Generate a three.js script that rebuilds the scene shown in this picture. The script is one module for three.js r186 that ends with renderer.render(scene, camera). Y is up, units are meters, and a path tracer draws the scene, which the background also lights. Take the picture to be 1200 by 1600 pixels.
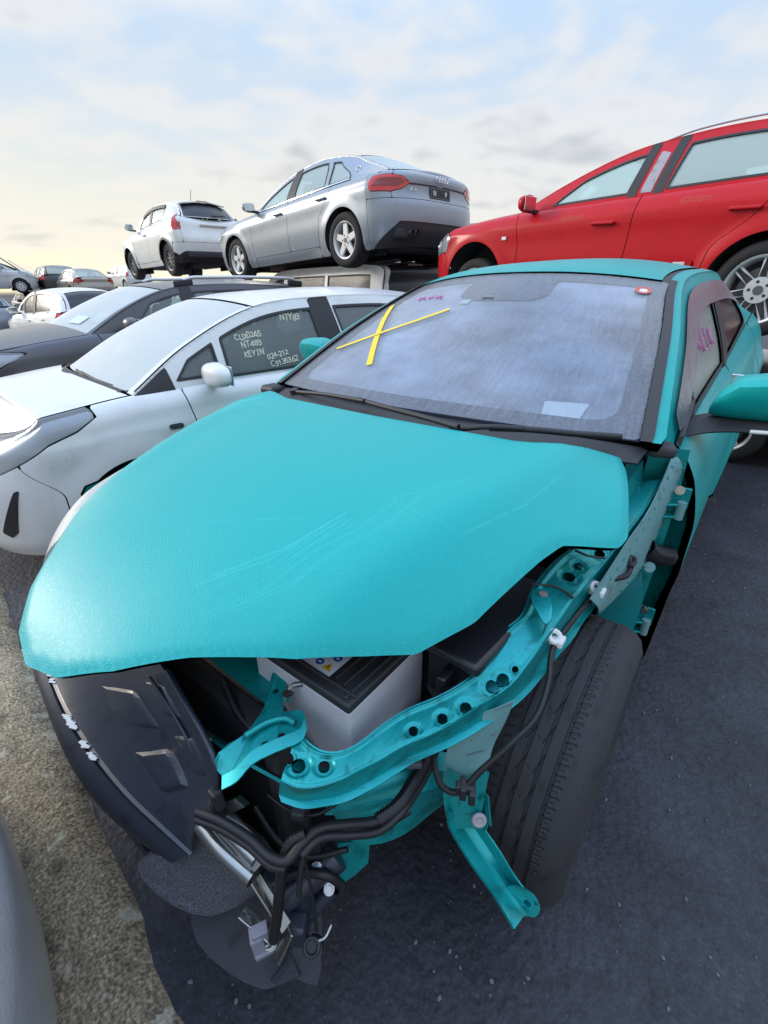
import * as THREE from 'three';
import { mergeGeometries, mergeVertices } from 'three/addons/utils/BufferGeometryUtils.js';
import { RoundedBoxGeometry } from 'three/addons/geometries/RoundedBoxGeometry.js';
import { createNoise3D } from 'simplex-noise';

// ---------------------------------------------------------------- camera, sky, sun, exposure
const scene = new THREE.Scene();
const camera = new THREE.PerspectiveCamera(96.03, 0.75, 0.02, 600);
camera.position.set(0.935, 1.413, 0.918);
camera.lookAt(0.935 - 0.56158, 1.413 - 0.43632, 0.918 - 0.70304);
camera.rotateZ(-0.011);

let seed = 7;
const rnd = () => { seed = (seed * 1664525 + 1013904223) >>> 0; return seed / 4294967296; };
const noise3 = createNoise3D(rnd);
const clamp = (x, a = 0, b = 1) => Math.min(b, Math.max(a, x));
const mix = (a, b, t) => a + (b - a) * t;
const smooth = (a, b, x) => { const t = clamp((x - a) / (b - a)); return t * t * (3 - 2 * t); };
const fbm = (x, y, z, n = 4) => { let s = 0, a = 0.5, f = 1; for (let i = 0; i < n; i++) { s += a * noise3(x * f, y * f, z * f); a *= 0.5; f *= 2.03; } return s; };

const sunDirection = new THREE.Vector3(-1, 0.42, 0.38).normalize();
{ // early-morning sky: pale blue overhead, broken grey cloud, cream glow low down on the sun's side
  const W = 1536, H = 768, data = new Float32Array(W * H * 4);
  const sunAz = Math.atan2(sunDirection.z, sunDirection.x);
  for (let j = 0; j < H; j++) {
    const el = (j + 0.5) / H * Math.PI - Math.PI / 2;
    for (let i = 0; i < W; i++) {
      const az = ((i + 0.5) / W - 0.5) * 2 * Math.PI;
      const x = Math.cos(el) * Math.cos(az), y = Math.sin(el), z = Math.cos(el) * Math.sin(az);
      const e = Math.max(0, y), toSun = 0.5 + 0.5 * Math.cos(az - sunAz);
      const up = smooth(0.0, 0.42, e);
      const warm = Math.pow(toSun, 1.6) * Math.exp(-e * 7.5);
      const high = 0.75 + 0.95 * smooth(0.30, 1.0, e);
      const deep = smooth(0.35, 1.0, e);
      let r = mix(0.80, 0.50, up) - 0.16 * deep, g = mix(0.79, 0.68, up) - 0.12 * deep, b = mix(0.76, 0.91, up) + 0.05 * deep;
      r += 0.40 * warm; g += 0.29 * warm; b -= 0.10 * warm;
      const k = 1 / (e + 0.10), px = x * k, pz = z * k;
      const warp = 0.6 * fbm(px * 0.5 + 3, pz * 0.5, 1.3, 3);
      const n = 0.75 * fbm(px * 0.85 + warp, pz * 0.85 - warp, 4.2, 5) + 0.42 * fbm(px * 2.7, pz * 2.7, 9.1, 4);
      const big = fbm(px * 0.32 + 7.7, pz * 0.32 + 2.2, 0.4, 3);
      const c = smooth(-0.30, 0.30, n + 0.50 * big + 0.16) * smooth(0.0, 0.05, e + 0.02) * 0.92;
      const thick = smooth(0.08, 0.75, n + 0.45 * big);
      const cw = Math.pow(toSun, 1.3) * Math.exp(-e * 4);
      const cr = mix(0.78, 0.48, thick) + 0.20 * cw, cg = mix(0.79, 0.52, thick) + 0.13 * cw, cb = mix(0.83, 0.61, thick) - 0.07 * cw;
      r = mix(r, cr, c * 0.85); g = mix(g, cg, c * 0.85); b = mix(b, cb, c * 0.85);
      r *= high; g *= high; b *= high;
      if (y < 0) { const t = smooth(0, -0.15, y); r = mix(r, 0.10, t); g = mix(g, 0.10, t); b = mix(b, 0.12, t); }
      data.set([r, g, b, 1], (j * W + i) * 4);
    }
  }
  const sky = new THREE.DataTexture(data, W, H, THREE.RGBAFormat, THREE.FloatType);
  sky.mapping = THREE.EquirectangularReflectionMapping; sky.magFilter = THREE.LinearFilter; sky.minFilter = THREE.LinearFilter; sky.needsUpdate = true;
  scene.background = sky; scene.environment = sky;
}
const sun = new THREE.DirectionalLight(new THREE.Color(1.0, 0.90, 0.78), 1.5);
sun.position.copy(sunDirection).multiplyScalar(40); sun.castShadow = true; sun.shadow.radius = 30;
Object.assign(sun.shadow.camera, { left: -20, right: 20, top: 20, bottom: -20, near: 1, far: 90 });
sun.shadow.mapSize.set(2048, 2048);
scene.add(sun, sun.target);

const renderer = new THREE.WebGLRenderer({ antialias: true });
renderer.toneMapping = THREE.LinearToneMapping;
renderer.toneMappingExposure = 1.42;
renderer.shadowMap.enabled = true;

// ---------------------------------------------------------------- helpers: names, things, parts
const taken = new Map();
function numbered(name) { const n = taken.get(name) || 0; taken.set(name, n + 1); return n ? name + '_' + String(n).padStart(3, '0') : name; }
function thing(name, label, category, [x, y, z] = [0, 0, 0], turn = 0, group) {
  const o = new THREE.Group(); o.name = numbered(name); o.position.set(x, y, z); o.rotation.y = turn;
  o.userData = { label, category }; if (group) o.userData.group = group;
  scene.add(o); return o;
}
function part(parent, name, geometries, material, label) {
  const list = Array.isArray(geometries) ? geometries : [geometries];
  const clean = list.map((g) => { let h = g.index ? g : mergeVertices(g, 1e-6); if (!h.attributes.uv) h.setAttribute('uv', new THREE.BufferAttribute(new Float32Array(h.attributes.position.count * 2), 2)); if (!h.attributes.normal) h.computeVertexNormals(); for (const k of Object.keys(h.attributes)) if (!['position', 'normal', 'uv'].includes(k)) h.deleteAttribute(k); h.morphAttributes = {}; return h; });
  const m = new THREE.Mesh(clean.length > 1 ? mergeGeometries(clean) : clean[0], material);
  m.name = name; m.castShadow = m.receiveShadow = true; if (label) m.userData.label = label;
  parent.add(m); return m;
}
function structure(name, geometry, material, label, category) {
  const m = part(scene, name, geometry, material); m.userData = { kind: 'structure', label, category }; return m;
}
const V = (x, y, z) => new THREE.Vector3(x, y, z);
const lin = (r, g, b) => new THREE.Color().setRGB(r, g, b);

// smooth monotone interpolation through key points [[x, y], ...]
function curve(keys) {
  const p = [...keys].sort((a, b) => a[0] - b[0]), n = p.length;
  if (n === 1) return () => p[0][1];
  const d = [], m = [];
  for (let i = 0; i < n - 1; i++) d.push((p[i + 1][1] - p[i][1]) / Math.max(1e-6, p[i + 1][0] - p[i][0]));
  for (let i = 0; i < n; i++) m.push(i === 0 ? d[0] : i === n - 1 ? d[n - 2] : d[i - 1] * d[i] <= 0 ? 0 : 2 * d[i - 1] * d[i] / (d[i - 1] + d[i]));
  return (x) => {
    if (x <= p[0][0]) return p[0][1]; if (x >= p[n - 1][0]) return p[n - 1][1];
    let i = 0; while (x > p[i + 1][0]) i++;
    const h = p[i + 1][0] - p[i][0], t = (x - p[i][0]) / h, t2 = t * t, t3 = t2 * t;
    return p[i][1] * (2 * t3 - 3 * t2 + 1) + m[i] * h * (t3 - 2 * t2 + t) + p[i + 1][1] * (3 * t2 - 2 * t3) + m[i + 1] * h * (t3 - t2);
  };
}
// signed distance to a closed polygon [[a, b], ...]
function sdPoly(poly) {
  return (x, y) => {
    let d = 1e9, inside = false;
    for (let i = 0, j = poly.length - 1; i < poly.length; j = i++) {
      const [xi, yi] = poly[i], [xj, yj] = poly[j];
      const ex = xj - xi, ey = yj - yi, wx = x - xi, wy = y - yi, t = clamp((wx * ex + wy * ey) / (ex * ex + ey * ey || 1e-9));
      const bx = wx - ex * t, by = wy - ey * t; d = Math.min(d, bx * bx + by * by);
      if ((yi > y) !== (yj > y) && x < (xj - xi) * (y - yi) / (yj - yi) + xi) inside = !inside;
    }
    return (inside ? -1 : 1) * Math.sqrt(d);
  };
}
const sdRound = (cx, cy, hx, hy, r) => (x, y) => { const qx = Math.abs(x - cx) - hx + r, qy = Math.abs(y - cy) - hy + r; return Math.hypot(Math.max(qx, 0), Math.max(qy, 0)) + Math.min(Math.max(qx, qy), 0) - r; };
const sdCircle = (cx, cy, r) => (x, y) => Math.hypot(x - cx, y - cy) - r;
const minus = (f, ...holes) => (x, y) => { let d = f(x, y); for (const h of holes) d = Math.max(d, -h(x, y)); return d; };
const both = (...fs) => (x, y) => { let d = -1e9; for (const f of fs) d = Math.max(d, f(x, y)); return d; };

// sheet panel: the part of surface P(a, b) where sd < 0, with edges turned in by `th` (marching squares)
function panel(P, sd, [a0, a1, b0, b1], h, { th = 0.014, off = 0, flip = false, gap = 0, mirror = false, pair = false, uvs = 1, hb = h } = {}) {
  const na = Math.max(1, Math.ceil((a1 - a0) / h)), nb = Math.max(1, Math.ceil((b1 - b0) / hb)), da = (a1 - a0) / na, db = (b1 - b0) / nb;
  const pos = [], nor = [], uv = [], idx = [], val = new Float32Array((na + 1) * (nb + 1)), cache = new Map();
  for (let j = 0; j <= nb; j++) for (let i = 0; i <= na; i++) val[j * (na + 1) + i] = sd(a0 + i * da, b0 + j * db) + gap;
  const e = Math.min(0.004, h * 0.3), pa = V(), pb = V(), n = V();
  const vert = (a, b, key) => {
    if (cache.has(key)) return cache.get(key);
    const p = P(a, b); pa.copy(P(Math.min(a1, a + e), b)).sub(P(Math.max(a0, a - e), b)); pb.copy(P(a, Math.min(b1, b + e))).sub(P(a, Math.max(b0, b - e)));
    n.crossVectors(pa, pb).normalize(); if (!(n.lengthSq() > 0.5)) n.set(0, 1, 0); if (flip) n.negate();
    pos.push(p.x + n.x * off, p.y + n.y * off, p.z + n.z * off); nor.push(n.x, n.y, n.z); uv.push(a * uvs, b * uvs);
    const k = pos.length / 3 - 1; cache.set(key, k); return k;
  };
  const segs = [];
  for (let j = 0; j < nb; j++) for (let i = 0; i < na; i++) {
    const q = [[i, j], [i + 1, j], [i + 1, j + 1], [i, j + 1]], v = q.map(([x, y]) => val[y * (na + 1) + x]);
    if (v[0] >= 0 && v[1] >= 0 && v[2] >= 0 && v[3] >= 0) continue;
    const loop = [];
    for (let c = 0; c < 4; c++) {
      const d = (c + 1) % 4, [x0, y0] = q[c], [x1, y1] = q[d];
      if (v[c] < 0) loop.push([vert(a0 + x0 * da, b0 + y0 * db, y0 * (na + 1) + x0), 0]);
      if ((v[c] < 0) !== (v[d] < 0)) {
        const t = clamp(v[c] / (v[c] - v[d]), 0.02, 0.98), lo = Math.min(y0 * (na + 1) + x0, y1 * (na + 1) + x1);
        loop.push([vert(a0 + (x0 + (x1 - x0) * t) * da, b0 + (y0 + (y1 - y0) * t) * db, 'e' + lo + (x0 === x1 ? 'v' : 'h')), v[c] < 0 ? 1 : 2]);
      }
    }
    for (let k = 1; k < loop.length - 1; k++) idx.push(loop[0][0], flip ? loop[k + 1][0] : loop[k][0], flip ? loop[k][0] : loop[k + 1][0]);
    for (let k = 0; k < loop.length; k++) { const l = loop[(k + 1) % loop.length]; if (loop[k][1] === 1 && l[1] === 2) segs.push([loop[k][0], l[0]]); }
  }
  if (th > 0) for (const [p, q] of segs) {
    const P0 = V(pos[p * 3], pos[p * 3 + 1], pos[p * 3 + 2]), P1 = V(pos[q * 3], pos[q * 3 + 1], pos[q * 3 + 2]);
    const N0 = V(nor[p * 3], nor[p * 3 + 1], nor[p * 3 + 2]), N1 = V(nor[q * 3], nor[q * 3 + 1], nor[q * 3 + 2]);
    const out = P1.clone().sub(P0).cross(N0).normalize(); if (flip) out.negate();
    const s = pos.length / 3;
    for (const [A, N] of [[P0, N0], [P1, N1]]) for (const d of [0, th]) { pos.push(A.x - N.x * d, A.y - N.y * d, A.z - N.z * d); nor.push(out.x, out.y, out.z); uv.push(0, 0); }
    const w = flip ? [s, s + 1, s + 2, s + 2, s + 1, s + 3] : [s, s + 2, s + 1, s + 1, s + 2, s + 3];
    idx.push(...w);
  }
  const g = new THREE.BufferGeometry();
  g.setAttribute('position', new THREE.Float32BufferAttribute(pos, 3)); g.setAttribute('normal', new THREE.Float32BufferAttribute(nor, 3)); g.setAttribute('uv', new THREE.Float32BufferAttribute(uv, 2)); g.setIndex(idx);
  if (mirror) return mirrored(g);
  if (pair) return mergeGeometries([g, mirrored(g)]);
  return g;
}
function mirrored(g) {
  const m = g.clone(), p = m.attributes.position.array, n = m.attributes.normal.array, i = m.index.array;
  for (let k = 0; k < p.length; k += 3) { p[k] *= -1; n[k] *= -1; }
  for (let k = 0; k < i.length; k += 3) { const t = i[k + 1]; i[k + 1] = i[k + 2]; i[k + 2] = t; }
  return m;
}
// closed slab between surface P(a,b) and the same surface moved in by th
const move = (g, x, y, z) => g.translate(x, y, z);
function rbox(w, h, d, r = 0.01, seg = 2) { return new RoundedBoxGeometry(w, h, d, seg, Math.min(r, w / 2.01, h / 2.01, d / 2.01)); }
function tube(points, r, { seg = 6, n, closed = false, tension = 0.5 } = {}) {
  const c = new THREE.CatmullRomCurve3(points.map((p) => (p.isVector3 ? p : V(...p))), closed, 'centripetal', tension);
  return new THREE.TubeGeometry(c, n || Math.max(8, points.length * 6), r, seg, closed);
}
function lathe(profile, seg = 40) { return new THREE.LatheGeometry(profile.map(([r, y]) => new THREE.Vector2(r, y)), seg); }
// box whose long axis runs from a to b
function bar(a, b, w, h, r = 0.003) {
  const A = V(...a), B = V(...b), d = B.clone().sub(A), g = rbox(w, h, d.length(), r, 1), m = new THREE.Matrix4().lookAt(A, B, Math.abs(d.y) > 0.98 * d.length() ? V(1, 0, 0) : V(0, 1, 0));
  g.applyMatrix4(m); const c = A.add(B).multiplyScalar(0.5); return g.translate(c.x, c.y, c.z);
}
function disc(centre, normal, r, depth, seg = 16) { // short cylinder along normal
  const g = new THREE.CylinderGeometry(r, r, depth, seg); g.applyQuaternion(new THREE.Quaternion().setFromUnitVectors(V(0, 1, 0), V(...normal).normalize())); return g.translate(...centre);
}
function ringAt(centre, normal, r, tubeR, seg = 18) {
  const g = new THREE.TorusGeometry(r, tubeR, 6, seg); g.applyQuaternion(new THREE.Quaternion().setFromUnitVectors(V(0, 0, 1), V(...normal).normalize())); return g.translate(...centre);
}
// ---------------------------------------------------------------- textures and materials
function dataMap(w, h, f, srgb = false, rx = 1, ry = rx) { // f(u, v) -> [r, g, b] 0..1
  const d = new Uint8Array(w * h * 4);
  for (let j = 0; j < h; j++) for (let i = 0; i < w; i++) { const c = f(i / w, j / h, i, j), k = (j * w + i) * 4; d[k] = clamp(c[0]) * 255; d[k + 1] = clamp(c[1]) * 255; d[k + 2] = clamp(c[2]) * 255; d[k + 3] = 255; }
  const t = new THREE.DataTexture(d, w, h); t.wrapS = t.wrapT = THREE.RepeatWrapping; t.magFilter = THREE.LinearFilter; t.minFilter = THREE.LinearMipmapLinearFilter; t.generateMipmaps = true; t.repeat.set(rx, ry);
  if (srgb) t.colorSpace = THREE.SRGBColorSpace; t.needsUpdate = true; return t;
}
// seamless noise on the unit square
const perm = (() => { const p = [...Array(256).keys()]; for (let i = 255; i > 0; i--) { const j = Math.floor(rnd() * (i + 1)); [p[i], p[j]] = [p[j], p[i]]; } return p; })();
const gradX = perm.map((h) => Math.cos(h / 256 * 2 * Math.PI)), gradY = perm.map((h) => Math.sin(h / 256 * 2 * Math.PI));
const tileNoise = (u, v, f, s = 0) => { // gradient noise with period f
  const N = Math.max(1, Math.round(f)), x = u * N, y = v * N, xi = Math.floor(x), yi = Math.floor(y), fx = x - xi, fy = y - yi, sx = fx * fx * fx * (fx * (fx * 6 - 15) + 10), sy = fy * fy * fy * (fy * (fy * 6 - 15) + 10), o = Math.floor(Math.abs(s) * 37) & 255;
  const g = (i, j, dx, dy) => { const h = (perm[(((xi + i) % N + N) % N + o) & 255] + ((yi + j) % N + N) % N) & 255; return gradX[h] * dx + gradY[h] * dy; };
  return 1.5 * mix(mix(g(0, 0, fx, fy), g(1, 0, fx - 1, fy), sx), mix(g(0, 1, fx, fy - 1), g(1, 1, fx - 1, fy - 1), sx), sy);
};
const tileFbm = (u, v, f, n = 4, s = 0) => { let r = 0, a = 0.5; for (let i = 0; i < n; i++) { r += a * tileNoise(u, v, f, s + i * 11.3); f *= 2; a *= 0.5; } return r; };
// dew: many small round drops on a fine film, as a height map
function dewMap(size, count, rMin, rMax, streak = 0) {
  const h = new Float32Array(size * size);
  for (let k = 0; k < count; k++) {
    const cx = rnd() * size, cy = rnd() * size, r = rMin + (rMax - rMin) * Math.pow(rnd(), 3), e = 1 + streak * rnd();
    for (let y = -Math.ceil(r * e); y <= r * e; y++) for (let x = -Math.ceil(r); x <= r; x++) {
      const d = (x * x + y * y / (e * e)) / (r * r); if (d >= 1) continue;
      const i = ((Math.floor(cx + x) % size) + size) % size, j = ((Math.floor(cy + y) % size) + size) % size;
      h[j * size + i] = Math.max(h[j * size + i], Math.sqrt(1 - d) * (0.4 + 0.6 * r / rMax));
    }
  }
  return dataMap(size, size, (u, v, i, j) => { const x = 0.12 + 0.8 * h[j * size + i] + 0.08 * rnd(); return [x, x, x]; });
}
const withRepeat = (t, rx, ry = rx) => { const c = t.clone(); c.repeat.set(rx, ry); c.needsUpdate = true; return c; };
const dew = dewMap(512, 9000, 1.5, 5.5);
const dewRun = dewMap(512, 5200, 1.5, 6.5, 3.2);
const blotch = dataMap(256, 256, (u, v) => { const x = 0.5 + 0.55 * tileFbm(u, v, 4, 5); return [x, x, x]; });
// rain marks, road film and specks: near-white multipliers
const streaks = dataMap(512, 512, (u, v) => { const s = tileFbm(u, v * 0.999, 64, 2, 4) * 0.5 + 0.5 * tileNoise(u, 0.3, 160, 7), w = smooth(0.1, 0.7, tileFbm(u, v, 6, 3, 2)), x = 0.95 - 0.09 * w * clamp(s + 0.4) - 0.05 * clamp(tileFbm(u, v, 10, 4, 13)) + 0.02 * (rnd() - 0.5); return [x, x, x * 0.99]; }, true, 0.8);
const grime = dataMap(512, 512, (u, v) => { const a = smooth(0.12, 0.5, tileFbm(u, v, 9, 5, 3)), b = smooth(0.30, 0.5, tileFbm(u, v, 48, 3, 8)), d = rnd() < 0.012 ? 0.5 : 0; const k = clamp(0.45 * a + 0.6 * b + d); return [mix(1, 0.62, k), mix(1, 0.60, k), mix(1, 0.58, k)]; }, true, 2.2);
const P = (o) => new THREE.MeshPhysicalMaterial(o);
const S = (o) => new THREE.MeshStandardMaterial(o);
function paint(r, g, b, { rough = 0.42, metal = 0.0, coat = 0.7, coatRough = 0.18, bump = 0.0004, spec = 1 } = {}) {
  return P({ color: lin(r, g, b), roughness: rough, metalness: metal, specularIntensity: spec, clearcoat: coat, clearcoatRoughness: coatRough, map: streaks, bumpMap: withRepeat(dew, 2.2), bumpScale: bump });
}
const M = {
  white: paint(0.83, 0.84, 0.86, { bump: 0.0003 }),
  pearl: paint(0.74, 0.76, 0.75, { bump: 0.0003 }),
  silver: paint(0.30, 0.34, 0.40, { rough: 0.36, metal: 0.35 }),
  silverPale: paint(0.56, 0.58, 0.61, { rough: 0.36, metal: 0.2 }),
  champagne: paint(0.42, 0.39, 0.35, { rough: 0.36, metal: 0.3 }),
  graphite: paint(0.050, 0.052, 0.066, { rough: 0.36, metal: 0.2, coatRough: 0.22 }),
  black: paint(0.012, 0.012, 0.014),
  red: paint(0.56, 0.003, 0.012, { rough: 0.45, coat: 0.22, coatRough: 0.16, spec: 0.4 }),
  darkBlue: paint(0.022, 0.024, 0.034),
  trim: S({ color: lin(0.022, 0.022, 0.026), roughness: 0.55 }),
  trimGrey: S({ color: lin(0.040, 0.040, 0.046), roughness: 0.6 }),
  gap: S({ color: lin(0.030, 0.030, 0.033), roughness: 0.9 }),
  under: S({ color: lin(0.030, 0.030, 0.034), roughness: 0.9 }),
  seat: S({ color: lin(0.030, 0.030, 0.033), roughness: 0.95 }),
  seatGrey: S({ color: lin(0.17, 0.16, 0.15), roughness: 0.95 }),
  dash: S({ color: lin(0.020, 0.020, 0.022), roughness: 0.8 }),
  tyre: S({ color: lin(0.018, 0.018, 0.020), roughness: 0.85 }),
  alloy: P({ color: lin(0.62, 0.63, 0.65), roughness: 0.32, metalness: 0.35, clearcoat: 0.4, clearcoatRoughness: 0.2 }),
  alloyDark: S({ color: lin(0.13, 0.13, 0.14), roughness: 0.45, metalness: 0.6 }),
  chrome: S({ color: lin(0.75, 0.76, 0.78), roughness: 0.15, metalness: 1 }),
  redLamp: P({ color: lin(0.62, 0.012, 0.016), roughness: 0.15, clearcoat: 1, clearcoatRoughness: 0.05 }),
  redLampDark: P({ color: lin(0.22, 0.006, 0.01), roughness: 0.2, clearcoat: 1, clearcoatRoughness: 0.05 }),
  lampBody: S({ color: lin(0.30, 0.31, 0.33), roughness: 0.3, metalness: 0.6 }),
  lampDark: S({ color: lin(0.05, 0.05, 0.055), roughness: 0.4 }),
  plate: S({ color: lin(0.03, 0.03, 0.035), roughness: 0.5 }),
  whiteMark: S({ color: lin(0.8, 0.8, 0.8), roughness: 0.7 }),
};
// wet, fogged glass: clear pane under a film of dew
function glass(r, g, b, through, rough = 0.22, bump = 0.0007) { return P({ color: lin(r, g, b), transmission: through, thickness: 0, roughness: rough, ior: 1.5, bumpMap: withRepeat(dewRun, 2.6), bumpScale: bump }); }
M.glassDew = glass(0.60, 0.68, 0.68, 0.62);
M.glassSide = glass(0.50, 0.60, 0.60, 0.78);
M.glassDark = glass(0.045, 0.05, 0.055, 0.45, 0.18);
M.glassPale = glass(0.66, 0.84, 0.83, 0.52);
M.screenDew = glass(0.76, 0.83, 0.82, 0.38, 0.3);
M.lens = P({ color: lin(0.80, 0.84, 0.87), transmission: 0.82, thickness: 0, roughness: 0.10, ior: 1.45 });
// ---------------------------------------------------------------- car builder: nose points to +z, z = 0 at the front axle, left side at +x
function carSurfaces(c) {
  const w = curve(c.width), zf = curve(c.front), zr = curve(c.rear), top = curve(c.top), R = c.round || 0.10;
  const zF = c.cornerF ?? 0.37, zR = c.cornerR ?? -c.wb - 0.37, LF = c.LF || 1.15, LR = c.LR || 1.1;
  const mF = c.mF || 2.7, nF = c.nF || 2.2, mR = c.mR || 3.2, nR = c.nR || 2.3, flare = c.flare ?? 0.012, aR = c.archR || 0.36, yw = c.wheelR;
  const crease = c.crease ? curve(c.crease) : null, cd = c.creaseDepth ?? 0.012;
  const tubAt = (s, y) => {
    const yt = top(s), k = clamp((y - (yt - R)) / R, 0, 0.999), e = R * (1 - Math.sqrt(1 - k * k)) * (c.roundIn || 0.75);
    let x = w(y) - e;
    if (crease) { const d = y - crease(s); x += cd * Math.exp(-d * d / (d > 0 ? 0.0018 : 0.012)); }
    for (const z0 of [0, -c.wb]) { const r = Math.hypot(s - z0, y - yw); if (r < aR + 0.14 && y > yw - 0.1) x += flare * smooth(aR + 0.14, aR + 0.01, r); }
    if (s > zF) { const t = Math.min(1, (s - zF) / LF) * Math.PI / 2, a = zf(y) - e - zF; return V(x * Math.pow(Math.max(0, Math.cos(t)), 2 / mF), y, zF + a * Math.pow(Math.sin(t), 2 / nF)); }
    if (s < zR) { const t = Math.min(1, (zR - s) / LR) * Math.PI / 2, a = zR - zr(y) - e; return V(x * Math.pow(Math.max(0, Math.cos(t)), 2 / mR), y, zR - a * Math.pow(Math.sin(t), 2 / nR)); }
    return V(x, y, s);
  };
  // greenhouse
  const st = c.stations, n = st.length;
  const cat = (key, i) => (t) => { const q = clamp(t, 0, n - 1), k = Math.min(n - 2, Math.floor(q)), f = q - k, g = (j) => st[clamp(j, 0, n - 1)][key][i], a = g(k - 1), b = g(k), d = g(k + 1), e = g(k + 2), m0 = k === 0 ? d - b : (d - a) / 2, m1 = k === n - 2 ? d - b : (e - b) / 2; const f2 = f * f, f3 = f2 * f; return b * (2 * f3 - 3 * f2 + 1) + m0 * (f3 - 2 * f2 + f) + d * (3 * f2 - 2 * f3) + m1 * (f3 - f2); };
  const cz = cat('c', 0), cy = cat('c', 1), rz = cat('r', 0), ry = cat('r', 1), rx = cat('r', 2), pw = c.crownPower || 2.3;
  const topAt = (u, t) => { const k = Math.pow(Math.abs(u), pw); return V(rx(t) * u, cy(t) + (ry(t) - cy(t)) * k, cz(t) + (rz(t) - cz(t)) * Math.pow(Math.abs(u), 1.9)); };
  const samples = []; for (let i = 0; i <= 200; i++) { const t = i / 200 * (n - 1); samples.push([rz(t), ry(t), rx(t)]); }
  const mono = samples.filter((p, i) => i === 0 || p[0] < Math.min(...samples.slice(0, i).map((q) => q[0])) - 1e-4);
  const look = (k) => (z) => { if (z >= mono[0][0]) return mono[0][k]; for (let i = 1; i < mono.length; i++) if (z >= mono[i][0]) { const f = (mono[i - 1][0] - z) / (mono[i - 1][0] - mono[i][0]); return mix(mono[i - 1][k], mono[i][k], f); } return mono[mono.length - 1][k]; };
  const zA = mono[0][0], zB = mono[mono.length - 1][0], fast = (k) => { const fn = look(k), t = new Float32Array(401); for (let i = 0; i <= 400; i++) t[i] = fn(mix(zA, zB, i / 400)); return (z) => { const q = clamp((zA - z) / (zA - zB)) * 400, i = Math.min(399, Math.floor(q)); return t[i] + (t[i + 1] - t[i]) * (q - i); }; };
  const railY = fast(1), railX = fast(2);
  const beltX = (z) => tubAt(z, top(z) - 0.0005).x + (c.beltOut ?? 0.02);
  const sideAt = (z, y) => { const yb = top(z) - 0.02, t = clamp((y - yb) / Math.max(0.02, railY(z) - yb)); return V(mix(beltX(z), railX(z), Math.pow(t, 1.25)), y, z); };
  return { tubAt, topAt, sideAt, top, railY, railX, beltX, zF, zR, LF, LR, aR, yw, n, st, zf, zr, w };
}
const between = (front, rear) => { const f = typeof front === 'function' ? front : () => front, r = typeof rear === 'function' ? rear : () => rear; return (s, y) => Math.max(s - f(y), r(y) - s); };

const wheelCache = new Map();
function wheelParts(R, W, style) {
  const key = R + '/' + W + '/' + style; if (wheelCache.has(key)) return wheelCache.get(key);
  const rr = R * (style === 'multi' ? 0.70 : style === 'five' ? 0.665 : 0.64), h = W / 2;
  const prof = [[rr - 0.004, -h * 0.86], [rr + 0.012, -h * 0.97], [R - 0.06, -h * 1.03], [R - 0.022, -h * 0.93], [R - 0.004, -h * 0.74], [R, -h * 0.4], [R, 0], [R, h * 0.4], [R - 0.004, h * 0.74], [R - 0.022, h * 0.93], [R - 0.06, h * 1.03], [rr + 0.012, h * 0.97], [rr - 0.004, h * 0.86]];
  const tyre = lathe(prof, 44).rotateZ(-Math.PI / 2);
  const rimList = [lathe([[rr, -h * 0.8], [rr - 0.02, -h * 0.7], [rr - 0.03, 0], [rr - 0.022, h * 0.62], [rr - 0.004, h * 0.8], [rr + 0.004, h * 0.90], [rr + 0.001, h * 0.92], [rr - 0.014, h * 0.84]], 44).rotateZ(-Math.PI / 2)];
  const face = h * 0.62, spoke = (ang, w0, w1, twist = 0) => {
    const sh = new THREE.Shape(); sh.moveTo(-w0 / 2, 0.03); sh.lineTo(w0 / 2, 0.03); sh.lineTo(w1 / 2 + twist, rr - 0.006); sh.lineTo(-w1 / 2 + twist, rr - 0.006); sh.closePath();
    const g = new THREE.ExtrudeGeometry(sh, { depth: 0.022, bevelEnabled: true, bevelSize: 0.005, bevelThickness: 0.006, bevelSegments: 1 });
    g.translate(0, 0, -0.02); g.rotateY(Math.PI / 2); g.translate(face, 0, 0); return g.rotateX(ang);
  };
  const N = style === 'five' ? 5 : style === 'multi' ? 7 : style === 'thin' ? 10 : 9;
  for (let i = 0; i < N; i++) {
    const a = i / N * 2 * Math.PI;
    if (style === 'five') rimList.push(spoke(a, 0.085, 0.062));
    else if (style === 'multi') { rimList.push(spoke(a - 0.13, 0.05, 0.034, -0.035), spoke(a + 0.13, 0.05, 0.034, 0.035)); }
    else if (style === 'thin') rimList.push(spoke(a, 0.034, 0.026));
    else rimList.push(spoke(a, 0.05, 0.04));
  }
  rimList.push(disc([face - 0.006, 0, 0], [1, 0, 0], style === 'multi' ? 0.085 : 0.072, 0.036, 24));
  const cap = [disc([face + 0.012, 0, 0], [1, 0, 0], 0.03, 0.012, 20)];
  const nuts = []; for (let i = 0; i < 5; i++) { const a = i / 5 * 2 * Math.PI + 0.3; nuts.push(disc([face + 0.008, 0.056 * Math.cos(a), 0.056 * Math.sin(a)], [1, 0, 0], 0.011, 0.01, 10)); }
  const back = [disc([-h * 0.1, 0, 0], [1, 0, 0], rr - 0.03, 0.02, 28)], brake = [disc([h * 0.12, 0, 0], [1, 0, 0], rr * 0.68, 0.02, 28)];
  const out = { tyre, rim: mergeGeometries(rimList.map((g) => { const q = g.index ? g : mergeVertices(g); return q; }).map((g) => { for (const k of Object.keys(g.attributes)) if (!['position', 'normal', 'uv'].includes(k)) g.deleteAttribute(k); return g; })), cap: cap[0], nuts, back: back[0], brake: brake[0] };
  wheelCache.set(key, out); return out;
}
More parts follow.
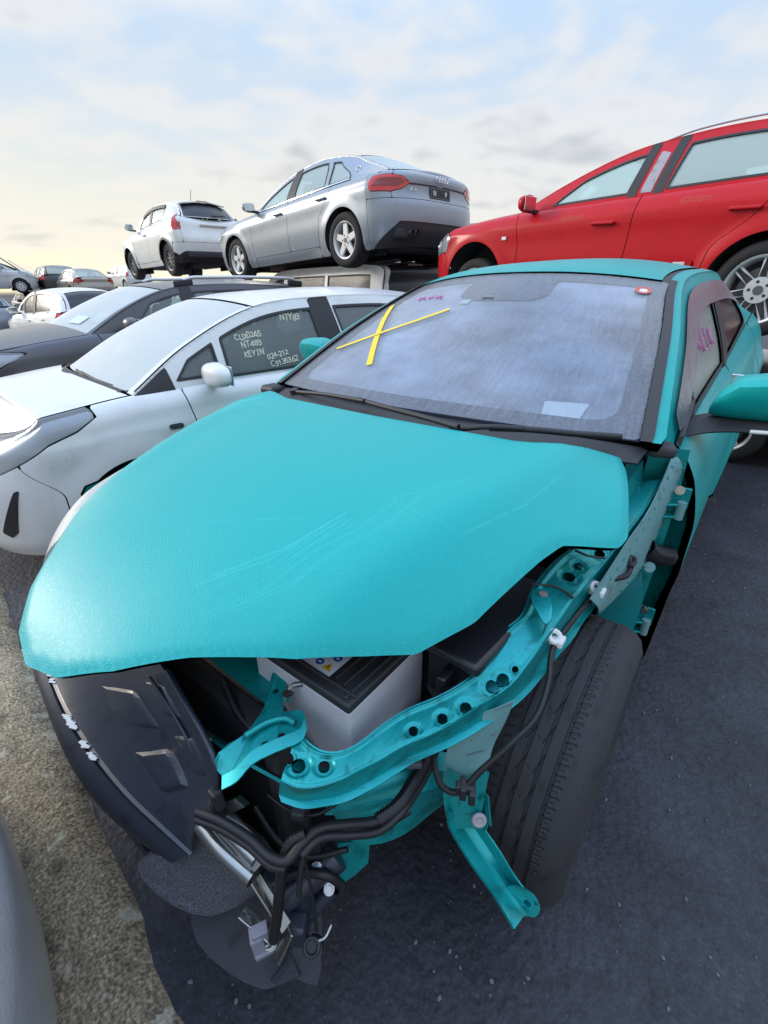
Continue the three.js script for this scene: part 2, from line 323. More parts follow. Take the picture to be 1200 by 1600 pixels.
function addWheel(car, x, y, z, R, W, style, steer = 0, alloy = M.alloy) {
  const g = new THREE.Group(); g.name = 'wheel'; g.position.set(x, y, z); g.rotation.y = steer + (x < 0 ? Math.PI : 0); car.add(g);
  const p = wheelParts(R, W, style);
  part(g, 'tyre', p.tyre, M.tyre); part(g, 'rim', p.rim, alloy); part(g, 'centre_cap', p.cap, M.alloyDark); p.nuts.forEach((n) => part(g, 'wheel_nut', n, M.trim)); part(g, 'hub', p.back, M.under); part(g, 'brake_disc', p.brake, M.alloyDark);
  return g;
}
function seatGeo(x, y, z, w = 0.5) {
  return [rbox(w, 0.16, 0.5, 0.06, 2).translate(x, y + 0.08, z), rbox(w, 0.62, 0.16, 0.06, 2).rotateX(-0.28).translate(x, y + 0.42, z - 0.30), rbox(0.26, 0.18, 0.10, 0.045, 2).rotateX(-0.2).translate(x, y + 0.80, z - 0.40)];
}
function mirrorCap(car, c, side, paintMat, pos, size = [0.20, 0.13, 0.15]) {
  const g = new THREE.Group(); g.name = 'door_mirror'; g.position.set(side * pos[0], pos[1], pos[2]); car.add(g);
  const s = new THREE.SphereGeometry(1, 20, 14), p = s.attributes.position;
  for (let i = 0; i < p.count; i++) { let x = p.getX(i), y = p.getY(i), z = p.getZ(i); const q = Math.pow(Math.pow(Math.abs(x), 3) + Math.pow(Math.abs(y), 3) + Math.pow(Math.abs(z), 3), -1 / 3); x *= q; y *= q; z *= q; if (z < 0) z *= 0.35; const t = 1 - 0.22 * (side * x > 0 ? 1 : 0) * Math.abs(x); p.setXYZ(i, x * size[0] / 2, y * t * size[1] / 2, z * t * size[2] / 2); }
  s.computeVertexNormals();
  part(g, 'mirror_cap', s, paintMat);
  part(g, 'mirror_glass', rbox(size[0] * 0.8, size[1] * 0.78, 0.006, 0.02).translate(0, 0, -size[2] * 0.178), M.chrome);
  part(g, 'mirror_arm', bar([-side * size[0] * 0.75, -size[1] * 0.42, -0.015], [side * 0.02, -size[1] * 0.36, 0], 0.05, 0.035, 0.01), M.trim);
  return g;
}
// c: the shape; o: materials and choices
function buildCar(car, c, o) {
  const f = carSurfaces(c), h = o.cell || 0.03, sides = o.leftOnly ? [1] : [1, -1];
  const smax = f.zF + f.LF, smin = f.zR - f.LR, yb = c.sill, body = o.paint;
  const bottom = curve(c.bottom || [[smin, yb + 0.03], [f.zR, yb], [f.zF, yb], [smax, yb + 0.02]]);
  const arches = (gap) => (s, y) => Math.max(f.aR + gap - Math.hypot(s, y - f.yw), f.aR + gap - Math.hypot(s + c.wb, y - f.yw));
  const dom = (s, y) => Math.max(y - f.top(s), bottom(s) - y, arches(0)(s, y));
  const box = (s0, s1, y0 = yb - 0.05, y1 = c.maxTop || 1.25) => [Math.max(smin, s0), Math.min(smax, s1), y0, y1];
  const tubPanel = (name, region, s0, s1, mat, opt = {}) => {
    if (opt.pair) return part(opt.parent || car, name, panel(f.tubAt, both(dom, region), box(s0, s1, opt.y0, opt.y1), opt.h || h, { flip: true, gap: 0.003, pair: true, ...opt }), mat, opt.label);
    let first; for (const sd of sides) { const p = part(opt.parent || car, name, panel(f.tubAt, both(dom, region), box(s0, s1, opt.y0, opt.y1), opt.h || h, { flip: true, gap: 0.003, mirror: sd < 0, ...opt }), mat, opt.label); first = first || p; } return first;
  };
  const L = c.lines, fr = curve(L.doorFront), rs = curve(L.rearSplit), bs = curve(L.bumperSplit), doors = L.doors.map(curve);
  const hp = c.headlight && sdPoly(c.headlight), head = hp && ((s, y) => Math.max(hp(s, y), y - f.top(s))), tail = c.taillight && sdPoly(c.taillight), grilles = (c.grilles || []).map((g) => sdPoly(g)), dark = (c.rearDark || []).map((g) => sdPoly(g));
  const cut = [head, tail].filter(Boolean);
  // dark shell behind the panel joints
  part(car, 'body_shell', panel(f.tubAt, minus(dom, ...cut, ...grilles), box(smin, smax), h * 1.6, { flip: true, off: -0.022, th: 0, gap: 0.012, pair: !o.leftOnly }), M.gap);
  tubPanel('front_fender', minus(between(bs, fr), ...cut), -1, smax, body);
  let prev = fr; const edges = [...doors, rs];
  const names = L.doors.length === 2 ? ['front_door', 'rear_door'] : ['front_door'];
  names.forEach((nm, i) => {
    const rear = doors[i];
    for (const sd of sides) {
      const d = part(car, nm, panel(f.tubAt, both(dom, between(prev, rear), (s, y) => (c.doorSill ?? yb + 0.10) - y), box(rear(1) - 0.5, prev(1) + 0.5), h, { flip: true, gap: 0.003, mirror: sd < 0 }), body);
      if (c.handles && c.handles[i]) {
        const [hz, hy] = c.handles[i], x = f.tubAt(hz, hy).x;
        part(d, 'door_handle', [rbox(0.028, 0.026, 0.20, 0.012).translate(sd * (x + 0.022), hy + 0.004, hz), rbox(0.03, 0.022, 0.025, 0.008).translate(sd * (x + 0.008), hy + 0.002, hz + 0.085), rbox(0.03, 0.022, 0.025, 0.008).translate(sd * (x + 0.008), hy + 0.002, hz - 0.085)], o.handle || body);
        part(d, 'handle_recess', panel(f.tubAt, sdRound(hz, hy - 0.006, 0.075, 0.026, 0.024), [hz - 0.12, hz + 0.12, hy - 0.06, hy + 0.06], 0.012, { flip: true, off: 0.0015, th: 0.001, mirror: sd < 0 }), o.recess || body);
      }
    }
    prev = rear;
  });
  tubPanel('sill', both(between(fr, doors[doors.length - 1]), (s, y) => y - (c.doorSill ?? yb + 0.10)), -c.wb - 0.5, 0.2, o.sillMat || body);
  tubPanel('quarter_panel', minus(between(doors[doors.length - 1], rs), ...cut), smin, doors[doors.length - 1](1) + 0.5, body);
  // nose
  tubPanel('front_bumper', minus(between(99, bs), ...cut, ...grilles), f.zF - 0.4, smax, body, { pair: !o.leftOnly });
  grilles.forEach((g) => tubPanel('grille', g, f.zF - 0.2, smax, M.trim, { pair: !o.leftOnly, off: -0.03, gap: -0.01 }));
  // tail: bumper below, tailgate or boot lid above
  const yB = c.rearBumperY ?? 0.62, tg = c.tailgateEdge ?? f.zR - 0.28;
  tubPanel('rear_bumper', minus(both(between(rs, -99), (s, y) => y - yB), ...dark, ...cut), smin, f.zR + 0.4, body, { pair: !o.leftOnly });
  tubPanel('rear_corner', minus(both(between(rs, tg), (s, y) => yB - y), ...cut), smin, f.zR + 0.4, body);
  const gate = tubPanel(c.gateName || 'tailgate', minus(both(between(tg, -99), (s, y) => yB - y), ...cut, ...(c.plateCut ? [sdPoly(c.plateCut)] : [])), smin, f.zR, body, { pair: !o.leftOnly });
  dark.forEach((g) => tubPanel('rear_bumper_insert', g, smin, f.zR + 0.4, M.trim, { pair: !o.leftOnly, off: -0.01, gap: -0.002 }));
  if (tail) for (const sd of sides) {
    const b = [Math.min(...c.taillight.map((p) => p[0])) - 0.05, Math.max(...c.taillight.map((p) => p[0])) + 0.05, Math.min(...c.taillight.map((p) => p[1])) - 0.05, Math.max(...c.taillight.map((p) => p[1])) + 0.05];
    const t = part(car, 'tail_light', panel(f.tubAt, tail, b, Math.min(h, 0.02), { flip: true, gap: 0.004, off: 0.006, th: 0.03, mirror: sd < 0 }), M.redLamp);
    if (c.tailInner) part(t, 'lamp_insert', panel(f.tubAt, sdPoly(c.tailInner), b, 0.015, { flip: true, off: 0.010, th: 0.006, mirror: sd < 0 }), o.tailInsert || M.redLampDark);
  }
  if (head) for (const sd of sides) {
    const b = [Math.min(...c.headlight.map((p) => p[0])) - 0.05, Math.min(smax, Math.max(...c.headlight.map((p) => p[0])) + 0.05), Math.min(...c.headlight.map((p) => p[1])) - 0.05, Math.max(...c.headlight.map((p) => p[1])) + 0.05];
    const hl = part(car, 'headlight', panel(f.tubAt, head, b, Math.min(h, 0.02), { flip: true, gap: 0.004, off: 0.003, th: 0.01, mirror: sd < 0 }), M.lens);
    part(hl, 'lamp_housing', panel(f.tubAt, head, b, 0.025, { flip: true, gap: 0.004, off: -0.022, th: -0.02, mirror: sd < 0 }), o.lampMat || M.lampBody);
    for (const [ls, ly, lr] of c.lamps || []) { const q = f.tubAt(ls, ly), q2 = f.tubAt(ls + 0.01, ly), q3 = f.tubAt(ls, ly + 0.01); const nn = q2.clone().sub(q).cross(q3.clone().sub(q)).normalize().negate(); const pt = q.clone().addScaledVector(nn, -0.012);
      part(hl, 'lamp_reflector', [ringAt([sd * pt.x, pt.y, pt.z], [sd * nn.x, nn.y, nn.z], lr, lr * 0.16), new THREE.SphereGeometry(lr * 0.55, 12, 8).translate(sd * pt.x, pt.y, pt.z)], M.alloy); }
  }
  // hood / boot lid: fill between the upper edges
  const cap = (s0, s1, crown, opt = {}) => (u, q) => { const s = mix(s0, s1, q), E = f.tubAt(s, f.top(s) - 0.0004), k = Math.min(1, E.x / 0.35); return V(E.x * u, E.y + (typeof crown === 'function' ? crown(q) : crown) * (1 - Math.pow(Math.abs(u), 2.6)) * k, E.z + (opt.bow || 0) * (1 - u * u) * (opt.bowAt === 0 ? 1 - q : q)); };
  if (!c.noHood) part(car, 'hood', panel(cap(c.hoodBack, smax, c.hoodCrown || 0.05, { bow: c.hoodBow || 0, bowAt: 0 }), (u, q) => Math.max(Math.abs(u) - 0.997, q - 0.998), [-1, 1, 0, 1], 0.05, { flip: true, hb: 0.025, th: 0.02 }), body);
  if (c.boot) part(car, 'boot_lid', panel(cap(c.boot, smin, c.bootCrown || 0.03), (u, q) => Math.max(Math.abs(u) - 0.99, q - 0.995), [-1, 1, 0, 1], 0.05, { hb: 0.03, th: 0.02 }), body);
  // greenhouse
  const A = f.st[0].r[0], B = f.st[f.n - 1].r[0];
  const win = c.windows.map((w) => both(between(curve(w.f), curve(w.r)), (z, y) => y - (f.railY(z) - (w.drop ?? 0.06)), (z, y) => f.top(z) + (w.lift ?? 0.012) - y));
  const sideDom = (z, y) => Math.max(y - f.railY(z) - 0.004, f.top(z) - 0.02 - y, B - z, z - A);
  const sideBox = [B, A, Math.min(f.top(A), f.top(B), f.top((A + B) / 2)) - 0.04, Math.max(...f.st.map((s) => s.r[1])) + 0.02];
  for (const sd of sides) {
    part(car, 'window_frame', panel(f.sideAt, minus(sideDom, ...win), sideBox, Math.min(h, 0.022), { flip: true, th: 0.02, mirror: sd < 0 }), body);
    c.windows.forEach((w, i) => {
      const mat = w.mat || o.sideGlass || M.glassSide;
      const g = part(car, 'side_window', panel(f.sideAt, win[i], sideBox, h, { flip: true, off: -0.008, th: 0, gap: -0.004, mirror: sd < 0 }), mat);
      part(g, 'window_seal', panel(f.sideAt, (z, y) => Math.abs(win[i](z, y) + 0.006) - 0.008, sideBox, Math.min(h, 0.018) * 0.6, { flip: true, off: 0.003, th: 0.006, mirror: sd < 0 }), M.trim);
    });
    for (const b of c.pillars || []) part(car, 'pillar_trim', panel(f.sideAt, both(sdPoly(b), sideDom), sideBox, 0.02, { flip: true, off: 0.003, th: 0.004, gap: 0.002, mirror: sd < 0 }), M.trim);
  }
  const [tH, tR] = c.topSplit, un = c.screenInset || 0.93; // station index of screen header and rear header
  part(car, 'roof', panel(f.topAt, (u, t) => Math.max(tH - t, t - tR), [-1, 1, tH - 0.1, tR + 0.1], 0.05, { hb: 0.1, gap: 0.01, th: 0.02, flip: o.flipTop }), o.roof || body);
  const ws = part(car, 'windscreen', panel(f.topAt, (u, t) => Math.max((Math.abs(u) - un) * 0.6, t - tH + 0.02, 0.02 - t), [-1, 1, 0, tH + 0.1], 0.05, { hb: 0.06, off: -0.004, th: 0.006, flip: o.flipTop }), o.screen || M.glassDew);
  part(ws, 'screen_border', panel(f.topAt, (u, t) => { const d = Math.max((Math.abs(u) - un) * 0.6, t - tH + 0.02, 0.02 - t); return Math.abs(d + 0.018) - 0.02; }, [-1, 1, 0, tH + 0.1], 0.03, { hb: 0.03, off: -0.006, th: 0, flip: o.flipTop }), M.trim);
  for (const sd of [1, -1]) part(car, 'windscreen_pillar', panel(f.topAt, (u, t) => Math.max(-u * sd, (un - Math.abs(u)) * 0.6, t - tH, -t), [-1, 1, 0, tH + 0.02], 0.03, { hb: 0.06, th: 0.02, flip: o.flipTop }), body);
  const rw = part(car, 'rear_window', panel(f.topAt, (u, t) => Math.max((Math.abs(u) - (c.rearInset || 0.88)) * 0.6, tR + 0.05 - t, t - f.n + 1 + (c.rearLift ?? 0.05)), [-1, 1, tR - 0.05, f.n - 1], 0.05, { hb: 0.05, off: -0.004, th: 0.006, flip: o.flipTop }), o.rearGlass || M.glassDark);
  part(car, 'rear_pillar', panel(f.topAt, (u, t) => Math.max(tR - t, -Math.max((Math.abs(u) - (c.rearInset || 0.88)) * 0.6, tR + 0.05 - t, t - f.n + 1 + (c.rearLift ?? 0.05))), [-1, 1, tR, f.n - 1], 0.03, { hb: 0.05, th: 0.02, flip: o.flipTop }), body);
  // under the body
  const half = c.hw - 0.06;
  part(car, 'floor_pan', [rbox(half * 2 - 0.36, 0.10, c.wb + 1.15, 0.03).translate(0, yb + 0.08, -c.wb / 2), rbox(half * 2 - 0.04, 0.10, c.wb - 0.75, 0.03).translate(0, yb + 0.07, -c.wb / 2), rbox(half * 2 - 0.3, 0.12, 0.3, 0.04).translate(0, yb + 0.16, -c.wb - 0.62)], M.under);
  for (const z0 of [0, -c.wb]) for (const sd of sides) part(car, 'wheel_liner', [panel((a, x) => V(sd * (c.hw - 0.02 - x), f.yw + (f.aR + 0.012) * Math.sin(a), z0 + (f.aR + 0.012) * Math.cos(a)), () => -1, [-0.12, Math.PI + 0.12, 0, 0.34], 0.12, { th: 0 }), rbox(0.02, 0.6, 0.8, 0.005).translate(sd * (c.hw - 0.37), f.yw + 0.1, z0)], M.under);
  const track = c.hw - (c.tyreW || 0.2) / 2 - 0.012;
  for (const sd of sides) { if (!c.noFrontWheels) addWheel(car, sd * track, f.yw, 0, c.wheelR, c.tyreW || 0.2, o.wheels || 'plain', o.steer || 0, o.alloy); addWheel(car, sd * track, f.yw, -c.wb, c.wheelR, c.tyreW || 0.2, o.wheels || 'plain', 0, o.alloy); }
  // cabin
  if (o.cabin !== false) {
    const zs = (doors[0](1) + fr(1)) / 2 - 0.25;
    part(car, 'cabin_floor', rbox(half * 2 - 0.2, 0.06, c.wb - 0.2, 0.02).translate(0, yb + 0.20, -c.wb / 2 - 0.1), M.seat);
    part(car, 'dashboard', rbox(half * 2 - 0.16, 0.32, 0.42, 0.09, 3).translate(0, f.top(fr(1)) - 0.16, fr(1) - 0.12), M.dash);
    for (const x of [0.36, -0.36]) part(car, 'front_seat', seatGeo(x, yb + 0.28, zs), o.seat || M.seat);
    part(car, 'rear_seat', [rbox(1.16, 0.16, 0.5, 0.06).translate(0, yb + 0.34, -c.wb + 0.42), rbox(1.16, 0.58, 0.16, 0.06).rotateX(-0.3).translate(0, yb + 0.66, -c.wb + 0.12), rbox(0.24, 0.16, 0.09, 0.04).translate(0.32, yb + 0.98, -c.wb + 0.02), rbox(0.24, 0.16, 0.09, 0.04).translate(-0.32, yb + 0.98, -c.wb + 0.02)], o.seat || M.seat);
    part(car, 'steering_wheel', new THREE.TorusGeometry(0.18, 0.016, 8, 28).rotateX(-0.45).translate(-0.36, f.top(fr(1)) - 0.10, fr(1) - 0.42), M.dash);
  }
  for (const sd of sides) if (c.mirrorAt) mirrorCap(car, c, sd, o.mirror || body, c.mirrorAt, c.mirrorSize);
  return f;
}
// ---------------------------------------------------------------- car shapes
const hatchShape = { // small five-door hatchback
  wb: 2.51, hw: 0.845, wheelR: 0.305, archR: 0.345, tyreW: 0.185, sill: 0.19, doorSill: 0.30, round: 0.12, maxTop: 1.2,
  width: [[0.15, 0.78], [0.30, 0.825], [0.55, 0.845], [0.80, 0.838], [1.1, 0.80]],
  front: [[0.15, 0.72], [0.30, 0.80], [0.55, 0.82], [0.72, 0.74], [0.95, 0.45]],
  rear: [[0.15, -3.06], [0.35, -3.14], [0.60, -3.16], [0.85, -3.10], [1.1, -3.02]],
  top: [[-3.98, 1.06], [-2.9, 1.07], [-2.0, 1.04], [-1.2, 1.00], [-0.4, 0.985], [-0.1, 0.965], [0.3, 0.90], [0.8, 0.82], [1.52, 0.74]],
  crease: [[-2.8, 0.86], [-0.5, 0.80], [0.3, 0.76]], creaseDepth: 0.010,
  lines: { doorFront: [[0.2, -0.44], [0.7, -0.44], [1.0, -0.40]], doors: [[[0.2, -1.42], [1.1, -1.44]], [[0.2, -2.08], [0.62, -2.12], [0.85, -2.30], [1.1, -2.38]]], rearSplit: [[0.2, -2.92], [1.1, -2.92]], bumperSplit: [[0.2, 0.37], [0.52, 0.37], [0.70, 0.60], [0.95, 0.95]] },
  headlight: [[-0.02, 0.885], [0.25, 0.93], [0.62, 0.90], [1.0, 0.84], [1.16, 0.66], [1.05, 0.60], [0.80, 0.62], [0.45, 0.72], [0.18, 0.80]], lamps: [[0.62, 0.74, 0.055], [0.88, 0.69, 0.045]],
  grilles: [[[1.15, 0.66], [1.6, 0.66], [1.6, 0.60], [1.15, 0.61]], [[0.92, 0.50], [1.6, 0.52], [1.6, 0.28], [1.0, 0.26]]],
  taillight: [[-3.0, 1.04], [-3.35, 1.03], [-3.40, 0.80], [-3.1, 0.78], [-2.98, 0.9]], rearBumperY: 0.62,
  handles: [[-1.24, 0.86], [-2.14, 0.90]], hoodBack: -0.05, hoodCrown: 0.085, hoodBow: 0.14,
  stations: [ // r: rail z, y, x; c: centre line z, y
    { r: [-0.06, 0.95, 0.755], c: [0.10, 1.02] }, { r: [-0.50, 1.19, 0.695], c: [-0.36, 1.235] }, { r: [-1.02, 1.385, 0.615], c: [-0.92, 1.435] }, { r: [-1.40, 1.435, 0.585], c: [-1.40, 1.490] },
    { r: [-2.0, 1.435, 0.57], c: [-2.0, 1.50] }, { r: [-2.65, 1.37, 0.555], c: [-2.72, 1.43] }, { r: [-2.86, 1.24, 0.57], c: [-2.92, 1.27] }, { r: [-3.00, 1.07, 0.61], c: [-3.05, 1.08] }],
  topSplit: [2, 5], windows: [{ f: [[0.9, -0.30], [1.2, -0.58], [1.45, -0.9]], r: [[0.9, -0.72], [1.45, -0.70]], lift: 0.05 }, { f: [[0.9, -0.76], [1.45, -0.74]], r: [[0.9, -1.36], [1.45, -1.30]] }, { f: [[0.9, -1.52], [1.45, -1.46]], r: [[1.0, -2.42], [1.2, -2.45], [1.45, -2.2]] }],
  pillars: [[[-1.36, 0.95], [-1.30, 1.5], [-1.46, 1.5], [-1.52, 0.95]]], mirrorAt: [0.93, 1.055, -0.62], mirrorSize: [0.21, 0.15, 0.17],
};
const wagonShape = { // tall estate with roof rails
  ...hatchShape, wb: 2.70, hw: 0.91, wheelR: 0.345, archR: 0.39, tyreW: 0.225, sill: 0.26, doorSill: 0.38, round: 0.13,
  width: [[0.2, 0.84], [0.38, 0.89], [0.62, 0.91], [0.9, 0.90], [1.15, 0.86]],
  front: [[0.2, 0.80], [0.4, 0.88], [0.65, 0.90], [0.85, 0.84], [1.05, 0.55]], rear: [[0.2, -3.50], [0.5, -3.62], [0.8, -3.62], [1.15, -3.52]],
  top: [[-4.3, 1.12], [-3.1, 1.12], [-2.0, 1.09], [-1.0, 1.06], [-0.55, 1.05], [-0.1, 1.01], [0.35, 0.955], [0.9, 0.90], [1.52, 0.87]], crease: [[-3, 0.92], [0.3, 0.86]],
  lines: { doorFront: [[0.2, -0.52], [0.8, -0.52], [1.1, -0.48]], doors: [[[0.2, -1.52], [1.1, -1.54]], [[0.2, -2.22], [0.7, -2.26], [0.95, -2.5], [1.1, -2.6]]], rearSplit: [[0.2, -3.2], [1.1, -3.2]], bumperSplit: [[0.2, 0.42], [0.62, 0.42], [0.74, 0.62], [1.05, 0.95]] },
  headlight: [[0.12, 0.93], [0.55, 0.97], [1.0, 0.95], [1.18, 0.85], [1.12, 0.70], [0.8, 0.72], [0.45, 0.78]], lamps: [[0.75, 0.80, 0.06], [1.0, 0.78, 0.05]],
  grilles: [[[1.2, 0.84], [1.6, 0.84], [1.6, 0.64], [1.22, 0.66]], [[0.9, 0.52], [1.6, 0.54], [1.6, 0.36], [0.95, 0.34]]], taillight: [[-3.2, 1.08], [-3.6, 1.07], [-3.6, 0.84], [-3.2, 0.86]],
  handles: [[-1.34, 0.92], [-2.36, 0.95]], hoodBack: -0.42, hoodCrown: 0.075, hoodBow: 0.14,
  stations: [{ r: [-0.42, 1.03, 0.80], c: [-0.20, 1.07] }, { r: [-0.84, 1.26, 0.73], c: [-0.66, 1.30] }, { r: [-1.28, 1.42, 0.655], c: [-1.14, 1.47] }, { r: [-1.70, 1.47, 0.625], c: [-1.68, 1.525] }, { r: [-2.4, 1.475, 0.61], c: [-2.4, 1.54] }, { r: [-3.1, 1.42, 0.595], c: [-3.16, 1.48] }, { r: [-3.35, 1.28, 0.61], c: [-3.42, 1.31] }, { r: [-3.50, 1.12, 0.64], c: [-3.55, 1.13] }],
  windows: [{ f: [[0.95, -0.78], [1.2, -0.98], [1.5, -1.3]], r: [[1.0, -1.46], [1.5, -1.42]] }, { f: [[1.0, -1.60], [1.5, -1.56]], r: [[1.0, -2.50], [1.5, -2.46]] }, { f: [[1.0, -2.60], [1.5, -2.56]], r: [[1.05, -3.22], [1.5, -3.0]] }],
  pillars: [[[-1.46, 1.0], [-1.42, 1.6], [-1.56, 1.6], [-1.60, 1.0]]], mirrorAt: [1.0, 1.11, -0.78],
};
const sedanShape = { // four-door saloon seen from behind
  ...hatchShape, wb: 2.81, hw: 0.913, wheelR: 0.325, archR: 0.365, tyreW: 0.225, sill: 0.17, doorSill: 0.30, round: 0.11, gateName: 'boot_face',
  width: [[0.15, 0.83], [0.30, 0.885], [0.55, 0.913], [0.80, 0.90], [1.05, 0.865]],
  front: [[0.15, 0.80], [0.35, 0.87], [0.55, 0.88], [0.75, 0.80], [0.95, 0.5]], rear: [[0.15, -3.54], [0.40, -3.64], [0.62, -3.665], [0.80, -3.62], [1.0, -3.65], [1.08, -3.63]],
  top: [[-4.25, 1.0], [-3.7, 0.995], [-3.3, 0.985], [-2.8, 0.98], [-2.0, 0.965], [-1.0, 0.935], [-0.5, 0.92], [-0.1, 0.895], [0.37, 0.84], [0.9, 0.78], [1.52, 0.72]], crease: [[-3.3, 0.82], [-1.5, 0.79], [0.3, 0.74]], creaseDepth: 0.014,
  lines: { doorFront: [[0.2, -0.58], [0.7, -0.58], [1.0, -0.52]], doors: [[[0.2, -1.58], [1.1, -1.62]], [[0.2, -2.28], [0.6, -2.33], [0.8, -2.5], [1.05, -2.62]]], rearSplit: [[0.2, -3.3], [1.1, -3.3]], bumperSplit: [[0.2, 0.40], [0.55, 0.40], [0.62, 0.5], [0.9, 0.9]] },
  headlight: [[0.25, 0.80], [0.9, 0.82], [1.15, 0.78], [1.1, 0.58], [0.6, 0.64], [0.3, 0.70]], lamps: [[0.7, 0.70, 0.05]], grilles: [[[1.2, 0.70], [1.6, 0.70], [1.6, 0.30], [1.3, 0.30]]],
  cornerR: -3.22, LR: 1.2, mR: 3.0, taillight: [[-3.34, 0.86], [-3.42, 0.93], [-3.72, 0.945], [-3.97, 0.925], [-4.10, 0.86], [-3.98, 0.795], [-3.80, 0.765], [-3.40, 0.775]], tailInner: [[-3.42, 0.83], [-3.55, 0.90], [-3.95, 0.905], [-4.02, 0.855], [-3.9, 0.82]],
  rearBumperY: 0.70, tailgateEdge: -3.80, rearDark: [[[-3.86, 0.42], [-3.92, 0.46], [-4.5, 0.46], [-4.5, 0.10], [-3.2, 0.10], [-3.4, 0.19]]],
  handles: [[-1.40, 0.80], [-2.42, 0.835]], hoodBack: -0.45, hoodCrown: 0.07, hoodBow: 0.14, boot: -3.28, bootCrown: 0.035,
  stations: [{ r: [-0.44, 0.91, 0.77], c: [-0.20, 0.965] }, { r: [-0.90, 1.12, 0.70], c: [-0.72, 1.16] }, { r: [-1.36, 1.29, 0.625], c: [-1.24, 1.335] }, { r: [-1.72, 1.355, 0.595], c: [-1.70, 1.405] }, { r: [-2.2, 1.365, 0.58], c: [-2.2, 1.425] }, { r: [-2.72, 1.285, 0.575], c: [-2.70, 1.36] }, { r: [-3.02, 1.165, 0.60], c: [-3.08, 1.21] }, { r: [-3.42, 1.01, 0.66], c: [-3.50, 1.045] }],
  topSplit: [2, 5], windows: [{ f: [[0.85, -0.62], [1.1, -0.98], [1.4, -1.4]], r: [[0.9, -1.50], [1.4, -1.54]] }, { f: [[0.9, -1.68], [1.4, -1.70]], r: [[0.95, -2.40], [1.2, -2.34], [1.4, -2.2]] }, { f: [[0.95, -2.47], [1.2, -2.42], [1.4, -2.3]], r: [[0.95, -2.92], [1.05, -2.86], [1.2, -2.62], [1.3, -2.5]] }],
  pillars: [[[-1.50, 0.9], [-1.54, 1.5], [-1.70, 1.5], [-1.68, 0.9]]], mirrorAt: [0.98, 0.985, -0.72], mirrorSize: [0.20, 0.13, 0.15], rearInset: 0.84,
};
const crossoverShape = { // small rounded crossover seen from behind
  ...hatchShape, wb: 2.53, hw: 0.883, wheelR: 0.335, archR: 0.39, tyreW: 0.215, sill: 0.24, doorSill: 0.34, round: 0.15, flare: 0.05,
  width: [[0.2, 0.80], [0.4, 0.855], [0.7, 0.875], [0.95, 0.85], [1.2, 0.80]], front: [[0.2, 0.72], [0.45, 0.82], [0.8, 0.80], [1.0, 0.6]], rear: [[0.2, -3.10], [0.45, -3.24], [0.65, -3.26], [0.9, -3.16], [1.2, -3.06]],
  top: [[-3.98, 1.11], [-2.9, 1.16], [-2.2, 1.14], [-1.0, 1.08], [-0.3, 1.04], [0.3, 0.98], [0.9, 0.92], [1.52, 0.86]], crease: [[-3, 0.86], [0.3, 0.84]],
  lines: { doorFront: [[0.2, -0.46], [1.1, -0.42]], doors: [[[0.2, -1.42], [1.15, -1.44]], [[0.2, -2.0], [0.66, -2.03], [0.9, -2.25], [1.15, -2.3]]], rearSplit: [[0.2, -2.92], [1.1, -2.92]], bumperSplit: [[0.2, 0.40], [0.6, 0.42], [0.9, 0.9]] },
  headlight: [[0.3, 0.72], [0.7, 0.74], [0.8, 0.6], [0.5, 0.56]], lamps: [], grilles: [[[0.9, 0.6], [1.6, 0.6], [1.6, 0.36], [0.95, 0.36]]],
  taillight: [[-2.84, 0.93], [-2.98, 1.04], [-2.90, 1.20], [-3.05, 1.20], [-3.22, 1.08], [-3.40, 1.0], [-3.42, 0.90], [-3.2, 0.875]], tailInner: [[-3.28, 1.02], [-3.38, 1.0], [-3.38, 0.92], [-3.27, 0.93]], rearBumperY: 0.64, tailgateEdge: -3.40,
  rearDark: [[[-2.8, 0.50], [-3.15, 0.40], [-3.4, 0.47], [-4.2, 0.47], [-4.2, 0.1], [-2.8, 0.1]]], handles: [[-1.26, 0.90]], hoodBack: -0.3, hoodCrown: 0.08,
  stations: [{ r: [-0.30, 1.02, 0.76], c: [-0.10, 1.06] }, { r: [-0.66, 1.24, 0.69], c: [-0.52, 1.28] }, { r: [-1.05, 1.42, 0.61], c: [-0.95, 1.46] }, { r: [-1.5, 1.485, 0.58], c: [-1.5, 1.54] }, { r: [-2.1, 1.475, 0.56], c: [-2.1, 1.55] }, { r: [-2.62, 1.40, 0.55], c: [-2.72, 1.46] }, { r: [-2.80, 1.29, 0.57], c: [-2.95, 1.31] }, { r: [-2.96, 1.14, 0.62], c: [-3.10, 1.13] }],
  windows: [{ f: [[1.0, -0.62], [1.25, -0.85], [1.5, -1.2]], r: [[1.0, -1.36], [1.5, -1.34]] }, { f: [[1.0, -1.48], [1.5, -1.46]], r: [[1.05, -1.95], [1.25, -2.22], [1.5, -2.25]] }],
  pillars: [[[-1.36, 1.0], [-1.34, 1.6], [-1.46, 1.6], [-1.48, 1.0]]], mirrorAt: [0.96, 1.12, -0.62], mirrorSize: [0.2, 0.16, 0.15], rearInset: 0.92,
};
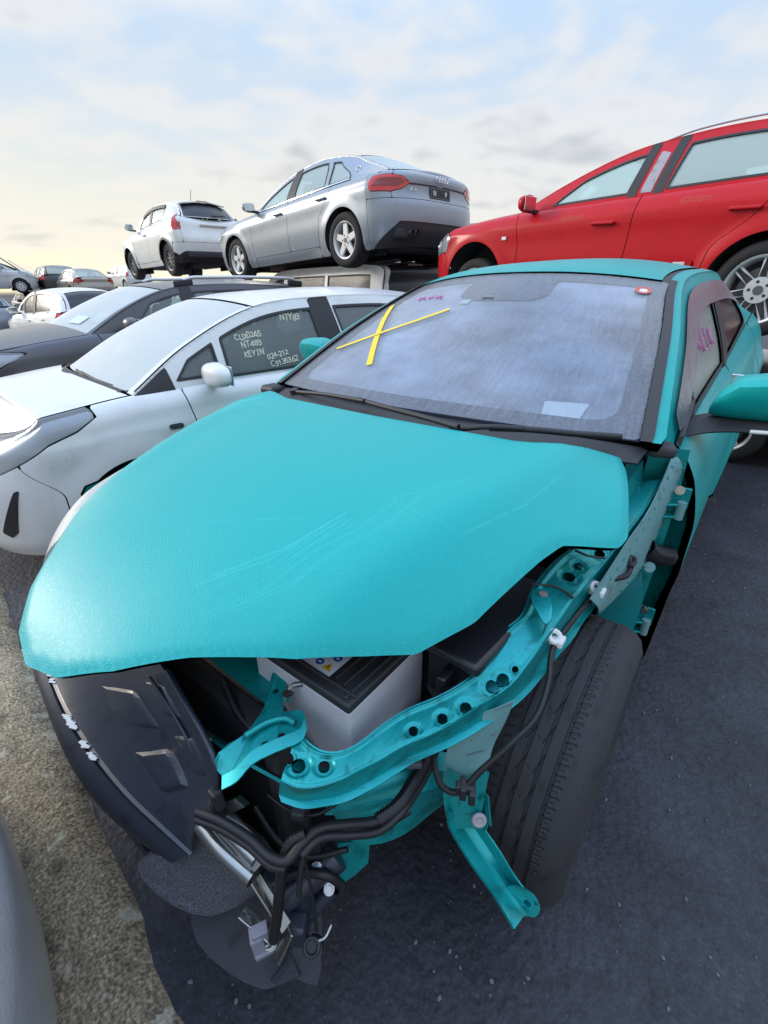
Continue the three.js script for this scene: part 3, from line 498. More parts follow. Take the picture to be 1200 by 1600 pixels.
const sportbackShape = { // five-door premium hatchback, left side towards the viewer
  ...hatchShape, wb: 2.58, hw: 0.883, wheelR: 0.318, archR: 0.362, tyreW: 0.225, sill: 0.17, doorSill: 0.25, round: 0.11, flare: 0.022,
  width: [[0.15, 0.80], [0.3, 0.855], [0.55, 0.883], [0.78, 0.875], [1.05, 0.835]], front: [[0.15, 0.72], [0.35, 0.83], [0.6, 0.84], [0.8, 0.72], [0.95, 0.5]], rear: [[0.15, -3.34], [0.4, -3.44], [0.7, -3.44], [1.0, -3.38]],
  top: [[-4.2, 1.0], [-3.0, 1.02], [-2.4, 1.0], [-1.5, 0.965], [-0.6, 0.92], [-0.2, 0.89], [0.3, 0.83], [0.85, 0.745], [1.52, 0.70]], crease: [[-3.0, 0.885], [-1.5, 0.83], [0.45, 0.735]], creaseDepth: 0.016,
  lines: { doorFront: [[0.15, -0.50], [0.6, -0.52], [0.95, -0.44]], doors: [[[0.15, -1.56], [1.05, -1.60]], [[0.15, -2.16], [0.56, -2.20], [0.78, -2.42], [1.05, -2.60]]], rearSplit: [[0.15, -3.0], [1.05, -3.0]], bumperSplit: [[0.15, 0.39], [0.5, 0.39], [0.6, 0.5], [0.9, 0.85]] },
  headlight: [[0.36, 0.745], [0.6, 0.82], [1.05, 0.76], [1.1, 0.56], [0.8, 0.55], [0.42, 0.60]], lamps: [[0.7, 0.65, 0.05]], grilles: [[[1.2, 0.68], [1.6, 0.68], [1.6, 0.28], [1.3, 0.28]]], taillight: [[-3.0, 0.95], [-3.5, 0.95], [-3.5, 0.78], [-3.0, 0.80]],
  handles: [[-1.36, 0.775], [-2.36, 0.815]], hoodBack: -0.40, hoodCrown: 0.07, hoodBow: 0.14,
  stations: [{ r: [-0.38, 0.895, 0.765], c: [-0.14, 0.945] }, { r: [-0.84, 1.11, 0.70], c: [-0.66, 1.15] }, { r: [-1.28, 1.27, 0.635], c: [-1.16, 1.32] }, { r: [-1.66, 1.335, 0.605], c: [-1.64, 1.39] }, { r: [-2.2, 1.36, 0.59], c: [-2.2, 1.42] }, { r: [-2.9, 1.31, 0.575], c: [-2.96, 1.37] }, { r: [-3.14, 1.18, 0.60], c: [-3.24, 1.20] }, { r: [-3.32, 1.02, 0.64], c: [-3.40, 1.03] }],
  windows: [{ f: [[0.82, -0.62], [1.05, -0.92], [1.3, -1.3]], r: [[0.85, -1.44], [1.3, -1.52]] }, { f: [[0.85, -1.72], [1.3, -1.80]], r: [[0.95, -2.60], [1.1, -2.64], [1.3, -2.58]] }, { f: [[0.95, -2.70], [1.3, -2.68]], r: [[1.0, -3.06], [1.12, -3.0], [1.3, -2.8]] }],
  pillars: [[[-1.44, 0.86], [-1.52, 1.5], [-1.60, 1.5], [-1.52, 0.86]], [[-1.64, 0.86], [-1.72, 1.5], [-1.80, 1.5], [-1.72, 0.86]]], mirrorAt: [0.94, 0.965, -0.62], mirrorSize: [0.21, 0.14, 0.15],
};
const vanShape = { // upright people carrier
  ...hatchShape, wb: 2.85, hw: 0.90, wheelR: 0.33, archR: 0.37, tyreW: 0.205, sill: 0.22, doorSill: 0.32, round: 0.05, beltOut: 0.004,
  width: [[0.2, 0.85], [0.5, 0.90], [0.9, 0.90], [1.15, 0.885]], front: [[0.2, 0.80], [0.5, 0.88], [0.9, 0.78], [1.1, 0.5]], rear: [[0.2, -3.78], [0.5, -3.84], [0.9, -3.83], [1.2, -3.80]], nR: 3.5, mR: 5,
  top: [[-4.4, 1.14], [-2.0, 1.14], [-0.4, 1.11], [0.3, 1.02], [0.9, 0.97], [1.52, 0.9]], crease: undefined,
  lines: { doorFront: [[0.2, -0.45], [1.1, -0.42]], doors: [[[0.2, -1.45], [1.2, -1.47]], [[0.2, -2.35], [0.7, -2.4], [1.2, -2.62]]], rearSplit: [[0.2, -3.3], [1.2, -3.3]], bumperSplit: [[0.2, 0.40], [0.6, 0.42], [0.9, 0.9]] },
  taillight: [[-3.4, 1.1], [-3.62, 1.1], [-3.62, 0.7], [-3.4, 0.7]], handles: [[-1.26, 0.95], [-1.65, 0.95]], hoodBack: -0.3, rearBumperY: 0.55, tailgateEdge: -3.42,
  stations: [{ r: [-0.24, 1.09, 0.82], c: [-0.05, 1.12] }, { r: [-0.66, 1.38, 0.80], c: [-0.5, 1.41] }, { r: [-1.06, 1.62, 0.77], c: [-0.98, 1.65] }, { r: [-1.5, 1.685, 0.765], c: [-1.5, 1.73] }, { r: [-2.6, 1.70, 0.76], c: [-2.6, 1.745] }, { r: [-3.62, 1.675, 0.75], c: [-3.64, 1.715] }, { r: [-3.72, 1.46, 0.80], c: [-3.76, 1.47] }, { r: [-3.79, 1.15, 0.86], c: [-3.82, 1.15] }],
  windows: [{ f: [[1.0, -0.58], [1.35, -0.92], [1.7, -1.2]], r: [[1.0, -1.40], [1.7, -1.38]], drop: 0.11 }, { f: [[1.0, -1.54], [1.7, -1.52]], r: [[1.0, -2.48], [1.7, -2.48]], drop: 0.11 }, { f: [[1.0, -2.56], [1.7, -2.56]], r: [[1.0, -3.50], [1.7, -3.46]], drop: 0.11 }],
  pillars: [], mirrorAt: [1.0, 1.2, -0.6], rearInset: 0.86, rearLift: 0.0,
};
// ---------------------------------------------------------------- the turquoise car with its nose stripped
// thick sheet over rows of points (each row runs the same way)
function sheet(rows, th = 0.004, { smoothU = 1, smoothV = 1, flip = false } = {}) {
  const cs = rows.map((r) => new THREE.CatmullRomCurve3(r.map((p) => V(...p)), false, 'centripetal')), nu = (rows[0].length - 1) * smoothU, nr = (rows.length - 1) * smoothV;
  const rowsU = cs.map((c) => { const out = []; for (let i = 0; i <= nu; i++) out.push(c.getPoint(i / nu)); return out; });
  const grid = [];
  for (let j = 0; j <= nr; j++) grid.push([]);
  for (let i = 0; i <= nu; i++) {
    const col = rowsU.map((r) => r[i]);
    if (smoothV === 1 || col.length < 3) { const n = nr; for (let j = 0; j <= n; j++) { const t = j / n * (col.length - 1), k = Math.min(col.length - 2, Math.floor(t)); grid[j].push(col[k].clone().lerp(col[k + 1], t - k)); } }
    else { const c = new THREE.CatmullRomCurve3(col, false, 'centripetal'); for (let j = 0; j <= nr; j++) grid[j].push(c.getPoint(j / nr)); }
  }
  return gridSheet(grid, th, flip);
}
function gridSheet(grid, th, flip) {
  const nv = grid.length, nu = grid[0].length, pos = [], idx = [], uv = [];
  const N = grid.map((r, j) => r.map((p, i) => { const a = grid[j][Math.min(nu - 1, i + 1)].clone().sub(grid[j][Math.max(0, i - 1)]), b = grid[Math.min(nv - 1, j + 1)][i].clone().sub(grid[Math.max(0, j - 1)][i]); const n = a.cross(b).normalize(); return flip ? n.negate() : n; }));
  for (const s of [0, 1]) for (let j = 0; j < nv; j++) for (let i = 0; i < nu; i++) { const p = grid[j][i], n = N[j][i]; pos.push(p.x - n.x * th * s, p.y - n.y * th * s, p.z - n.z * th * s); uv.push(p.x + p.z, p.y + p.z * 0.3); }
  const at = (s, j, i) => s * nv * nu + j * nu + i, quad = (a, b, c, d, f) => (f ? idx.push(a, c, b, a, d, c) : idx.push(a, b, c, a, c, d));
  for (let j = 0; j < nv - 1; j++) for (let i = 0; i < nu - 1; i++) { quad(at(0, j, i), at(0, j, i + 1), at(0, j + 1, i + 1), at(0, j + 1, i), flip); quad(at(1, j, i), at(1, j, i + 1), at(1, j + 1, i + 1), at(1, j + 1, i), !flip); }
  for (let i = 0; i < nu - 1; i++) { quad(at(0, 0, i), at(1, 0, i), at(1, 0, i + 1), at(0, 0, i + 1), flip); quad(at(0, nv - 1, i), at(1, nv - 1, i), at(1, nv - 1, i + 1), at(0, nv - 1, i + 1), !flip); }
  for (let j = 0; j < nv - 1; j++) { quad(at(0, j, 0), at(0, j + 1, 0), at(1, j + 1, 0), at(1, j, 0), flip); quad(at(0, j, nu - 1), at(0, j + 1, nu - 1), at(1, j + 1, nu - 1), at(1, j, nu - 1), !flip); }
  let g = new THREE.BufferGeometry(); g.setAttribute('position', new THREE.Float32BufferAttribute(pos, 3)); g.setAttribute('uv', new THREE.Float32BufferAttribute(uv, 2)); g.setIndex(idx);
  return creased(g, 0.7);
}
function creased(g, angle = 0.6) { // split normals at sharp edges
  const n = g.index ? g.toNonIndexed() : g; const p = n.attributes.position, cnt = p.count, fn = [], map = new Map(), key = (i) => Math.round(p.getX(i) * 2e4) + ',' + Math.round(p.getY(i) * 2e4) + ',' + Math.round(p.getZ(i) * 2e4);
  const a = V(), b = V(), c = V();
  for (let i = 0; i < cnt; i += 3) { a.fromBufferAttribute(p, i); b.fromBufferAttribute(p, i + 1).sub(a); c.fromBufferAttribute(p, i + 2).sub(a); const f = b.clone().cross(c); fn.push(f); for (let k = 0; k < 3; k++) { const q = key(i + k); if (!map.has(q)) map.set(q, []); map.get(q).push(fn.length - 1); } }
  const nor = new Float32Array(cnt * 3), cosA = Math.cos(angle);
  for (let i = 0; i < cnt; i++) { const f = fn[Math.floor(i / 3)], fu = f.clone().normalize(), s = V(); for (const k of map.get(key(i))) { const gN = fn[k]; if (gN.lengthSq() > 0 && fu.dot(gN.clone().normalize()) > cosA) s.add(gN); } s.normalize(); nor.set([s.x, s.y, s.z], i * 3); }
  n.setAttribute('normal', new THREE.BufferAttribute(nor, 3)); return mergeVertices(n, 1e-5);
}
// flat plate from a loop of points in space
function plate(loop, th = 0.004, holes = []) { // holes: [[x, y, z], radius]
  const pts = loop.map((p) => V(...p)), c = V(); pts.forEach((p) => c.add(p)); c.multiplyScalar(1 / pts.length);
  const n = V(); for (let i = 0; i < pts.length; i++) n.add(pts[i].clone().sub(c).cross(pts[(i + 1) % pts.length].clone().sub(c))); n.normalize(); if (n.y < -0.2) { n.negate(); }
  const ex = pts[1].clone().sub(pts[0]); ex.addScaledVector(n, -ex.dot(n)).normalize(); const ey = n.clone().cross(ex);
  let flat = pts.map((p) => new THREE.Vector2(p.clone().sub(c).dot(ex), p.clone().sub(c).dot(ey))), src = pts;
  if (THREE.ShapeUtils.isClockWise(flat)) { flat = flat.reverse(); src = [...pts].reverse(); }
  const rims = holes.map(([h, r]) => { const o = V(...h).sub(c), hx = o.dot(ex), hy = o.dot(ey), l = []; for (let i = 0; i < 14; i++) { const a = -i / 14 * 2 * Math.PI; l.push(new THREE.Vector2(hx + r * Math.cos(a), hy + r * Math.sin(a))); } return l; });
  const outer = src.length, to3 = (q) => c.clone().addScaledVector(ex, q.x).addScaledVector(ey, q.y);
  const tri = THREE.ShapeUtils.triangulateShape(flat, rims), pos = [], uv = [], idx = [];
  src = [...src, ...rims.flat().map(to3)]; flat = [...flat, ...rims.flat()]; const m = src.length;
  for (const s of [0, 1]) src.forEach((p, i) => { pos.push(p.x - n.x * th * s, p.y - n.y * th * s, p.z - n.z * th * s); uv.push(flat[i].x, flat[i].y); });
  for (const t of tri) { idx.push(t[0], t[1], t[2]); idx.push(m + t[0], m + t[2], m + t[1]); }
  const ring = (s, k) => { for (let i = 0; i < k; i++) { const a = s + i, b = s + (i + 1) % k; idx.push(a, m + a, b, b, m + a, m + b); } };
  ring(0, outer); rims.forEach((l, i) => ring(outer + i * 14, 14));
  const g = new THREE.BufferGeometry(); g.setAttribute('position', new THREE.Float32BufferAttribute(pos, 3)); g.setAttribute('uv', new THREE.Float32BufferAttribute(uv, 2)); g.setIndex(idx);
  return creased(g, 0.5);
}
const rounded = (loop, n = 3) => { const c = new THREE.CatmullRomCurve3(loop.map((p) => V(...p)), true, 'centripetal', 0.5), out = []; for (let i = 0; i < loop.length * n; i++) out.push(c.getPoint(i / (loop.length * n)).toArray()); return out; };
function ribbed(points, r, pitch = 0.006) { // corrugated conduit
  const c = new THREE.CatmullRomCurve3(points.map((p) => V(...p)), false, 'centripetal'), n = Math.ceil(c.getLength() / pitch) * 2, g = new THREE.TubeGeometry(c, n, r, 8, false), p = g.attributes.position, q = V();
  for (let i = 0; i <= n; i++) { const k = i % 2 ? 0.84 : 1.06, o = c.getPointAt(i / n); for (let j = 0; j <= 8; j++) { const v = i * 9 + j; q.fromBufferAttribute(p, v).sub(o).multiplyScalar(k).add(o); p.setXYZ(v, q.x, q.y, q.z); } }
  g.computeVertexNormals(); return g;
}
const bolt = (c, n = [0, 1, 0], r = 0.009) => { const q = V(...n).normalize(); return [disc(c, n, r * 1.5, 0.003, 18), disc([c[0] + q.x * 0.004, c[1] + q.y * 0.004, c[2] + q.z * 0.004], n, r, 0.008, 6)]; };

const tealDew = P({ color: lin(0.0008, 0.40, 0.40), roughness: 0.45, metalness: 0.0, specularIntensity: 0.45, clearcoat: 0.25, clearcoatRoughness: 0.25, map: streaks, bumpMap: withRepeat(dew, 7), bumpScale: 0.0006 });
// hood paint under a film of dew that has been wiped and run in places
const hoodMap = (() => {
  const W = 1024, H = 768, cv = document.createElement('canvas'); cv.width = W; cv.height = H; const x = cv.getContext('2d'); x.fillStyle = 'rgb(0,164,163)'; x.fillRect(0, 0, W, H);
  for (let i = 0; i < 26000; i++) { const k = rnd(); x.fillStyle = k < 0.5 ? 'rgba(0,140,140,0.35)' : 'rgba(70,195,192,0.28)'; const r = 0.6 + 1.3 * rnd(); x.fillRect(rnd() * W, rnd() * H, r, r); }
  const X = (mx) => (mx + 0.83) / 1.66 * W, Y = (mz) => (0.84 - mz) / 1.24 * H; x.lineCap = 'round';
  const wipe = (pts, n, spread, w, a) => { for (let k = 0; k < n; k++) { const ox = (rnd() - 0.5) * spread, oz = (rnd() - 0.5) * spread; x.strokeStyle = `rgba(120,215,212,${a * (0.4 + rnd())})`; x.lineWidth = w * (0.4 + rnd()); x.beginPath(); const s = Math.floor(rnd() * (pts.length - 1)), e = pts.length; pts.slice(s > 1 ? 0 : s, e).forEach(([mx, mz], i) => { const jx = X(mx + ox + (rnd() - 0.5) * 0.012), jz = Y(mz + oz + (rnd() - 0.5) * 0.012); i ? x.lineTo(jx, jz) : x.moveTo(jx, jz); }); x.stroke(); } };
  wipe([[-0.55, 0.42], [-0.60, 0.28], [-0.62, 0.12], [-0.60, -0.05], [-0.52, -0.2]], 16, 0.10, 3.5, 0.28);
  wipe([[0.28, 0.60], [0.34, 0.50], [0.36, 0.38], [0.40, 0.28], [0.40, 0.16], [0.45, 0.06]], 12, 0.06, 1.6, 0.12);
  wipe([[0.22, 0.56], [0.30, 0.44], [0.33, 0.30]], 6, 0.04, 2, 0.2); wipe([[0.2, 0.1], [0.35, 0.2], [0.5, 0.22]], 4, 0.06, 2, 0.14); wipe([[-0.3, 0.5], [0.0, 0.45], [0.2, 0.35]], 4, 0.12, 1.6, 0.12); wipe([[0.55, 0.2], [0.6, 0.05], [0.62, -0.1]], 4, 0.06, 2, 0.16);
  const t = new THREE.CanvasTexture(cv); t.colorSpace = THREE.SRGBColorSpace; t.repeat.set(1 / 1.66, 1 / 1.24); t.offset.set(0.5, 0.4 / 1.24); return t;
})();
const hoodPaint = P({ map: hoodMap, roughness: 0.45, specularIntensity: 0.45, clearcoat: 0.28, clearcoatRoughness: 0.34, bumpMap: withRepeat(dew, 7), bumpScale: 0.0006 });
const tealBay = P({ color: lin(0.004, 0.34, 0.35), map: grime, roughness: 0.42, metalness: 0.55, clearcoat: 0.3, clearcoatRoughness: 0.22, bumpMap: withRepeat(blotch, 5), bumpScale: 0.0008 });
const tealDull = P({ color: lin(0.17, 0.36, 0.37), map: grime, roughness: 0.6, metalness: 0.15 });
const blackPlastic = P({ color: lin(0.020, 0.026, 0.044), roughness: 0.40, clearcoat: 0.35, clearcoatRoughness: 0.3, map: grime, bumpMap: withRepeat(blotch, 6), bumpScale: 0.0006 });
const feltMap = dataMap(256, 256, () => { const x = rnd() < 0.16 ? 0.42 + 0.2 * rnd() : 0.22 + 0.08 * rnd(); return [x, x, x * 1.08]; }, true, 6);
const felt_ = S({ color: 0xffffff, map: feltMap, roughness: 1, bumpMap: feltMap, bumpScale: 0.002 });
const cable = S({ color: lin(0.012, 0.012, 0.015), roughness: 0.5 });
const steel = S({ color: lin(0.34, 0.35, 0.34), roughness: 0.42, metalness: 0.9, roughnessMap: blotch });
const whitePlastic = S({ color: lin(0.72, 0.74, 0.74), roughness: 0.5 });

const car = thing('turquoise_car', 'turquoise car with front bumper and wing removed and yellow tape cross on windscreen', 'car');
const heroShape = {
  wb: 2.64, hw: 0.90, wheelR: 0.345, archR: 0.40, sill: 0.20, round: 0.03, beltOut: 0.0, flare: 0.03, cornerR: -2.9, LR: 0.9, nR: 2.2, mR: 2.4,
  width: [[0.15, 0.845], [0.33, 0.872], [0.5, 0.888], [0.62, 0.90], [0.75, 0.899], [0.885, 0.872], [0.955, 0.835], [1.0, 0.80], [1.3, 0.775]],
  front: [[0, 0.8], [1, 0.8]], rear: [[0.15, -3.30], [0.5, -3.42], [0.9, -3.40], [1.3, -3.22]],
  top: [[-3.6, 1.10], [-2.9, 1.26], [-2.3, 1.20], [-1.7, 1.11], [-1.0, 1.045], [-0.62, 1.005], [-0.3, 0.99], [2, 0.9]],
  stations: [{ r: [-0.46, 1.03, 0.785], c: [-0.33, 1.045] }, { r: [-0.90, 1.25, 0.70], c: [-0.78, 1.275] }, { r: [-1.35, 1.42, 0.612], c: [-1.22, 1.475] }, { r: [-1.72, 1.462, 0.648], c: [-1.72, 1.53] }, { r: [-2.2, 1.445, 0.645], c: [-2.2, 1.535] }, { r: [-2.75, 1.37, 0.615], c: [-2.85, 1.44] }, { r: [-3.05, 1.24, 0.61], c: [-3.15, 1.25] }, { r: [-3.22, 1.13, 0.62], c: [-3.30, 1.10] }],
};
const hs = carSurfaces(heroShape);
const side2 = (z, y) => { const lift = hs.top(z) - 1.0, yy = y - lift * smooth(0.55, 1.0, y), p = hs.tubAt(z, Math.min(yy, 1.3)); const k = clamp((y - (hs.top(z) - 0.03)) / 0.03, 0, 0.999); return V(p.x, y, p.z); };

// hood: outline in plan, height from a crowned profile
{
  const half = [[0, 0.828], [0.10, 0.806], [0.20, 0.746], [0.30, 0.660], [0.45, 0.553], [0.535, 0.474], [0.598, 0.412], [0.650, 0.305], [0.675, 0.20], [0.692, 0.125], [0.712, 0.060], [0.763, 0.008], [0.800, -0.035], [0.806, -0.075], [0.778, -0.165], [0.735, -0.300], [0.705, -0.365], [0.66, -0.335], [0.60, -0.292], [0.45, -0.252], [0.25, -0.235], [0, -0.228]];
  const outline = [...half, ...half.slice(1, -1).reverse().map(([x, z]) => [-x, z])];
  const cen = curve([[-0.4, 1.052], [-0.23, 1.046], [0.0, 1.030], [0.2, 1.004], [0.4, 0.962], [0.55, 0.918], [0.68, 0.868], [0.76, 0.832], [0.81, 0.803], [0.9, 0.75]]);
  const drop = curve([[-0.4, 0.045], [-0.25, 0.05], [0.0, 0.105], [0.2, 0.118], [0.4, 0.135], [0.6, 0.165], [0.8, 0.18]]), wide = curve([[-0.4, 0.72], [-0.2, 0.78], [0.0, 0.79], [0.15, 0.74], [0.3, 0.68], [0.45, 0.62], [0.6, 0.55], [0.8, 0.5]]);
  const H = (x, z) => { const u = Math.abs(x) / wide(z); let y = cen(z) - drop(z) * Math.pow(u, 4); y += 0.016 * Math.exp(-Math.pow((Math.abs(x) - mix(0.60, 0.44, smooth(-0.3, 0.6, z))) / 0.08, 2)) * smooth(0.75, 0.35, z); return y; };
  const sd = sdPoly(outline);
  const P3 = (x, z) => { const d = -sd(x, z), k = clamp(1 - d / 0.02); return V(x, H(x, z) - 0.007 * k * k, z); };
  part(car, 'hood', panel(P3, sd, [-0.83, 0.83, -0.40, 0.84], 0.0115, { flip: true, th: 0.016, uvs: 1 }), hoodPaint);
  // inner stiffening panel under the hood skin
  part(car, 'hood_inner_panel', panel((x, z) => V(x, H(x, z) - 0.03, z), (x, z) => sd(x, z) + 0.045, [-0.83, 0.83, -0.40, 0.84], 0.03, { th: 0 }), tealBay);
}
// greenhouse
{
  const un = 0.936, tH = 1.93, tR = 5, glassT = 0.02;
  const scr = (u, t) => Math.max((Math.abs(u) - un) * 0.66, (t - tH) * 0.5, (glassT - t) * 0.5);
  const clear = (u, t) => { const cx = Math.abs(u) - 0.845, cy = Math.max(t - 1.80, 0.155 - t), qx = Math.max(cx * 0.7 + 0.07, 0), qy = Math.max(cy * 0.5 + 0.07, 0); let d = Math.hypot(qx, qy) - 0.07; const dip = sdRound(0.02, 1.70, 0.30, 0.26, 0.14)(u, t) * 0.55; return Math.max(d, -dip); };
  const film = dataMap(1024, 1024, (u, v) => { const run = tileNoise(u, v, 90, 3) * 0.5 + 0.8 * tileNoise(u + 0.004 * tileNoise(u, v, 20, 9), v * 0.06, 150, 5), patch = tileFbm(u, v, 4, 4, 12), bead = rnd() < 0.10 ? -0.25 * rnd() : 0; const x = 0.88 + 0.05 * run + 0.05 * patch + 0.5 * bead; return [x, x, x]; }, false, 0.5, 0.5); film.offset.set(0.5, 0);
  const mist = dataMap(256, 256, (u, v) => { const x = 0.70 + 0.55 * tileFbm(u, v, 3, 4, 17) + 0.2 * tileFbm(u, v, 12, 3, 6); return [clamp(x, 0.3, 0.95), clamp(x, 0.3, 0.95), clamp(x, 0.3, 0.95)]; });
  const screenGlass = P({ color: lin(0.66, 0.73, 0.84), transmission: 1, transmissionMap: film, thickness: 0, roughness: 0.07, ior: 1.5, bumpMap: withRepeat(dewRun, 1.8, 1.0), bumpScale: 0.0009 });
  const ws = part(car, 'windscreen', panel(hs.topAt, scr, [-1, 1, 0, 2], 0.03, { hb: 0.04, off: 0, th: 0.005 }), screenGlass);
  part(ws, 'condensation', panel(hs.topAt, clear, [-1, 1, 0, 2], 0.03, { hb: 0.04, off: -0.012, th: 0 }), P({ color: lin(0.72, 0.77, 0.82), transmission: 1, transmissionMap: withRepeat(mist, 0.5, 0.5), thickness: 0, roughness: 0.75 }), 'pale condensation inside the glass');
  part(ws, 'black_border', panel(hs.topAt, minus((u, t) => scr(u, t) + 0.002, clear), [-1, 1, 0, 2], 0.012, { hb: 0.014, off: -0.007, th: 0 }), P({ color: lin(0.02, 0.02, 0.028), roughness: 0.5 }));
  for (const sd of [1, -1]) part(car, 'screen_moulding', panel(hs.topAt, (u, t) => Math.max(-u * sd, Math.abs(Math.abs(u) - 0.948) - 0.020, (t - 1.97) * 0.5, -t), [-1, 1, 0, 2], 0.012, { hb: 0.05, off: 0.008, th: 0.012 }), M.trim);
  for (const sd of [1, -1]) part(car, 'windscreen_pillar', panel(hs.topAt, (u, t) => Math.max(-u * sd, (0.93 - Math.abs(u)) * 0.66, (t - 2.0) * 0.5, (Math.abs(u) - 1.002) * 0.66, -t), [-1.01, 1.01, 0, 2.05], 0.02, { hb: 0.06, off: 0.006, th: 0.03 }), tealDew);
  part(car, 'roof', panel(hs.topAt, (u, t) => Math.max((Math.abs(u) - 0.885) * 0.65, (tH + 0.02 - t) * 0.5, (t - tR) * 0.5), [-1, 1, tH - 0.05, tR + 0.1], 0.03, { hb: 0.08, off: 0.004, th: 0.02 }), tealDew);
  for (const sd of [1, -1]) part(car, 'roof_moulding', panel(hs.topAt, (u, t) => Math.max(-u * sd, (Math.abs(Math.abs(u) - 0.908) - 0.024) * 0.65, (tH - t) * 0.5, (t - tR) * 0.5), [-1, 1, tH - 0.05, tR + 0.1], 0.012, { hb: 0.08, off: -0.002, th: 0.01 }), M.trimGrey);
  for (const sd of [1, -1]) part(car, 'roof_rail', panel(hs.topAt, (u, t) => Math.max(-u * sd, (0.93 - Math.abs(u)) * 0.65, (1.96 - t) * 0.5, (t - 7) * 0.5), [-1, 1, tH, 7], 0.012, { hb: 0.08, off: 0.005, th: 0.02 }), tealDew);
  part(car, 'rear_window', panel(hs.topAt, (u, t) => Math.max((Math.abs(u) - 0.9) * 0.65, (tR + 0.05 - t) * 0.5, (t - 6.95) * 0.5), [-1, 1, tR, 7], 0.06, { hb: 0.1, th: 0.005 }), M.glassDark);
  // sides
  const beltX = (z) => side2(z, hs.top(z)).x, sideAt = (z, y) => { const yb = hs.top(z) - 0.01, t = clamp((y - yb) / Math.max(0.02, hs.railY(z) - yb)); return V(mix(beltX(z), hs.railX(z), Math.pow(t, 1.3)), y, z); };
  const A = -0.50, B = -3.2, dom = (z, y) => Math.max(y - hs.railY(z) - 0.004, hs.top(z) - 0.01 - y, B - z, z - A), box = [B, A, 0.97, 1.5];
  const W = [both(between(curve([[1.0, -0.66], [1.2, -0.94], [1.4, -1.35]]), curve([[1.0, -0.82], [1.4, -0.86]]))), both(between(curve([[1.0, -0.85], [1.2, -0.95], [1.4, -1.35]]), curve([[1.0, -1.56], [1.4, -1.60]]))), both(between(curve([[1.0, -1.70], [1.4, -1.72]]), curve([[1.1, -2.20], [1.25, -2.42], [1.4, -2.5]])))].map((f, i) => (z, y) => Math.max(f(z, y), y - (hs.railY(z) - 0.055), hs.top(z) + 0.012 - y));
  const sideClear = P({ color: lin(0.48, 0.58, 0.50), transmission: 0.5, thickness: 0, roughness: 0.22, ior: 1.5, bumpMap: withRepeat(dewRun, 3), bumpScale: 0.0012 });
  for (const sd of [1, -1]) {
    const mirror = sd < 0;
    part(car, 'window_frame', panel(sideAt, minus(dom, ...W), box, 0.016, { flip: true, th: 0.02, mirror }), tealDew);
    W.forEach((w, i) => {
      const g = part(car, 'side_window', panel(sideAt, w, box, 0.03, { flip: true, off: -0.006, th: 0, gap: -0.004, mirror }), i === 2 ? M.glassDark : sideClear);
      part(g, 'window_seal', panel(sideAt, (z, y) => Math.abs(w(z, y) + 0.004) - 0.008, box, 0.012, { flip: true, off: 0.003, th: 0.006, mirror }), M.trim);
    });
    part(car, 'pillar_trim', panel(sideAt, both(dom, between(curve([[1.0, -1.58], [1.4, -1.62]]), curve([[1.0, -1.69], [1.4, -1.71]])), (z, y) => y - hs.railY(z) + 0.05), box, 0.016, { flip: true, off: 0.004, th: 0.004, mirror }), M.trim);
    const visorOut = (z, y) => { const p = sideAt(z, y), t = clamp((hs.railY(z) - y) / 0.16); p.x += 0.008 + 0.010 * Math.sin(Math.PI * Math.min(1, t * 0.6)); return p; };
    part(car, 'window_visor', panel(visorOut, both((z, y) => y - (hs.railY(z) - 0.03), (z, y) => hs.railY(z) - 0.105 - y, between(-0.62, -2.45), (z, y) => hs.top(z) + 0.03 - y), box, 0.014, { flip: true, th: 0.003, mirror }), P({ color: lin(0.36, 0.36, 0.39), transmission: 0.65, thickness: 0, roughness: 0.25, bumpMap: withRepeat(dewRun, 3), bumpScale: 0.001 }), 'smoky plastic wind deflector streaked with dew');
  }
  // doors and quarter: skins
  const arch = (z, y) => Math.max(0.40 - Math.hypot(z + 2.64, y - 0.345));
  const skin = (z, y) => side2(z, y), dF = curve([[0.2, -0.615], [0.4, -0.60], [0.75, -0.60], [1.0, -0.615], [1.1, -0.62]]), dM = curve([[0.2, -1.64], [1.1, -1.66]]), dR = curve([[0.2, -2.22], [0.7, -2.28], [0.9, -2.45], [1.2, -2.5]]);
  const yd = (z, y) => Math.max(y - hs.top(z), 0.30 - y), sbox = (a, b) => [a, b, 0.15, 1.3];
  for (const sd of [1, -1]) {
    const mirror = sd < 0;
    const fd = part(car, 'front_door', panel(skin, both(yd, between(dF, dM)), sbox(-1.8, -0.5), 0.02, { flip: true, gap: 0.003, th: 0.02, mirror }), tealDew);
    part(fd, 'door_end', gridSheet((() => { const rows = []; for (let j = 0; j <= 24; j++) { const y = mix(0.31, 0.99, j / 24), row = []; for (let i = 0; i <= 5; i++) { const z = dF(y) - 0.004, x = skin(z, y).x - 0.004 - 0.125 * i / 5; row.push(V(sd * x, y, z - 0.012 - 0.02 * Math.sin(Math.PI * i / 5) - 0.03 * (i / 5))); } rows.push(row); } return rows; })(), 0.004, sd > 0), tealBay);
    part(car, 'rear_door', panel(skin, both(yd, between(dM, dR), arch), sbox(-2.7, -1.5), 0.025, { flip: true, gap: 0.003, th: 0.02, mirror }), tealDew);
    part(car, 'quarter_panel', panel(skin, both((z, y) => y - hs.top(z), (z, y) => 0.3 - y, between(dR, -9), arch), sbox(-3.8, -2.1), 0.03, { flip: true, gap: 0.003, th: 0.02, mirror }), tealDew);
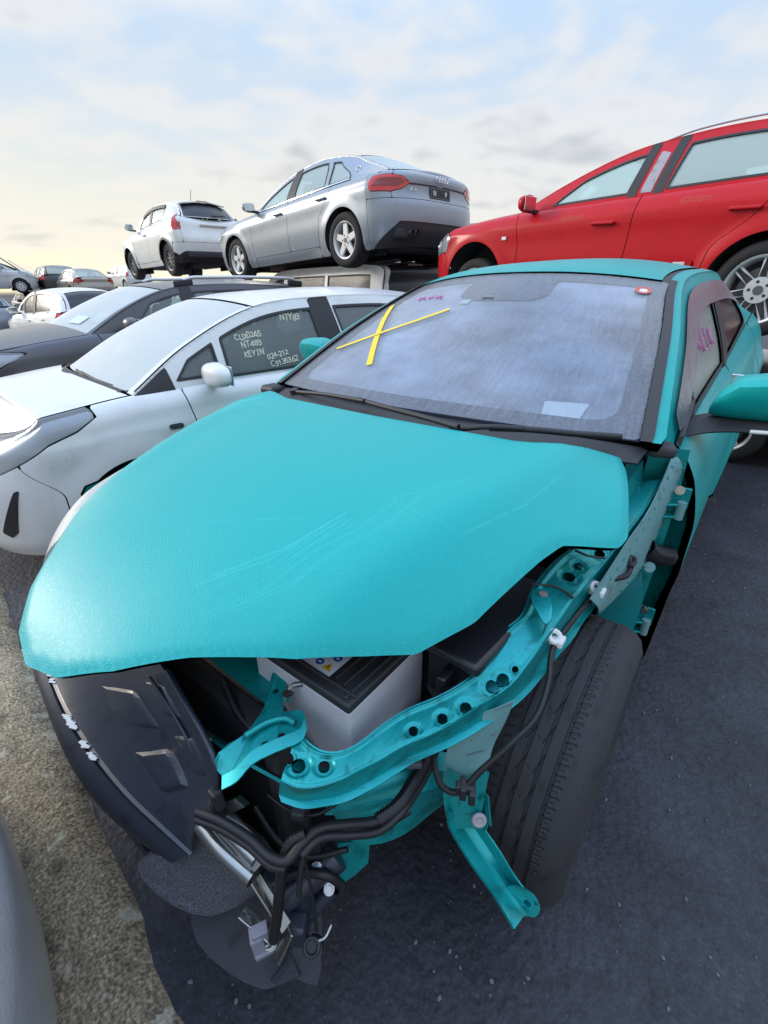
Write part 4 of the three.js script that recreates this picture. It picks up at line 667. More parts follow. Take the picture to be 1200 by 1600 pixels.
    part(car, 'sill_cladding', panel((z, y) => { const p = skin(z, y); p.x += 0.012; return p; }, both((z, y) => y - 0.305, (z, y) => 0.17 - y, between(-0.55, -2.25)), [-2.4, -0.4, 0.1, 0.35], 0.03, { flip: true, th: 0.04, mirror }), M.trimGrey);
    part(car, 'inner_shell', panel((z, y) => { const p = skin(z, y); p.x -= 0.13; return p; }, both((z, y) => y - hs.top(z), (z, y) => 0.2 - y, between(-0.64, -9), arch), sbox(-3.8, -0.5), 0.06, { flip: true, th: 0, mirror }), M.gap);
    // rear wheel and housing
    addWheel(car, sd * 0.775, 0.345, -2.64, 0.345, 0.215, 'plain', 0, M.alloyDark);
  }
  part(car, 'tailgate', panel((x, y) => V(x, y, -3.42 + 0.10 * x * x + 0.25 * Math.max(0, y - 0.85)), (x, y) => Math.max(Math.abs(x) - 0.80, y - 1.12, 0.35 - y), [-0.85, 0.85, 0.3, 1.2], 0.05, { flip: true, th: 0.03 }), tealDew);
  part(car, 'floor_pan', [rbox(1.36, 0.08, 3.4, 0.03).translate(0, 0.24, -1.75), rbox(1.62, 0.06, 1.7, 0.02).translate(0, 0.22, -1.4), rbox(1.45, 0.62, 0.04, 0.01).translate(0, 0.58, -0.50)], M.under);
  // cabin
  part(car, 'dashboard', [rbox(1.36, 0.22, 0.50, 0.09, 3).translate(0, 0.93, -0.72), rbox(0.30, 0.5, 0.3, 0.05).translate(0, 0.6, -0.85), rbox(0.26, 0.14, 0.03, 0.02).rotateX(-0.2).translate(0, 1.06, -0.92), rbox(0.36, 0.09, 0.14, 0.04).translate(-0.36, 1.04, -0.84)], M.trimGrey);
  for (const x of [0.36, -0.36]) part(car, 'front_seat', seatGeo(x, 0.45, -1.55), M.seatGrey);
  part(car, 'rear_seat', [rbox(1.2, 0.16, 0.5, 0.06).translate(0, 0.55, -2.35), rbox(1.2, 0.6, 0.16, 0.06).rotateX(-0.3).translate(0, 0.88, -2.66)], M.seat);
  part(car, 'steering_wheel', new THREE.TorusGeometry(0.18, 0.017, 8, 30).rotateX(-0.45).translate(-0.36, 0.98, -1.02), M.dash);
  part(car, 'rear_view_mirror', rbox(0.22, 0.065, 0.03, 0.02).rotateX(0.2).translate(0, 1.34, -1.13), M.trim);
  // things stuck to the screen
  const stick = (name, sd, box, off, m, h = 0.012, label) => part(car, name, panel(hs.topAt, sd, box, h, { hb: h * 1.4, off, th: 0.001 }), m, label);
  const strip = (a, b, w) => { const dx = b[0] - a[0], dy = b[1] - a[1], l = Math.hypot(dx * 0.7, dy * 0.5), nx = -dy * 0.5 / l * w / 0.7, ny = dx * 0.7 / l * w / 0.5; return sdPoly([[a[0] + nx, a[1] + ny], [b[0] + nx, b[1] + ny], [b[0] - nx, b[1] - ny], [a[0] - nx, a[1] - ny]]); };
  const yellow = S({ color: lin(0.82, 0.60, 0.03), roughness: 0.6 });
  stick('yellow_tape', strip([-0.847, 1.385], [-0.39, 0.41], 0.013), [-1, -0.3, 0.3, 1.5], 0.003, yellow, 0.006);
  stick('yellow_tape', strip([-0.225, 1.255], [-0.807, 0.574], 0.009), [-1, -0.1, 0.4, 1.4], 0.005, yellow, 0.006);
  const disc2 = (cu, ct, r) => (u, t) => Math.hypot((u - cu) * 0.63, (t - ct) * 0.46) - r;
  const st = stick('round_sticker', disc2(0.812, 1.682, 0.028), [0.74, 0.89, 1.58, 1.78], 0.003, S({ color: lin(0.75, 0.72, 0.70), roughness: 0.5 }), 0.004, 'round service sticker with a red rim');
  part(st, 'sticker_rim', panel(hs.topAt, (u, t) => Math.abs(disc2(0.812, 1.682, 0.024)(u, t)) - 0.0035, [0.74, 0.89, 1.58, 1.78], 0.003, { hb: 0.004, off: 0.0045, th: 0 }), S({ color: lin(0.65, 0.10, 0.05), roughness: 0.5 }));
  for (let k = 0; k < 10; k++) { const a = k / 10 * 2 * Math.PI; part(st, 'sticker_mark', panel(hs.topAt, disc2(0.812 + 0.017 * Math.cos(a) / 0.63, 1.682 + 0.017 * Math.sin(a) / 0.46, 0.0035), [0.74, 0.89, 1.58, 1.78], 0.003, { hb: 0.004, off: 0.0045, th: 0 }), S({ color: lin(0.6, 0.12, 0.1), roughness: 0.5 })); }
  const lab = stick('paper_label', sdPoly([[0.575, 0.283], [0.738, 0.299], [0.721, 0.144], [0.584, 0.148]]), [0.5, 0.8, 0.1, 0.35], -0.010, S({ color: lin(0.62, 0.66, 0.60), roughness: 0.8 }), 0.008, 'crumpled pale paper registration label behind the glass');
  const cam = part(car, 'camera_housing', rbox(0.085, 0.045, 0.08, 0.015).rotateX(0.45).translate(-0.02, 1.365, -1.02), M.trim);
  part(cam, 'camera_lens', rbox(0.05, 0.022, 0.008, 0.006).rotateX(0.45).translate(-0.02, 1.372, -0.975), M.lampBody);
  stick('small_sticker', sdPoly([[-0.215, 1.445], [-0.15, 1.445], [-0.15, 1.375], [-0.215, 1.375]]), [-0.25, -0.1, 1.3, 1.5], -0.006, S({ color: lin(0.5, 0.65, 0.55), roughness: 0.6 }), 0.006);
  const pink = S({ color: lin(0.60, 0.20, 0.42), roughness: 0.7 });
  // marker-pen strokes on the side glass and the screen
  const stroke = (P0, pts, w, m, name = 'marker_writing') => part(car, name, pts.map((l) => tube(l.map(([a, b]) => P0(a, b)), w, { seg: 5, n: l.length * 4 })), m);
  stroke((z, y) => { const p = sideAt(z - 0.16, y - 0.02); p.x += 0.002; return p; }, [[[-1.02, 1.29], [-1.03, 1.22]], [[-1.02, 1.29], [-1.07, 1.275], [-1.025, 1.255], [-1.08, 1.215]], [[-1.10, 1.285], [-1.105, 1.215], [-1.15, 1.215]], [[-1.10, 1.25], [-1.14, 1.25]], [[-1.10, 1.285], [-1.15, 1.285]], [[-1.18, 1.285], [-1.185, 1.22], [-1.22, 1.22]], [[-1.25, 1.28], [-1.26, 1.22]], [[-1.29, 1.28], [-1.26, 1.245], [-1.30, 1.22]]], 0.003, pink);
  stroke((u, t) => hs.topAt(u, t).add(V(0, 0.002, 0.001)), [[[-0.62, 1.50], [-0.60, 1.44], [-0.57, 1.49], [-0.55, 1.45]], [[-0.53, 1.50], [-0.51, 1.45], [-0.48, 1.49]], [[-0.46, 1.5], [-0.44, 1.45], [-0.41, 1.5], [-0.40, 1.45]]], 0.0028, pink);
  // cowl and wipers
  part(car, 'cowl_panel', sheet([[[-0.74, 0.985, -0.40], [-0.6, 1.00, -0.33], [-0.3, 1.012, -0.27], [0, 1.016, -0.255], [0.3, 1.012, -0.27], [0.6, 1.00, -0.33], [0.74, 0.985, -0.40]], [[-0.75, 1.01, -0.47], [-0.6, 1.025, -0.41], [-0.3, 1.03, -0.365], [0, 1.033, -0.35], [0.3, 1.03, -0.365], [0.6, 1.025, -0.41], [0.75, 1.01, -0.47]]], 0.006, { smoothU: 3, smoothV: 2, flip: true }), M.trim);
  for (const sd of [1, -1]) part(car, 'cowl_end_cap', [rbox(0.07, 0.035, 0.07, 0.014).rotateY(sd * 0.3).translate(sd * 0.775, 1.005, -0.515)], M.trimGrey);
  const wiper = (a, b, c, d) => { const g = new THREE.Group(); g.name = 'wiper'; car.add(g); part(g, 'wiper_arm', tube([a, b, c], 0.008, { seg: 6 }), M.trim); part(g, 'wiper_blade', [tube(d, 0.009, { seg: 6 })], M.trim); part(g, 'pivot', disc([a[0], a[1] - 0.004, a[2]], [0, 1, 0.2], 0.018, 0.03), M.trim); };
  wiper([-0.57, 1.03, -0.375], [-0.34, 1.052, -0.335], [-0.12, 1.062, -0.300], [[-0.16, 1.06, -0.315], [-0.02, 1.058, -0.285], [0.14, 1.055, -0.262], [0.29, 1.050, -0.240]]);
  wiper([0.27, 1.035, -0.255], [0.36, 1.055, -0.270], [0.46, 1.060, -0.300], [[0.37, 1.052, -0.275], [0.48, 1.058, -0.310], [0.58, 1.055, -0.350], [0.69, 1.052, -0.405]]);
  part(car, 'rubber_corner', [rbox(0.10, 0.05, 0.09, 0.02).translate(-0.77, 1.005, -0.43)], M.trim);
  // left and right mirrors
  for (const sd of [1, -1]) {
    const g = new THREE.Group(); g.name = 'door_mirror'; car.add(g); if (sd < 0) g.position.set(0.08, 0, -0.06);
    const sec = [[0.842, 1.062, 1.088, -0.79, 0.05], [0.858, 1.056, 1.13, -0.795, 0.085], [0.90, 1.054, 1.176, -0.80, 0.11], [0.97, 1.055, 1.188, -0.805, 0.12], [1.05, 1.058, 1.184, -0.81, 0.115], [1.09, 1.066, 1.165, -0.82, 0.09], [1.105, 1.09, 1.14, -0.83, 0.04]];
    const rows = sec.map(([x, y0, y1, z, d]) => { const r = [], n = 20, cy = (y0 + y1) / 2, hy = (y1 - y0) / 2; for (let i = 0; i <= n; i++) { const a = i / n * 2 * Math.PI, c = Math.cos(a), s = Math.sin(a), k = Math.pow(Math.pow(Math.abs(c), 3.2) + Math.pow(Math.abs(s), 3.2), -1 / 3.2); r.push(V(sd * x, cy + hy * s * k, z - 0.01 + (c > 0 ? d : 0.05) * c * k * (0.75 + 0.25 * s))); } return r; });
    part(g, 'mirror_cap', gridSheet(rows, 0.003, sd > 0), tealDew);
    part(g, 'mirror_arm', [sheet([[[sd * 0.775, 0.985, -0.70], [sd * 0.84, 1.012, -0.73], [sd * 0.92, 1.03, -0.735], [sd * 1.08, 1.035, -0.75]], [[sd * 0.775, 1.03, -0.74], [sd * 0.84, 1.05, -0.77], [sd * 0.92, 1.056, -0.77], [sd * 1.08, 1.06, -0.78]], [[sd * 0.775, 1.03, -0.82], [sd * 0.84, 1.05, -0.85], [sd * 0.92, 1.056, -0.86], [sd * 1.08, 1.06, -0.86]], [[sd * 0.775, 0.98, -0.82], [sd * 0.84, 1.0, -0.85], [sd * 0.92, 1.02, -0.85], [sd * 1.08, 1.03, -0.85]]], 0.006, { smoothU: 4, flip: sd < 0 })], M.trimGrey);
    part(g, 'indicator_strip', tube([[sd * 0.955, 1.036, -0.728], [sd * 1.02, 1.04, -0.734], [sd * 1.08, 1.044, -0.748]], 0.006), whitePlastic);
    part(g, 'mirror_glass', rbox(0.2, 0.1, 0.004, 0.002).translate(sd * 0.97, 1.12, -0.862), M.chrome);
    part(g, 'mirror_base', plate([[sd * 0.772, 0.975, -0.62], [sd * 0.775, 1.02, -0.63], [sd * 0.765, 1.085, -0.78], [sd * 0.76, 1.085, -0.84], [sd * 0.775, 0.98, -0.86]].map(([x, y, z]) => [x + sd * 0.022, y, z]), 0.014), M.trimGrey);
  }
}
// front structure, engine bay and what hangs from it
const railIn = [[0.699,0.85,-0.136],[0.675,0.835,-0.056],[0.67,0.82,0.067],[0.682,0.805,0.152],[0.67,0.795,0.201],[0.664,0.78,0.254],[0.664,0.76,0.303],[0.647,0.745,0.343],[0.624,0.735,0.385],[0.598,0.73,0.429],[0.58,0.725,0.48],[0.569,0.72,0.528],[0.556,0.72,0.561],[0.531,0.72,0.581],[0.499,0.72,0.585],[0.465,0.72,0.577]];
const railOut = [[0.769,0.84,-0.212],[0.763,0.825,-0.144],[0.748,0.81,0.039],[0.744,0.8,0.114],[0.739,0.79,0.172],[0.731,0.77,0.242],[0.722,0.755,0.287],[0.695,0.74,0.347],[0.664,0.73,0.425],[0.628,0.725,0.489],[0.609,0.72,0.534],[0.595,0.72,0.566],[0.582,0.72,0.597],[0.562,0.72,0.626],[0.539,0.72,0.645],[0.51,0.72,0.653]];
const railLow = [[0.778,0.77,-0.278],[0.777,0.755,-0.2],[0.759,0.74,-0.013],[0.757,0.735,0.071],[0.75,0.73,0.114],[0.741,0.715,0.186],[0.73,0.705,0.251],[0.706,0.7,0.33],[0.671,0.69,0.408],[0.634,0.685,0.474],[0.614,0.68,0.524],[0.599,0.68,0.564],[0.584,0.68,0.595],[0.561,0.68,0.622],[0.538,0.68,0.644],[0.504,0.68,0.657]];
const railHoles = [[0.742,0.825,-0.157],[0.722,0.822,-0.072],[0.719,0.82,-0.024],[0.729,0.765,0.259],[0.709,0.757,0.286],[0.7,0.75,0.308],[0.681,0.735,0.366],[0.657,0.73,0.408],[0.626,0.726,0.459],[0.55,0.72,0.599],[0.516,0.72,0.623],[0.479,0.72,0.632]];
const bracketArm = [[0.385,0.7,0.695],[0.376,0.7,0.668],[0.39,0.71,0.641],[0.379,0.71,0.595],[0.362,0.72,0.558],[0.333,0.73,0.525],[0.354,0.73,0.509],[0.387,0.72,0.539],[0.407,0.71,0.563],[0.436,0.72,0.544],[0.461,0.72,0.555],[0.467,0.715,0.573],[0.449,0.715,0.616],[0.433,0.71,0.651],[0.431,0.7,0.681],[0.417,0.69,0.7]];
const dropA = [[0.689,0.524,0.43],[0.694,0.482,0.43],[0.751,0.438,0.44],[0.804,0.419,0.45],[0.849,0.388,0.46]];
const dropB = [[0.699,0.487,0.4],[0.709,0.461,0.4],[0.765,0.428,0.41],[0.815,0.399,0.42],[0.858,0.389,0.43]];
const dropC = [[0.717,0.526,0.39],[0.712,0.461,0.39],[0.768,0.422,0.4],[0.814,0.373,0.4],[0.854,0.373,0.41]];
const railCrashTop = [[0.487,0.55,0.536],[0.516,0.55,0.485],[0.546,0.55,0.439],[0.59,0.55,0.401],[0.64,0.53,0.371],[0.673,0.52,0.309]];
const railCrashMid = [[0.522,0.53,0.565],[0.555,0.53,0.53],[0.594,0.53,0.481],[0.622,0.52,0.435],[0.655,0.5,0.368],[0.677,0.48,0.297]];
const railCrashLow = [[0.541,0.45,0.556],[0.583,0.44,0.529],[0.618,0.43,0.472],[0.64,0.43,0.399],[0.659,0.43,0.342],[0.684,0.43,0.287]];
const hangPlate = [[0.522,0.42,0.56],[0.56,0.4,0.507],[0.571,0.36,0.526],[0.554,0.33,0.547],[0.54,0.32,0.575],[0.53,0.36,0.576]];
const harnessA = [[0.341,0.56,0.729],[0.389,0.56,0.712],[0.449,0.55,0.696],[0.498,0.54,0.689],[0.522,0.54,0.676],[0.527,0.55,0.647],[0.539,0.56,0.612],[0.574,0.56,0.575],[0.614,0.57,0.543],[0.63,0.58,0.505],[0.628,0.58,0.456],[0.622,0.58,0.404],[0.617,0.6,0.364]];
const harnessB = [[0.525,0.56,0.632],[0.51,0.55,0.654],[0.508,0.52,0.674],[0.511,0.47,0.691],[0.51,0.4,0.707],[0.508,0.34,0.722]];
const harnessC = [[0.521,0.55,0.642],[0.545,0.55,0.611],[0.581,0.55,0.576],[0.623,0.56,0.537],[0.647,0.57,0.493]];
const wireThin = [[0.621,0.62,0.371],[0.649,0.62,0.419],[0.679,0.6,0.438],[0.707,0.6,0.431],[0.731,0.64,0.397],[0.763,0.69,0.347],[0.782,0.72,0.296],[0.777,0.745,0.236],[0.756,0.765,0.162],[0.758,0.77,0.071],[0.765,0.775,-0.01],[0.771,0.78,-0.082],[0.788,0.78,-0.142],[0.808,0.77,-0.2],[0.807,0.78,-0.249]];
const clips = [[0.75,0.775,0.142],[0.771,0.79,-0.058],[0.806,0.79,-0.244]];
const clipBlack = [[0.717,0.61,0.422]];
const lipOut = [[-0.554,0.42,0.752],[-0.303,0.4,0.797],[-0.117,0.38,0.819],[0.029,0.36,0.815],[0.144,0.35,0.797],[0.231,0.34,0.775]];
const lipTop = [[-0.459,0.47,0.744],[-0.224,0.465,0.781],[-0.045,0.455,0.789],[0.099,0.445,0.785],[0.208,0.43,0.772],[0.296,0.41,0.755]];
const shrA = [[-0.449,0.465,0.74],[-0.221,0.46,0.773],[-0.041,0.45,0.781],[0.104,0.44,0.778],[0.216,0.43,0.766],[0.305,0.41,0.752]];
const shrB = [[-0.187,0.57,0.684],[-0.039,0.545,0.702],[0.09,0.525,0.71],[0.187,0.505,0.716],[0.261,0.49,0.722],[0.313,0.46,0.739]];
const shrC = [[0.019,0.66,0.657],[0.121,0.63,0.673],[0.202,0.6,0.678],[0.258,0.57,0.687],[0.3,0.54,0.703],[0.327,0.5,0.727]];
const shrD = [[0.151,0.72,0.645],[0.235,0.7,0.659],[0.309,0.68,0.671],[0.357,0.66,0.683],[0.359,0.59,0.698],[0.356,0.53,0.726]];
const felt = [[0.281,0.42,0.724],[0.239,0.37,0.773],[0.186,0.34,0.817],[0.213,0.32,0.822],[0.293,0.3,0.804],[0.362,0.29,0.766],[0.419,0.33,0.698],[0.427,0.37,0.679],[0.353,0.42,0.692]];
const feltLow = [[0.287,0.24,0.774],[0.332,0.21,0.798],[0.41,0.19,0.786],[0.49,0.18,0.755],[0.514,0.18,0.724],[0.525,0.18,0.706],[0.569,0.18,0.686],[0.539,0.2,0.644],[0.497,0.23,0.604],[0.439,0.27,0.628],[0.39,0.27,0.682]];
const metalA = [[0.427,0.34,0.732],[0.506,0.33,0.718]];
const metalB = [[0.45,0.44,0.704],[0.522,0.36,0.7]];
const metalC = [[0.524,0.36,0.696],[0.514,0.3,0.729]];
const connector = [[0.479,0.31,0.756]];
const whiteTab = [[-0.15,0.7,0.796]];
{
  // upper rail that runs from the cowl along the wing and curves in to the lamp support
  const rail = new THREE.Group(); rail.name = 'wing_rail'; car.add(rail);
  const rear = [[0.735, 0.895, -0.52], [0.715, 0.87, -0.32]], rearO = [[0.79, 0.905, -0.56], [0.785, 0.87, -0.38]], rearL = [[0.80, 0.84, -0.58], [0.795, 0.80, -0.42]];
  const a = [...rear, ...railIn], b = [...rearO, ...railOut], l = [...rearL, ...railLow];
  const lipUp = a.map(([x, y, z], i) => [x - 0.006, y - 0.03, z - 0.008]), bead = a.map((p, i) => p.map((c, k) => mix(c, b[i][k], 0.10) + (k === 1 ? 0.006 : 0))), mid = a.map((p, i) => p.map((c, k) => mix(c, b[i][k], 0.55) + (k === 1 ? 0.001 : 0))), edge = a.map((p, i) => p.map((c, k) => mix(c, b[i][k], 0.96) + (k === 1 ? 0.001 : 0))), low2 = l.map(([x, y, z]) => [x + 0.012, y - 0.004, z + 0.006]);
  const cIn = new THREE.CatmullRomCurve3(a.map((p) => V(...p)), false, 'centripetal'), cOut = new THREE.CatmullRomCurve3(b.map((p) => V(...p)), false, 'centripetal');
  const radii = [0.012, 0.010, 0.013, 0.006, 0.011, 0.012, 0.010, 0.009, 0.008, 0.009, 0.011, 0.007];
  const flatAt = (t, q) => cIn.getPoint(t).lerp(cOut.getPoint(t), q);
  const drilled = railHoles.map(([x, y, z], i) => { let best = 9, at = V(); for (let t = 0.08; t <= 1; t += 0.006) for (let q = 0.15; q < 0.9; q += 0.05) { const p = flatAt(t, q), d = p.distanceTo(V(x, y, z)); if (d < best) { best = d; at = p; } } return [at, radii[i]]; });
  const plateAt = (t, q) => { const p = flatAt(t, q); p.y += 0.006 * Math.exp(-Math.pow((q - 0.1) / 0.06, 2)) - 0.004 * smooth(0.94, 1, q); for (const [c, r] of drilled) { const d = p.distanceTo(c); if (d < r * 2.4) p.y -= 0.0035 * smooth(r * 2.2, r * 1.5, d); } return p; };
  part(rail, 'rail_plate', panel(plateAt, (t, q) => { const p = flatAt(t, q); let d = -0.02; for (const [c, r] of drilled) d = Math.max(d, r - p.distanceTo(c)); return d; }, [0, 1, 0, 1], 0.0045, { hb: 0.045, th: 0.004, flip: true }), tealBay); { const uv = rail.children[0].geometry.attributes.uv; for (let i = 0; i < uv.count; i++) uv.setXY(i, uv.getX(i) * 1.6, uv.getY(i) * 0.08); }
  part(rail, 'rail_flange', [sheet([lipUp, a], 0.003, { smoothU: 3, flip: true }), sheet([b.map(([x, y, z]) => [x, y - 0.003, z]), l, low2], 0.003, { smoothU: 3, flip: true })], tealBay);
  part(rail, 'rail_inner', sheet([a.map(([x, y, z]) => [x, y - 0.045, z]), b.map(([x, y, z]) => [x - 0.004, y - 0.045, z])], 0.003, { smoothU: 3, flip: true }), tealBay);
  for (const [x, y, z] of [[0.735, 0.845, -0.28], [0.74, 0.858, -0.40], [0.745, 0.87, -0.48]]) part(rail, 'rail_bolt', bolt([x, y + 0.02, z]), tealBay);
  part(rail, 'hinge_bracket', sheet([[[0.700, 0.90, -0.30], [0.700, 0.935, -0.42], [0.705, 0.955, -0.52]], [[0.73, 0.905, -0.30], [0.73, 0.94, -0.42], [0.735, 0.96, -0.52]], [[0.735, 0.86, -0.31], [0.738, 0.885, -0.43], [0.742, 0.90, -0.53]]], 0.004, { smoothU: 3 }), tealBay);
  // seam-sealer lines across the rail
  part(rail, 'seam', [tube([[0.664, 0.826, 0.06], [0.70, 0.823, 0.035], [0.725, 0.818, 0.03], [0.748, 0.812, 0.035]], 0.0028), tube([[0.70, 0.85, -0.10], [0.73, 0.846, -0.10], [0.762, 0.836, -0.13]], 0.0028)], M.trimGrey);
  part(rail, 'wing_bracket', [plate(rounded([[0.684, 0.830, 0.095], [0.712, 0.832, 0.085], [0.722, 0.838, 0.115], [0.742, 0.822, 0.160], [0.738, 0.820, 0.180], [0.715, 0.824, 0.160], [0.690, 0.832, 0.135]].map(([x, y, z]) => [x, y + 0.012, z])), 0.003), bar([0.69, 0.81, 0.10], [0.692, 0.842, 0.10], 0.02, 0.004), bar([0.735, 0.80, 0.165], [0.738, 0.832, 0.165], 0.02, 0.004)], tealBay);
  part(rail, 'bracket_stain', disc([0.706, 0.8475, 0.112], [0.05, 1, 0], 0.009, 0.002), S({ color: lin(0.20, 0.17, 0.16), roughness: 0.9 }));
  // outer apron behind the rail with spot welds
  const top = [[0.796, 0.975, -0.60], [0.797, 0.915, -0.50], [0.796, 0.875, -0.38], [0.787, 0.852, -0.22], [0.780, 0.828, -0.10], [0.772, 0.80, 0.0]], low = [[0.832, 0.93, -0.60], [0.82, 0.80, -0.60], [0.812, 0.70, -0.58], [0.806, 0.655, -0.47], [0.796, 0.66, -0.33], [0.78, 0.70, -0.10]];
  const ap = part(car, 'outer_apron', sheet([top, top.map((p, i) => p.map((c, k) => mix(c, low[i][k], 0.35) + (k === 0 ? 0.008 : 0))), top.map((p, i) => p.map((c, k) => mix(c, low[i][k], 0.65) + (k === 0 ? 0.006 : 0))), low], 0.003, { smoothU: 4, smoothV: 3, flip: true }), tealDull);
  const welds = []; for (let i = 0; i < 13; i++) { const t = i / 12 * 4.2, k = Math.floor(t), f = t - k; for (const q of [0.14, 0.86]) { const p = top[k].map((c, j) => mix(mix(c, top[k + 1][j], f), mix(low[k][j], low[k + 1][j], f), q)); welds.push(disc([p[0] + 0.006, p[1], p[2]], [1, 0.5, 0.2], 0.0045, 0.004, 10)); } }
  part(ap, 'spot_welds', welds, tealBay); ap.children[0].userData.kind = 'stuff';
  part(car, 'wing_splash_panel', sheet([[[0.775, 0.66, -0.30], [0.74, 0.55, -0.36], [0.735, 0.42, -0.40]], [[0.815, 0.65, -0.45], [0.835, 0.52, -0.49], [0.828, 0.36, -0.48]]], 0.004, { smoothU: 4, smoothV: 3 }), tealBay);
  part(car, 'hinge_pillar', sheet([[[0.835, 0.99, -0.612], [0.838, 0.8, -0.612], [0.83, 0.55, -0.60], [0.82, 0.3, -0.58]], [[0.80, 0.99, -0.60], [0.79, 0.8, -0.60], [0.78, 0.55, -0.585], [0.77, 0.3, -0.56]], [[0.74, 0.99, -0.585], [0.73, 0.8, -0.58], [0.70, 0.55, -0.56], [0.69, 0.3, -0.54]]], 0.004, { smoothU: 4 }), tealBay);
  // door hinges, check strap boot and small tab
  for (const [y, z, x] of [[0.815, -0.575, 0.845], [0.40, -0.545, 0.845]]) {
    const h = new THREE.Group(); h.name = 'door_hinge'; car.add(h);
    part(h, 'hinge_leaf', [rbox(0.06, 0.07, 0.010, 0.008).translate(x - 0.005, y + 0.03, z - 0.03), bar([x - 0.05, y + 0.012, z + 0.01], [x + 0.012, y + 0.018, z - 0.02], 0.03, 0.008), bar([x - 0.05, y - 0.025, z + 0.01], [x + 0.012, y - 0.022, z - 0.02], 0.03, 0.008)], tealBay);
    part(h, 'hinge_knuckle', [new THREE.CylinderGeometry(0.013, 0.013, 0.055, 14).translate(x + 0.010, y - 0.002, z - 0.012)], tealDull);
    part(h, 'hinge_pin', bolt([x - 0.005, y + 0.055, z - 0.022], [0, 0.3, 1], 0.009), steel);
    part(h, 'hinge_screw', bolt([x - 0.048, y - 0.005, z + 0.018], [0.4, 0.2, 1], 0.010), tealBay);
  }
  part(car, 'wiring_boot', ribbed([[0.80, 0.71, -0.50], [0.815, 0.685, -0.525], [0.835, 0.665, -0.56], [0.86, 0.65, -0.60]], 0.030, 0.012), M.trim);
  part(car, 'wing_tab', [disc([0.826, 0.648, -0.50], [0.3, 0.5, 1], 0.016, 0.004), bar([0.80, 0.655, -0.50], [0.822, 0.65, -0.50], 0.022, 0.004)], tealDull);
  // lamp support bracket at the inner end of the rail
  const br = part(car, 'lamp_support_bracket', plate(rounded(bracketArm, 2), 0.004, [[[0.434, 0.715, 0.628], 0.0065], [[0.446, 0.715, 0.600], 0.0065], [[0.365, 0.725, 0.545], 0.006]]), tealBay);
  part(br, 'bracket_flange', [sheet([bracketArm.slice(0, 6), bracketArm.slice(0, 6).map(([x, y, z]) => [x - 0.004, y - 0.045, z - 0.01])], 0.003, { smoothU: 3 }), sheet([bracketArm.slice(10, 16), bracketArm.slice(10, 16).map(([x, y, z]) => [x + 0.006, y + 0.012, z + 0.004]), bracketArm.slice(10, 16).map(([x, y, z]) => [x + 0.022, y + 0.008, z + 0.016])], 0.003, { smoothU: 3, flip: true }), tube([[0.40, 0.718, 0.64], [0.412, 0.722, 0.60], [0.432, 0.722, 0.575], [0.452, 0.722, 0.572]], 0.006)], tealBay);
  part(br, 'hood_latch_pin', [tube([[0.395, 0.725, 0.545], [0.402, 0.745, 0.53], [0.418, 0.752, 0.52]], 0.005), disc([0.405, 0.735, 0.545], [0, 1, 0], 0.011, 0.012)], steel);
  part(car, 'cross_panel', sheet([[[-0.5, 0.70, 0.50], [-0.2, 0.70, 0.545], [0.1, 0.70, 0.56], [0.36, 0.69, 0.56]], [[-0.5, 0.70, 0.43], [-0.2, 0.70, 0.47], [0.1, 0.70, 0.48], [0.36, 0.69, 0.49]], [[-0.5, 0.58, 0.41], [-0.2, 0.58, 0.45], [0.1, 0.58, 0.46], [0.36, 0.58, 0.47]]], 0.005, { smoothU: 4 }), tealBay);
  part(car, 'headlamp_pocket', [sheet([[[0.20, 0.60, 0.64], [0.33, 0.60, 0.63], [0.45, 0.585, 0.60]], [[0.20, 0.52, 0.60], [0.33, 0.52, 0.58], [0.46, 0.50, 0.55]]], 0.006, { smoothU: 3 })], tealBay);
  // battery
  const bat = new THREE.Group(); bat.name = 'battery'; car.add(bat);
  part(bat, 'battery_case', rbox(0.262, 0.185, 0.232, 0.008, 2).translate(0.405, 0.665, 0.405), S({ color: lin(0.50, 0.51, 0.56), roughness: 0.5, bumpMap: withRepeat(blotch, 5), bumpScale: 0.0008 }));
  part(bat, 'battery_lid', [rbox(0.266, 0.022, 0.236, 0.006, 2).translate(0.405, 0.766, 0.405), rbox(0.262, 0.006, 0.006, 0.002).translate(0.405, 0.779, 0.50), rbox(0.006, 0.006, 0.22, 0.002).translate(0.522, 0.779, 0.405), rbox(0.006, 0.006, 0.20, 0.002).translate(0.500, 0.779, 0.395), rbox(0.006, 0.005, 0.20, 0.002).translate(0.478, 0.779, 0.39)], M.trim);
  {
    const cv = document.createElement('canvas'); cv.width = 256; cv.height = 256; const x = cv.getContext('2d'); x.fillStyle = '#c9ccd6'; x.fillRect(0, 0, 256, 256); x.fillStyle = '#4a5070';
    for (let r = 0; r < 13; r++) for (let c = 0; c < 18; c++) if (r > 3 && rnd() < 0.72) x.fillRect(10 + c * 13, 16 + r * 14, 5 + rnd() * 7, 5);
    const tri = (cx, cy, s) => { x.fillStyle = '#c9a51c'; x.beginPath(); x.moveTo(cx, cy - s); x.lineTo(cx + s, cy + s * 0.8); x.lineTo(cx - s, cy + s * 0.8); x.fill(); x.fillStyle = '#222'; x.fillRect(cx - 2, cy - s * 0.3, 4, s * 0.7); };
    const dot = (cx, cy) => { x.fillStyle = '#2b4aa0'; x.beginPath(); x.arc(cx, cy, 14, 0, 7); x.fill(); x.fillStyle = '#dde'; x.fillRect(cx - 6, cy - 3, 12, 6); };
    tri(226, 226, 18); dot(226, 182); tri(226, 140, 18); dot(226, 98); dot(190, 226); tri(226, 56, 18); dot(226, 20);
    const tx = new THREE.CanvasTexture(cv); tx.colorSpace = THREE.SRGBColorSpace;
